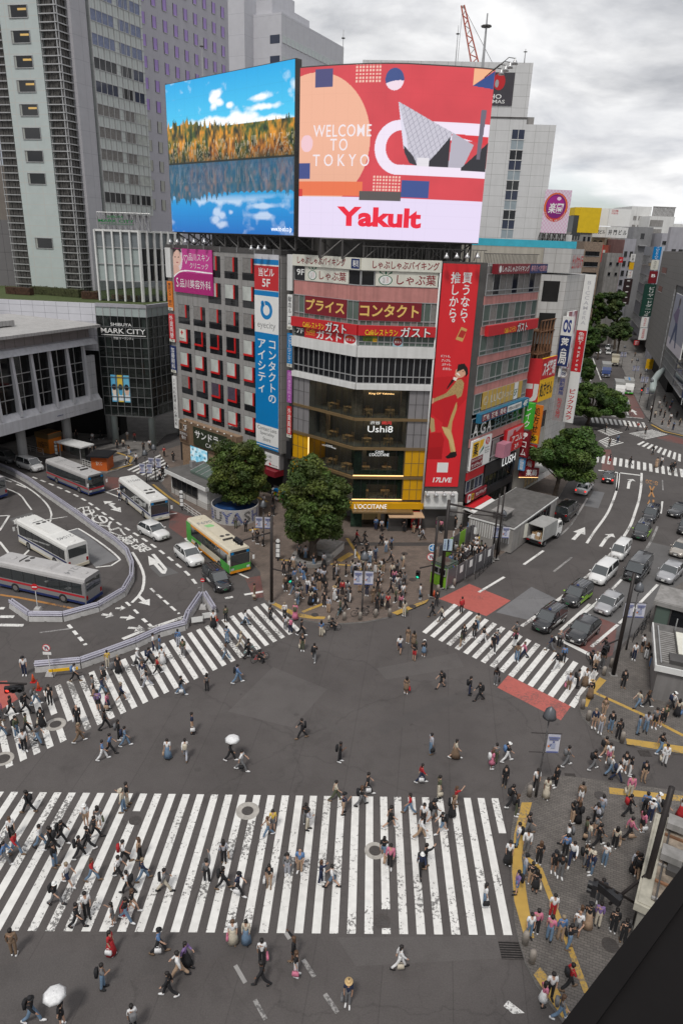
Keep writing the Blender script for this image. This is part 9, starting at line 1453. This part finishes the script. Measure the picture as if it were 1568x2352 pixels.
def bones(J,kind):
 T=[('pel',.14,.105),('waist',.125,.09),('chest',.15,.105)];V,E,R=[],[],[];ix={}
 def v(n,rx,ry=None):
  if n not in ix:ix[n]=len(V);V.append(J[n]);R.append((rx,ry or rx))
  return ix[n]
 def ch(*a):
  for p,q in zip(a,a[1:]):E.append((v(*p),v(*q)))
 g=0 if kind=='body' else .022
 if kind in('body','tee','long'):
  ch(*[(n,a+g-.02,b+g-.02)for n,a,b in T],('neck',.055+g*.4))
  for q in 'lr':
   ch(('chest',0),('sh'+q,.058+g),('elb'+q,.043+g))
   if kind!='tee':ch(('elb'+q,0),('wri'+q,.029+g*.8))
 if kind=='body':
  ch(('neck',0),('jaw',.066,.062),('head',.082,.078),('top',.055))
  for q in 'lr':
   ch(('pel',0),('hip'+q,.085),('knee'+q,.056),('ank'+q,.04),('toe'+q,.036));ch(('wri'+q,0),('pal'+q,.036,.02))
   for i in range(4):ch(('pal'+q,0),('f%d%s'%(i,q),.0095),('g%d%s'%(i,q),.0085),('h%d%s'%(i,q),.007))
   ch(('wri'+q,0),('t'+q,.011),('u'+q,.009))
 if kind in('trousers','shorts'):
  ch(('waist',.118,.092),('pel',.145,.115))
  for q in 'lr':
   if kind=='shorts':J['mid'+q]=J['hip'+q].lerp(J['knee'+q],.85);ch(('pel',0),('hip'+q,.098),('mid'+q,.088))
   else:ch(('pel',0),('hip'+q,.098),('knee'+q,.08),('ank'+q,.068))
 return V,E,R
_tmp={}
for k in PZ:
 J=skel(k)
 for kd in('body','tee','long','trousers','shorts'):
  V,E,R=bones(J,kd);me=bpy.data.meshes.new(kd);me.from_pydata([tuple(x)for x in V],E,[]);o=bpy.data.objects.new('person_form',me);COL.objects.link(o);o.modifiers.new('s','SKIN').use_smooth_shade=True;o.modifiers.new('d','SUBSURF').levels=1
  o.modifiers['d'].render_levels=1;sv=me.skin_vertices[0].data
  for i,r in enumerate(R):sv[i].radius=r;sv[i].use_root=(i==0)
  _tmp[k,kd]=o
bpy.context.view_layer.update();dg=bpy.context.evaluated_depsgraph_get();PM={}
for kk,o in _tmp.items():PM[kk]=bpy.data.meshes.new_from_object(o.evaluated_get(dg));PM[kk].name=kk[1]
for o in _tmp.values():m=o.data;bpy.data.objects.remove(o);bpy.data.meshes.remove(m)
for k in PZ:
 J=skel(k);H=J['head'];b=PM[k,'body'];bm=bmesh.new();bm.from_mesh(b);b.materials.append(M_SKIN[0]);b.materials.append(M_EYE);b.materials.append(M_LIP)
 def blob(c,r,mi):
  n0=len(bm.faces);bmesh.ops.create_icosphere(bm,subdivisions=1,radius=1,matrix=Matrix.Translation(c)@Matrix.Diagonal((*r,1)));bm.faces.ensure_lookup_table()
  for f in bm.faces[n0:]:f.material_index=mi;f.smooth=True
 blob(H+Vector((.088,0,-.012)),(.022,.014,.02),0);blob(H+Vector((.076,0,-.05)),(.012,.024,.007),2)
 for s in(-1,1):blob(H+Vector((.075,s*.03,.012)),(.01,.013,.009),1);blob(H+Vector((.0,s*.086,-.008)),(.018,.01,.03),0)
 bm.to_mesh(b);bm.free()
 def mk(nm,fn,m):g=MB();fn(g);PM[k,nm]=g.mesh(nm,None,True)
 def cap(g):g.lathe([(.095,-.02),(.105,.03),(.098,.075),(.07,.108),(.03,.122)],H+Vector((-.018,0,0)),M_BLACK,14,1.08,.98)
 mk('hair',lambda g:(cap(g),g.lathe([(.07,-.09),(.085,-.02),(.07,.05)],H+Vector((-.042,0,0)),M_BLACK,12,.85,1.05)),0);mk('long_hair',lambda g:(cap(g),g.lathe([(.06,-.34),(.105,-.2),(.10,-.05),(.085,.05)],H+Vector((-.055,0,0)),M_BLACK,12,.62,1.12)),0)
 mk('hat',lambda g:(g.lathe([(.108,.02),(.106,.07),(.08,.115),(.03,.13)],H+Vector((-.01,0,0)),M_BLACK,14),g.lathe([(.15,.016),(.15,.026)],H+Vector((.03,0,0)),M_BLACK,14)),0);mk('sun_hat',lambda g:(g.lathe([(.105,.02),(.1,.1),(.06,.12)],H,M_BLACK,14),g.lathe([(.21,.015),(.21,.028)],H,M_BLACK,18)),0)
 W0=J['waist']-Vector((0,0,.06));sp=abs(J['kneel'].x-J['kneer'].x)
 for nm,zl,fl in(('skirt',.48,.24),('long_skirt',.16,.30)):
  def sk(g):
   mx=(J['kneel']+J['kneer'])/2;n=16;S=[]
   for z,r,e in((W0.z,.125,0),(J['pel'].z-.02,.165,0),(max(zl,(J['pel'].z+zl)/2),(.165+fl)/2,.5),(zl,fl,1)):S.append([(W0.x*(1-e)+mx.x*e+(r+sp*.35*e)*math.cos(2*math.pi*j/n)*.9,(r+.012*math.sin(6*math.pi*j/n*2)*e)*math.sin(2*math.pi*j/n),z)for j in range(n)])
   loft(g,S,M_BLACK)
  mk(nm,sk,0)
 for q in 'lr':
  def shoe(g):A,T_=J['ank'+q],J['toe'+q];d=T_-A;d.z=0;d.normalize();s=Vector((-d.y,d.x,0));z=min(A.z,T_.z)-.035;B=A-d*.07;loft(g,[[c-s*w_+Vector((0,0,z0-c.z)),c+s*w_+Vector((0,0,z0-c.z)),c+s*w_*.7+Vector((0,0,z1-c.z)),c-s*w_*.7+Vector((0,0,z1-c.z))]for c,w_,z0,z1 in((B,.035,A.z-.075,A.z+.01),(A,.045,A.z-.08,A.z+.03),(T_-d*.03,.05,T_.z-.035,T_.z+.05),(T_+d*.07,.035,T_.z-.03,T_.z+.025))],M_BLACK)
  mk('shoe'+q,shoe,0)
def bagm(nm,fn):g=MB();fn(g);return g.mesh(nm,None,True)
BAG=dict(b=('backpack',bagm('backpack',lambda g:loft(g,[[(x,-w,-h),(x,w,-h),(x,w,h*.8),(x,w*.6,h),(x,-w*.6,h),(x,-w,h*.8)]for x,w,h in((-.12,.1,.17),(-.08,.15,.22),(.03,.15,.23),(.05,.13,.21))],M_BLACK)),1.17,(-.19,0)),h=('handbag',bagm('handbag',lambda g:(loft(g,[[(-x,-w,z),(x,-w,z),(x,w,z),(-x,w,z)]for x,w,z in((.12,.05,0),(.17,.06,.05),(.15,.05,.27))],M_BLACK),g.tube([(-.08,0,.27),(-.05,0,.42),(.05,0,.42),(.08,0,.27)],.01,M_BLACK,5))),.36,(.02,-.27)),s=('suitcase',bagm('suitcase',lambda g:(loft(g,[[(-.12,-w,z),(.12,-w,z),(.12,w,z),(-.12,w,z)]for w,z in((.19,.06),(.22,.1),(.22,.62),(.19,.66))],M_BLACK),g.tube([(0,-.1,.66),(0,-.1,.95),(0,.1,.95),(0,.1,.66)],.012,M_BLACK,5))),0.0,(-.35,-.25)),u=('parasol',bagm('parasol',lambda g:(g.lathe([(.52,.0),(.40,.12),(.22,.21),(.02,.25)],(0,0,.75),M_BLACK,8),g.tube([(0,0,0),(0,0,1.02)],.012,M_STEEL,5))),1.12,(.2,-.1)))
TN=dict(t='tee',l='top',d='dress');BN=dict(p='trousers',s='shorts',k='skirt',m='long skirt');HN=dict(l='long black hair',b='brown hair',g='fair hair',w='white cap',k='black cap',u='straw hat',c='cream cap',o='bald')
FACE={c:(dx,dy)for c,(dx,dy)in zip('123456789',((-1,.7),(0,1),(1,.7),(-1,0),(0,1),(1,0),(-1,-.7),(0,-1),(1,-.7)))}
PEOPLE,BAGS=[],[];PR=random.Random(21)
def person(zone,n,x,y,f,k,tb,hr,it,z):
 p=GQ(n,x,y,z);X,Y=Q(n,x,y);dx,dy=FACE[f];q=G(X+dx*9,Y+dy*9,z)-p;rz=math.atan2(q.y,q.x)+PR.uniform(-.3,.3);sc=PR.uniform(.96,1.05)*(.95 if hr in 'lb' else 1.0);o=link('person',PM[k,'body'],None,p);o.rotation_euler=(0,0,rz);o.scale=(sc*PR.uniform(.94,1.06),sc*PR.uniform(.92,1.1),sc)
 def kid(nm,me,m):c=link(nm,PM[k,me],o);(PM[k,me].materials or PM[k,me].materials.append(M_BLACK));s=c.material_slots[0];s.link='OBJECT';s.material=m;return c
 sk_=o.material_slots[0];sk_.link='OBJECT';sk_.material=M_SKIN[PR.choice((0,0,0,0,1,1,2 if PR.random()<.3 else 0))];T,tt,B,bt=tb;dress=tt=='d'
 kid('dress_top' if dress else 'shirt','long' if tt=='l' else 'tee',cloth(T));kid({'p':'trousers','s':'shorts'}.get(bt,'skirt'),{'p':'trousers','s':'shorts','k':'skirt','m':'long_skirt'}[bt],cloth(B));sm=PR.choice((cloth('W'),cloth('W'),cloth('K'),cloth('T')))
 for s in 'lr':kid('shoe','shoe'+s,sm)
 if hr in HM:kid('hair','long_hair' if hr in 'lb' else 'hair',HM[hr])
 elif hr in HAT:kid('hair','hair',HM['s']);kid('hat','sun_hat' if hr=='u' else 'hat',HAT[hr])
 d='%s dress'%CC[T][0]if dress else '%s %s and %s'%(CC[T][0],TN[tt],'blue jeans' if B=='D' and bt=='p' else CC[B][0]+' '+BN[bt])
 if hr in HN and it=='-':d+=', '+HN[hr]
 if it!='-':
  nm,me,bz,off=BAG[it[0]];c=CC[it[1]][0];ofs=Vector((off[0],off[1],0));ofs.rotate(Matrix.Rotation(rz,3,'Z'));b=link(nm,me,None,p+ofs*1.0+Vector((0,0,bz*sc+(.005 if bz==0 else 0))));b.rotation_euler=(0,0,rz);s=b.material_slots[0];s.link='OBJECT';s.material=cloth(it[1]);b['category']=nm;b['group']='%ss carried by people'%nm;BAGS.append((b,'%s %s carried %s'%(c,nm,zone),X));d+=' with %s'%nm
 o['category']='person';o['group']='people '+zone;PEOPLE.append((o,'person, %s'%d,zone,X));return o
ZN=[('on near crossing',0.014,'w1','''185 235 4aKlKpsbK,80 400 2sWtKpbhG,105 500 6aRlDps-,40 555 6bBlGpsbK,262 455 6aWtDps-,395 420 6bKlKpsbK,330 470 4aKlKpsbK,350 575 6sKlDps-,545 325 2pWtEsw-,622 325 8sGtWslhO,600 395 6aKtKps-,560 460 4bKlKps-,505 520 6aKlKpsbK,778 232 4pClDpc-,802 190 6sKtCps-,430 690 6bWtNsg-,585 665 6aRtDpb-,355 812 6aKtGpwbK,778 555 6aWtKpsbR,750 650 6bWtKps-,900 660 6aNlDpg-,880 530 4sEtKpb-,808 740 4aWtKpsbK,835 855 6aKtEsbsR,795 915 6bKtDps-,715 940 4pGtGsl-,490 955 6aKtKps-,550 892 2sWtKps-,1035 730 6bGlCpsbK,1300 672 8rGlKps-,1405 550 8sLlKplhE,1400 712 6aKlKplbK,1495 748 6bNtKpkhW,1462 1055 2sWtCmbhP,1545 1055 2sClDml-'''),('below near crossing',0.014,'w1','92 1130 8sTlTps-,700 1125 6sRdRmlhW,1000 1115 6aBtKpkhW,1165 1190 6bVlKml-,1125 1268 4aWlEps-,650 1340 6pGtDpsbK,1065 1385 4bKlKpl-,210 1550 6aKlDpkbK,395 1570 4sKtKsluW,840 1600 8sWtKpsbG'),('on near crossing',0.014,'w2','300 345 2sYtGsl-,270 385 4aEtDpb-,518 342 6pLlCpl-,505 312 8sKtGps-,390 625 2sGlLplbK,468 610 2sBtEpo-,278 700 2sKtEplhW,600 680 6rNlNpb-,670 705 4aWtDsshK,850 190 6aKtGpbbK,1030 332 6aKtKss-,1155 242 4bRtDpl-,1220 400 6aWlEps-,1238 310 2sWtKpl-,1298 290 6aKtGskbK,1355 365 4aKtDssbK,1420 260 6sTtKmbbK,990 520 8aKtDsl-,1030 582 2sPlKpshE,1222 622 2bNlKpwbK,1250 582 6rKlKps-,1440 195 6rRtEsb-'),('below near crossing',0.014,'w2','1090 1212 6aWlWplhC,232 1190 8sWtKpshP,232 1318 4bKlKps-,430 1165 4rKlKsb-,445 1258 6sKtWpbhP,768 1442 2sNtGpuhG'),('in open junction',0.014,'w2','738 245 6pNtEsk-,690 160 6aCtOps-,890 115 6bKtKpshW,1335 142 6sOtCpshC,1225 48 6aRlNplhW'),('in open junction',0.014,'y4','482 868 4aKlKpsbK,718 1015 6pKtKpsbK,35 1008 6aKlKpsuW,105 1070 6bWtGpshK,1133 588 8sTdTklhR,1350 552 4aKtKssbK,1530 595 6sKlNpsbK,1590 630 4aKlKpsbK,1092 328 8aWtNss-,1143 272 8sTlEps-,1183 380 8sKtRsl-,1242 355 8sKlDkw-,1178 300 8sTlTklhO,485 318 2sKtOpbhC,558 382 8aKlGpsbK,602 228 8sBtCplhC,478 222 6aKtKps-,78 520 6aBlDpsbK,1285 965 6sLlDpshK,1438 992 6aCtTml-'),('in open junction',0.014,'y3','1055 1072 2sWtDmlhE,1165 1075 8aWlLpsbC,1208 915 6sNtEsshW,648 1080 6aBtWps-,695 1040 6bBtKps-,788 995 6aDtDpsbN,750 955 6sKlKplbG,1300 648 8sGtKpl-,1138 672 6bKlDpshW,500 968 6aTlTpg-'),('on left crossing',0.014,'y3','492 862 2sKlKpohW,1340 252 2sWtKmsbO,1418 218 8sOlKps-,1540 235 6aWlDplhK,1418 455 4aGlDpb-,1510 382 6bCtCpgbD,1425 350 8sDtDps-,1558 445 6aKlKpsbK,1120 372 8sBlLps-,1150 432 2sOtGpsbK,865 492 6aWlGpwhK,938 487 6bNlKpsbN,990 542 6aRtKps-,1020 480 2sWtWmlhC,1005 400 6sBtDpl-,965 400 6sWtNps-,745 537 2sKdKmg-,680 505 8sYtCpssG,655 578 2aGtKkl-,590 672 4sGtKsshW,645 672 6aNlDps-,765 712 6aNlKsg-,898 578 2sNlWpb-,925 622 4aKtLps-,622 772 8sVlKss-,678 768 6sPlNklhE,662 888 6aKtKps-,475 588 6aWtKpsbB,318 730 2sKtKpshK,228 735 6aGlDpbbG,170 785 6bKlKpsbK,75 800 6aKlKps-,112 935 6sOlDpsbK,172 915 6aOtKps-,268 875 2sKlKmlhC,245 975 6bGtDpl-,158 1025 2sWtKpshN,15 940 6aTtDps-,8 840 6sPlGps-,158 550 2sWtNpk-'),('on left crossing',0.014,'y1','318 1018 8sKlKps-,415 1003 8sWlKpg-,488 1008 8sPdPmgbO,455 1098 8sGtNpsbP,420 1082 8sWtGpl-,738 1075 6tKlKpkbC'),('on left crossing',0.014,'y4','150 350 6sKlKps-,212 392 6tKlKpk-'),('in plaza crowd',PH,'y1','''515 580 2sGtKps-,560 595 2sLtDps-,410 695 2sKtKps-,450 680 2sKlKps-,630 750 6aKlKps-,655 805 2sKlEpsbK,435 800 6sKlEpsbK,475 830 4aNlDps-,508 880 8sGtOpsbO,520 855 8sKtKps-,595 905 8sCtKmlhB,628 905 8sKlKplhW,690 915 2sKtKps-,700 830 2sKlKpl-,760 880 8sWtWpuhW,720 960 8sLlEps-,785 880 6sNlKps-,835 945 6aKlKps-,800 970 4sOlKps-,815 840 2sRlKpl-,850 835 8sWtKplbG,870 885 6sKtWpl-,755 730 6sKlKps-,775 700 6sCtLpl-,840 705 6sKlKps-,885 690 8sCtDpl-,925 705 8sLtEps-,905 575 6sKlWps-,955 600 8sKlKpsbK,985 560 8sKlKps-,1005 620 8sWlDps-,1045 590 8sDlNpl-,915 470 6aRlKps-,970 480 6aKlKpl-,1090 495 6bKlKpsbK,1118 545 2sWtDpsbK,1155 520 8sBtKpl-,1150 610 6aGtKps-,1045 685 8sTlWpl-,1070 710 8sOtEss-,1100 680 8sKtEpl-,1160 720 2sCtKpsbC,1195 690 8sGlKpl-,1175 755 8sPlNpl-,1215 755 8sKtKsl-,1245 780 2sGlKps-,1150 830 6aKtKpl-,1195 800 2sWtGpl-,1235 860 2sWtGpl-,1185 890 4sOlKpg-,1220 930 8sPlKplhW,1355 865 6sWtDpshK,1245 985 8sCtCplhO,1130 935 2sRtKpshC,1090 925 2sGlKpsbK,1055 950 2sKtKps-,1030 890 8sTlEps-,1060 820 2sKtKps-,1000 700 2sWtGpl-,985 840 2sKlNps-,1375 455 4aLlKps-,1350 425 6sWtKplhK,1310 405 2pKtEpk-,1245 400 8sKlKps-,1088 395 2sLtKpl-,1048 385 8sBlNps-,205 865 6sTlTpshC,270 220 2sWtKpsbK,335 210 2sOtKps-,335 285 8sKlKps-,310 355 2sKlKpg-,195 460 6sWtKps-,225 480 2sKlKps-,265 490 6sLtKps-,145 395 8sNlKps-,75 370 2sGtOps-'''),('on tree ring seat',PH,'y1','520 672 2tNtDps-,548 720 2tBtBpl-,690 690 2tKlKps-,660 712 2tLlKps-'),('in smoking enclosure',PH,'v5','390 840 2sBlKps-,430 850 6sKlKps-,470 820 4sKtKps-,510 800 2sKlKps-,545 760 8sWtKps-,570 730 2sWlKps-,610 720 2sKtKps-,645 740 8sWlKps-,680 750 2sKtKps-,710 730 4sWtKpl-,655 690 2sWtKps-,625 670 2sGtKps-,740 730 2sKlKps-,665 635 2sYtKpk-'),('by corner shops',PH,'v5','420 560 6sWtWpl-,490 510 6aKlKps-,575 480 4bBlKps-,625 405 2sWtDps-,660 405 2sWtDplsK,720 360 8sKlKps-,760 410 8bKlGpsbK,785 485 2sWtKpl-,840 330 8sBtKps-,860 270 2sNlKps-,1080 160 2sKtKpshB,435 430 2sKtKps-,290 470 8sPtKps-'),('on right crossing',0.014,'y5','20 265 8sRlKpsbR,130 385 8sCtDps-,110 435 2sKlKps-,35 450 2sKlKpb-,15 505 6sOlEpl-,170 470 6aKtWps-,240 530 2aKtKps-,265 490 8sGtNpw-,400 430 4aGtKpshT,405 600 2sTlDps-,455 580 4aPlNpb-,390 500 8sPtWpbbK,640 530 4bNlGpobK,700 505 8sGlKpohK,730 610 8sBlKps-,680 660 4aKlWpsbK,765 805 2sLlTpbhP,825 785 6sGtKpsbK,880 775 2sWlTmb-,925 610 2tKtKpk-,1015 545 4aKlKpssK,260 765 8sKlGplhK'),('on right crossing',0.014,'y1','1440 985 4aKlKps-,1470 910 2sKlKps-,1505 1015 4aCtKpl-'),('on right island',PH,'y5','940 730 8sKlWpl-,950 660 2sWlEpg-,1000 645 8sTlGpg-,915 860 8sKlTmu-,940 1065 2sNlEsg-,985 1100 2sElLpo-,1010 980 2sTtEpb-,1055 1090 2sKlDps-,1110 1140 8sKlKps-,1245 1110 6sDlDps-,1300 1095 2sLtDps-,1360 1065 2sGtKss-,1400 1055 8sKlKso-,1430 1030 2sOtKpb-,1250 925 4aCtDpl-,1310 920 6aKtKpb-,1480 945 6aWtKpwbN,1520 985 8sCtKmlhB,1145 785 2sKlKpsbK,1220 590 2sWtNpshK,1275 535 6sWtKss-,1305 585 8sKlWpb-,1340 650 2sKtBps-'),('on side street',0.014,'y5','1400 1240 6aKtDps-,1430 1320 2sWlWpshC,750 1330 6aGtGpsbG,935 1355 6aKtGpsbK,1010 1260 6aTtEssbK,1040 1310 2sWtPsl-,1050 1390 6aWlDpgbG,1100 1440 6bWlNpsbN,1150 1370 2sKtWsl-,1190 1400 6sKtWpl-,1285 1435 2sKlEpsbN,320 1470 2sKlKpsbK,335 1300 6aKtWpwbB,255 1310 8sGtOps-,230 1350 6sPdPkbbW'),('on near corner',PH,'w3','''570 100 2sWtKps-,640 155 2sCtCml-,705 80 4sKlKpshK,405 210 6aKlKpsbK,440 275 6sKlOpbbK,870 195 8sTlWss-,515 395 6aKtGps-,445 480 4sWtDpsbK,505 525 2sWlGps-,385 595 2sWtKml-,590 600 8sKtKpb-,690 655 2sKtKsk-,490 690 6sLlDpk-,440 800 4sVlBslbK,535 740 8sKlEps-,565 790 8sKtKklhC,225 880 6sWtDplhK,525 1090 2sWtDps-,570 1065 8sPlKps-,680 960 2sWtRps-,660 1115 8sPtDps-,735 1110 8sBlEpghK,790 1170 6rKtDps-,845 1080 8sWtGso-,860 1030 8sGlGpbbG,915 1030 8sKlEmk-,985 1020 8sVlCps-,1090 1060 8sKlKps-,1155 1130 8sKtKps-,1000 860 2sNlGps-,900 430 6sOtKpshE,985 480 6aKtKps-,970 330 8sKlKpl-,1005 285 8sLlDps-,1100 490 8sCtKplhE,945 670 4sNlDpc-,1030 610 8sWtDps-,1195 430 6aPlKpshE,1280 380 6sPlKslhW,1190 270 6aKlKpsbR,1300 265 8sBlKpsbK,1335 310 8sWtNpw-,1375 260 6aWtDpw-,1430 290 6aWtKpsbK,1540 290 6sWtRmb-,1200 150 2sPlCpshC,1230 660 2sLlKmb-,1250 690 8sKtKss-,790 1440 6aRtKpsbK,665 1500 2sWtKps-,615 1555 6sPtWkl-,730 1640 6aGtDpbbG'''),('at far junction',0.014,'v4','815 1030 6sKtKps-,1025 1015 4aKtKps-,1125 1020 8sRtGps-,1200 1050 2sKtKps-,930 1140 8sDlNps-,1270 1250 4aKlKps-,1055 1355 4aKlKpl-,1305 1375 2sElEms-,1350 1365 8sWtKps-,1440 1420 8sKlKpsbK,1470 1410 2sKlKps-,855 1335 6sNlRkl-,850 1180 8sKtKps-'),('on shopping pavement',PH,'v4','1290 900 2sCtKps-,1360 970 2sGtKpl-,1340 880 8sKlKps-,1420 985 2sKtKsl-,1465 1015 8sBtNpsbK,1440 930 2sWtKps-,1380 900 6sKtKps-,1500 900 8sKlKpl-,1350 850 2sGlKps-,1330 800 2sWtGps-,1400 800 8sKtKps-,1450 790 2sBtKpw-,1530 970 2sOtKps-,1255 850 2sWtKps-,1180 640 8sKtKps-,1200 600 2sWtKpl-,1250 650 8sNtKps-,1150 520 2sKtKps-,1100 310 8sTtKps-,1070 370 2sCtKpl-,1380 740 2sKtKps-,1430 840 8sPtKpl-'),('outside station',PH,'v2','1060 205 8sWlKps-,1055 330 2sKtKps-,1110 320 2sCtKpl-,1160 380 8sTtWplhB,1210 260 2sRtKps-,1145 250 8sWtEps-,905 240 6aKlKps-,835 270 2sWtGpshW,1145 470 4aWlKps-,1225 460 2sWtKplhK,690 240 2sKtKps-,815 370 8sWtKps-,850 360 2sKtKpl-,1290 350 8sKtKps-,1345 330 2sWtKpl-,1475 400 2sRtKps-,1555 440 8sKlKps-,1495 545 6aKlDps-,1460 585 2sKlKps-,1435 610 2sWtKml-,1390 530 4sWtKps-,1075 785 2sWtNpk-')]
for zone,z,n,S in ZN:
 for e in S.replace('\n','').split(','):
  x,y,c=e.split();person(zone,n,float(x),float(y),c[0],c[1],c[2:6],c[6],c[7:],z)
for n,z,zn,k,(xa,xb,ya,yb)in(('y1',PH,'in plaza crowd',30,(400,1240,640,930)),('w3',PH,'on near corner',12,(700,1250,300,700)),('v5',PH,'in smoking enclosure',8,(440,760,640,800))):
 for i in range(k):bt=PR.choice(('Kp','Kp','Gp','Dp','Ep','Np','Km','Ks'));person(zn,n,PR.uniform(xa,xb),PR.uniform(ya,yb),PR.choice('12346789'),PR.choice('sspab'),PR.choice(('Kt','Kl','Wt','Wl','Gt','Nl','Ct','Bl','Lt','Ol','Tl'))+bt,PR.choice('sssslbk'),PR.choice(('-','-','bK','hW','bG')),z)
bpy.context.view_layer.update();PEOPLE.sort(key=lambda a:(a[0].location-CAM).length);far=PEOPLE[292:];PEOPLE=PEOPLE[:292];cr=MB();gone=[]
fl=[a[0].location for a in far]
for o,*_ in far:gone+=[o]+list(o.children)
gone+=[b[0]for b in BAGS if any((b[0].location-q).xy.length<.6 for q in fl)and(b[0].location-CAM).length>(PEOPLE[-1][0].location-CAM).length-2];BAGS=[b for b in BAGS if b[0]not in gone];vv,ff,mm=[],[],[];nv=0
for o in gone:
 me=o.data;a=np.zeros(len(me.vertices)*3);me.vertices.foreach_get('co',a);M_=np.array(o.matrix_world);vv.append(a.reshape(-1,3)@M_[:3,:3].T+M_[:3,3]);sl=[s.material for s in o.material_slots]
 for p in me.polygons:ff.append(tuple(i+nv for i in p.vertices));mm.append(cr.mi(sl[p.material_index]))
 nv+=len(me.vertices)
cm=bpy.data.meshes.new('crowd');cm.from_pydata(np.concatenate(vv).tolist(),[],ff);[cm.materials.append(m)for m in cr.ms];cm.polygons.foreach_set('material_index',mm);cm.polygons.foreach_set('use_smooth',[True]*len(ff));cm.update();co=link('crowd',cm);co['kind']='stuff'
for o in gone:bpy.data.objects.remove(o)
ORD=['leftmost','second','third','fourth','fifth','sixth','seventh','eighth','ninth','tenth','eleventh','twelfth','thirteenth','fourteenth','fifteenth','sixteenth','seventeenth','eighteenth','nineteenth','twentieth']
def settle(L):
 D={}
 for o,s,x in L:D.setdefault(s,[]).append((x,o))
 for s,v in D.items():
  for i,(x,o)in enumerate(sorted(v,key=lambda a:a[0])):o['label']=s if len(v)==1 else s+', '+(ORD[i]if i==0 else ORD[min(i,19)]+' from left')
settle([(o,s+', '+zn,x)for o,s,zn,x in PEOPLE]);settle(BAGS)
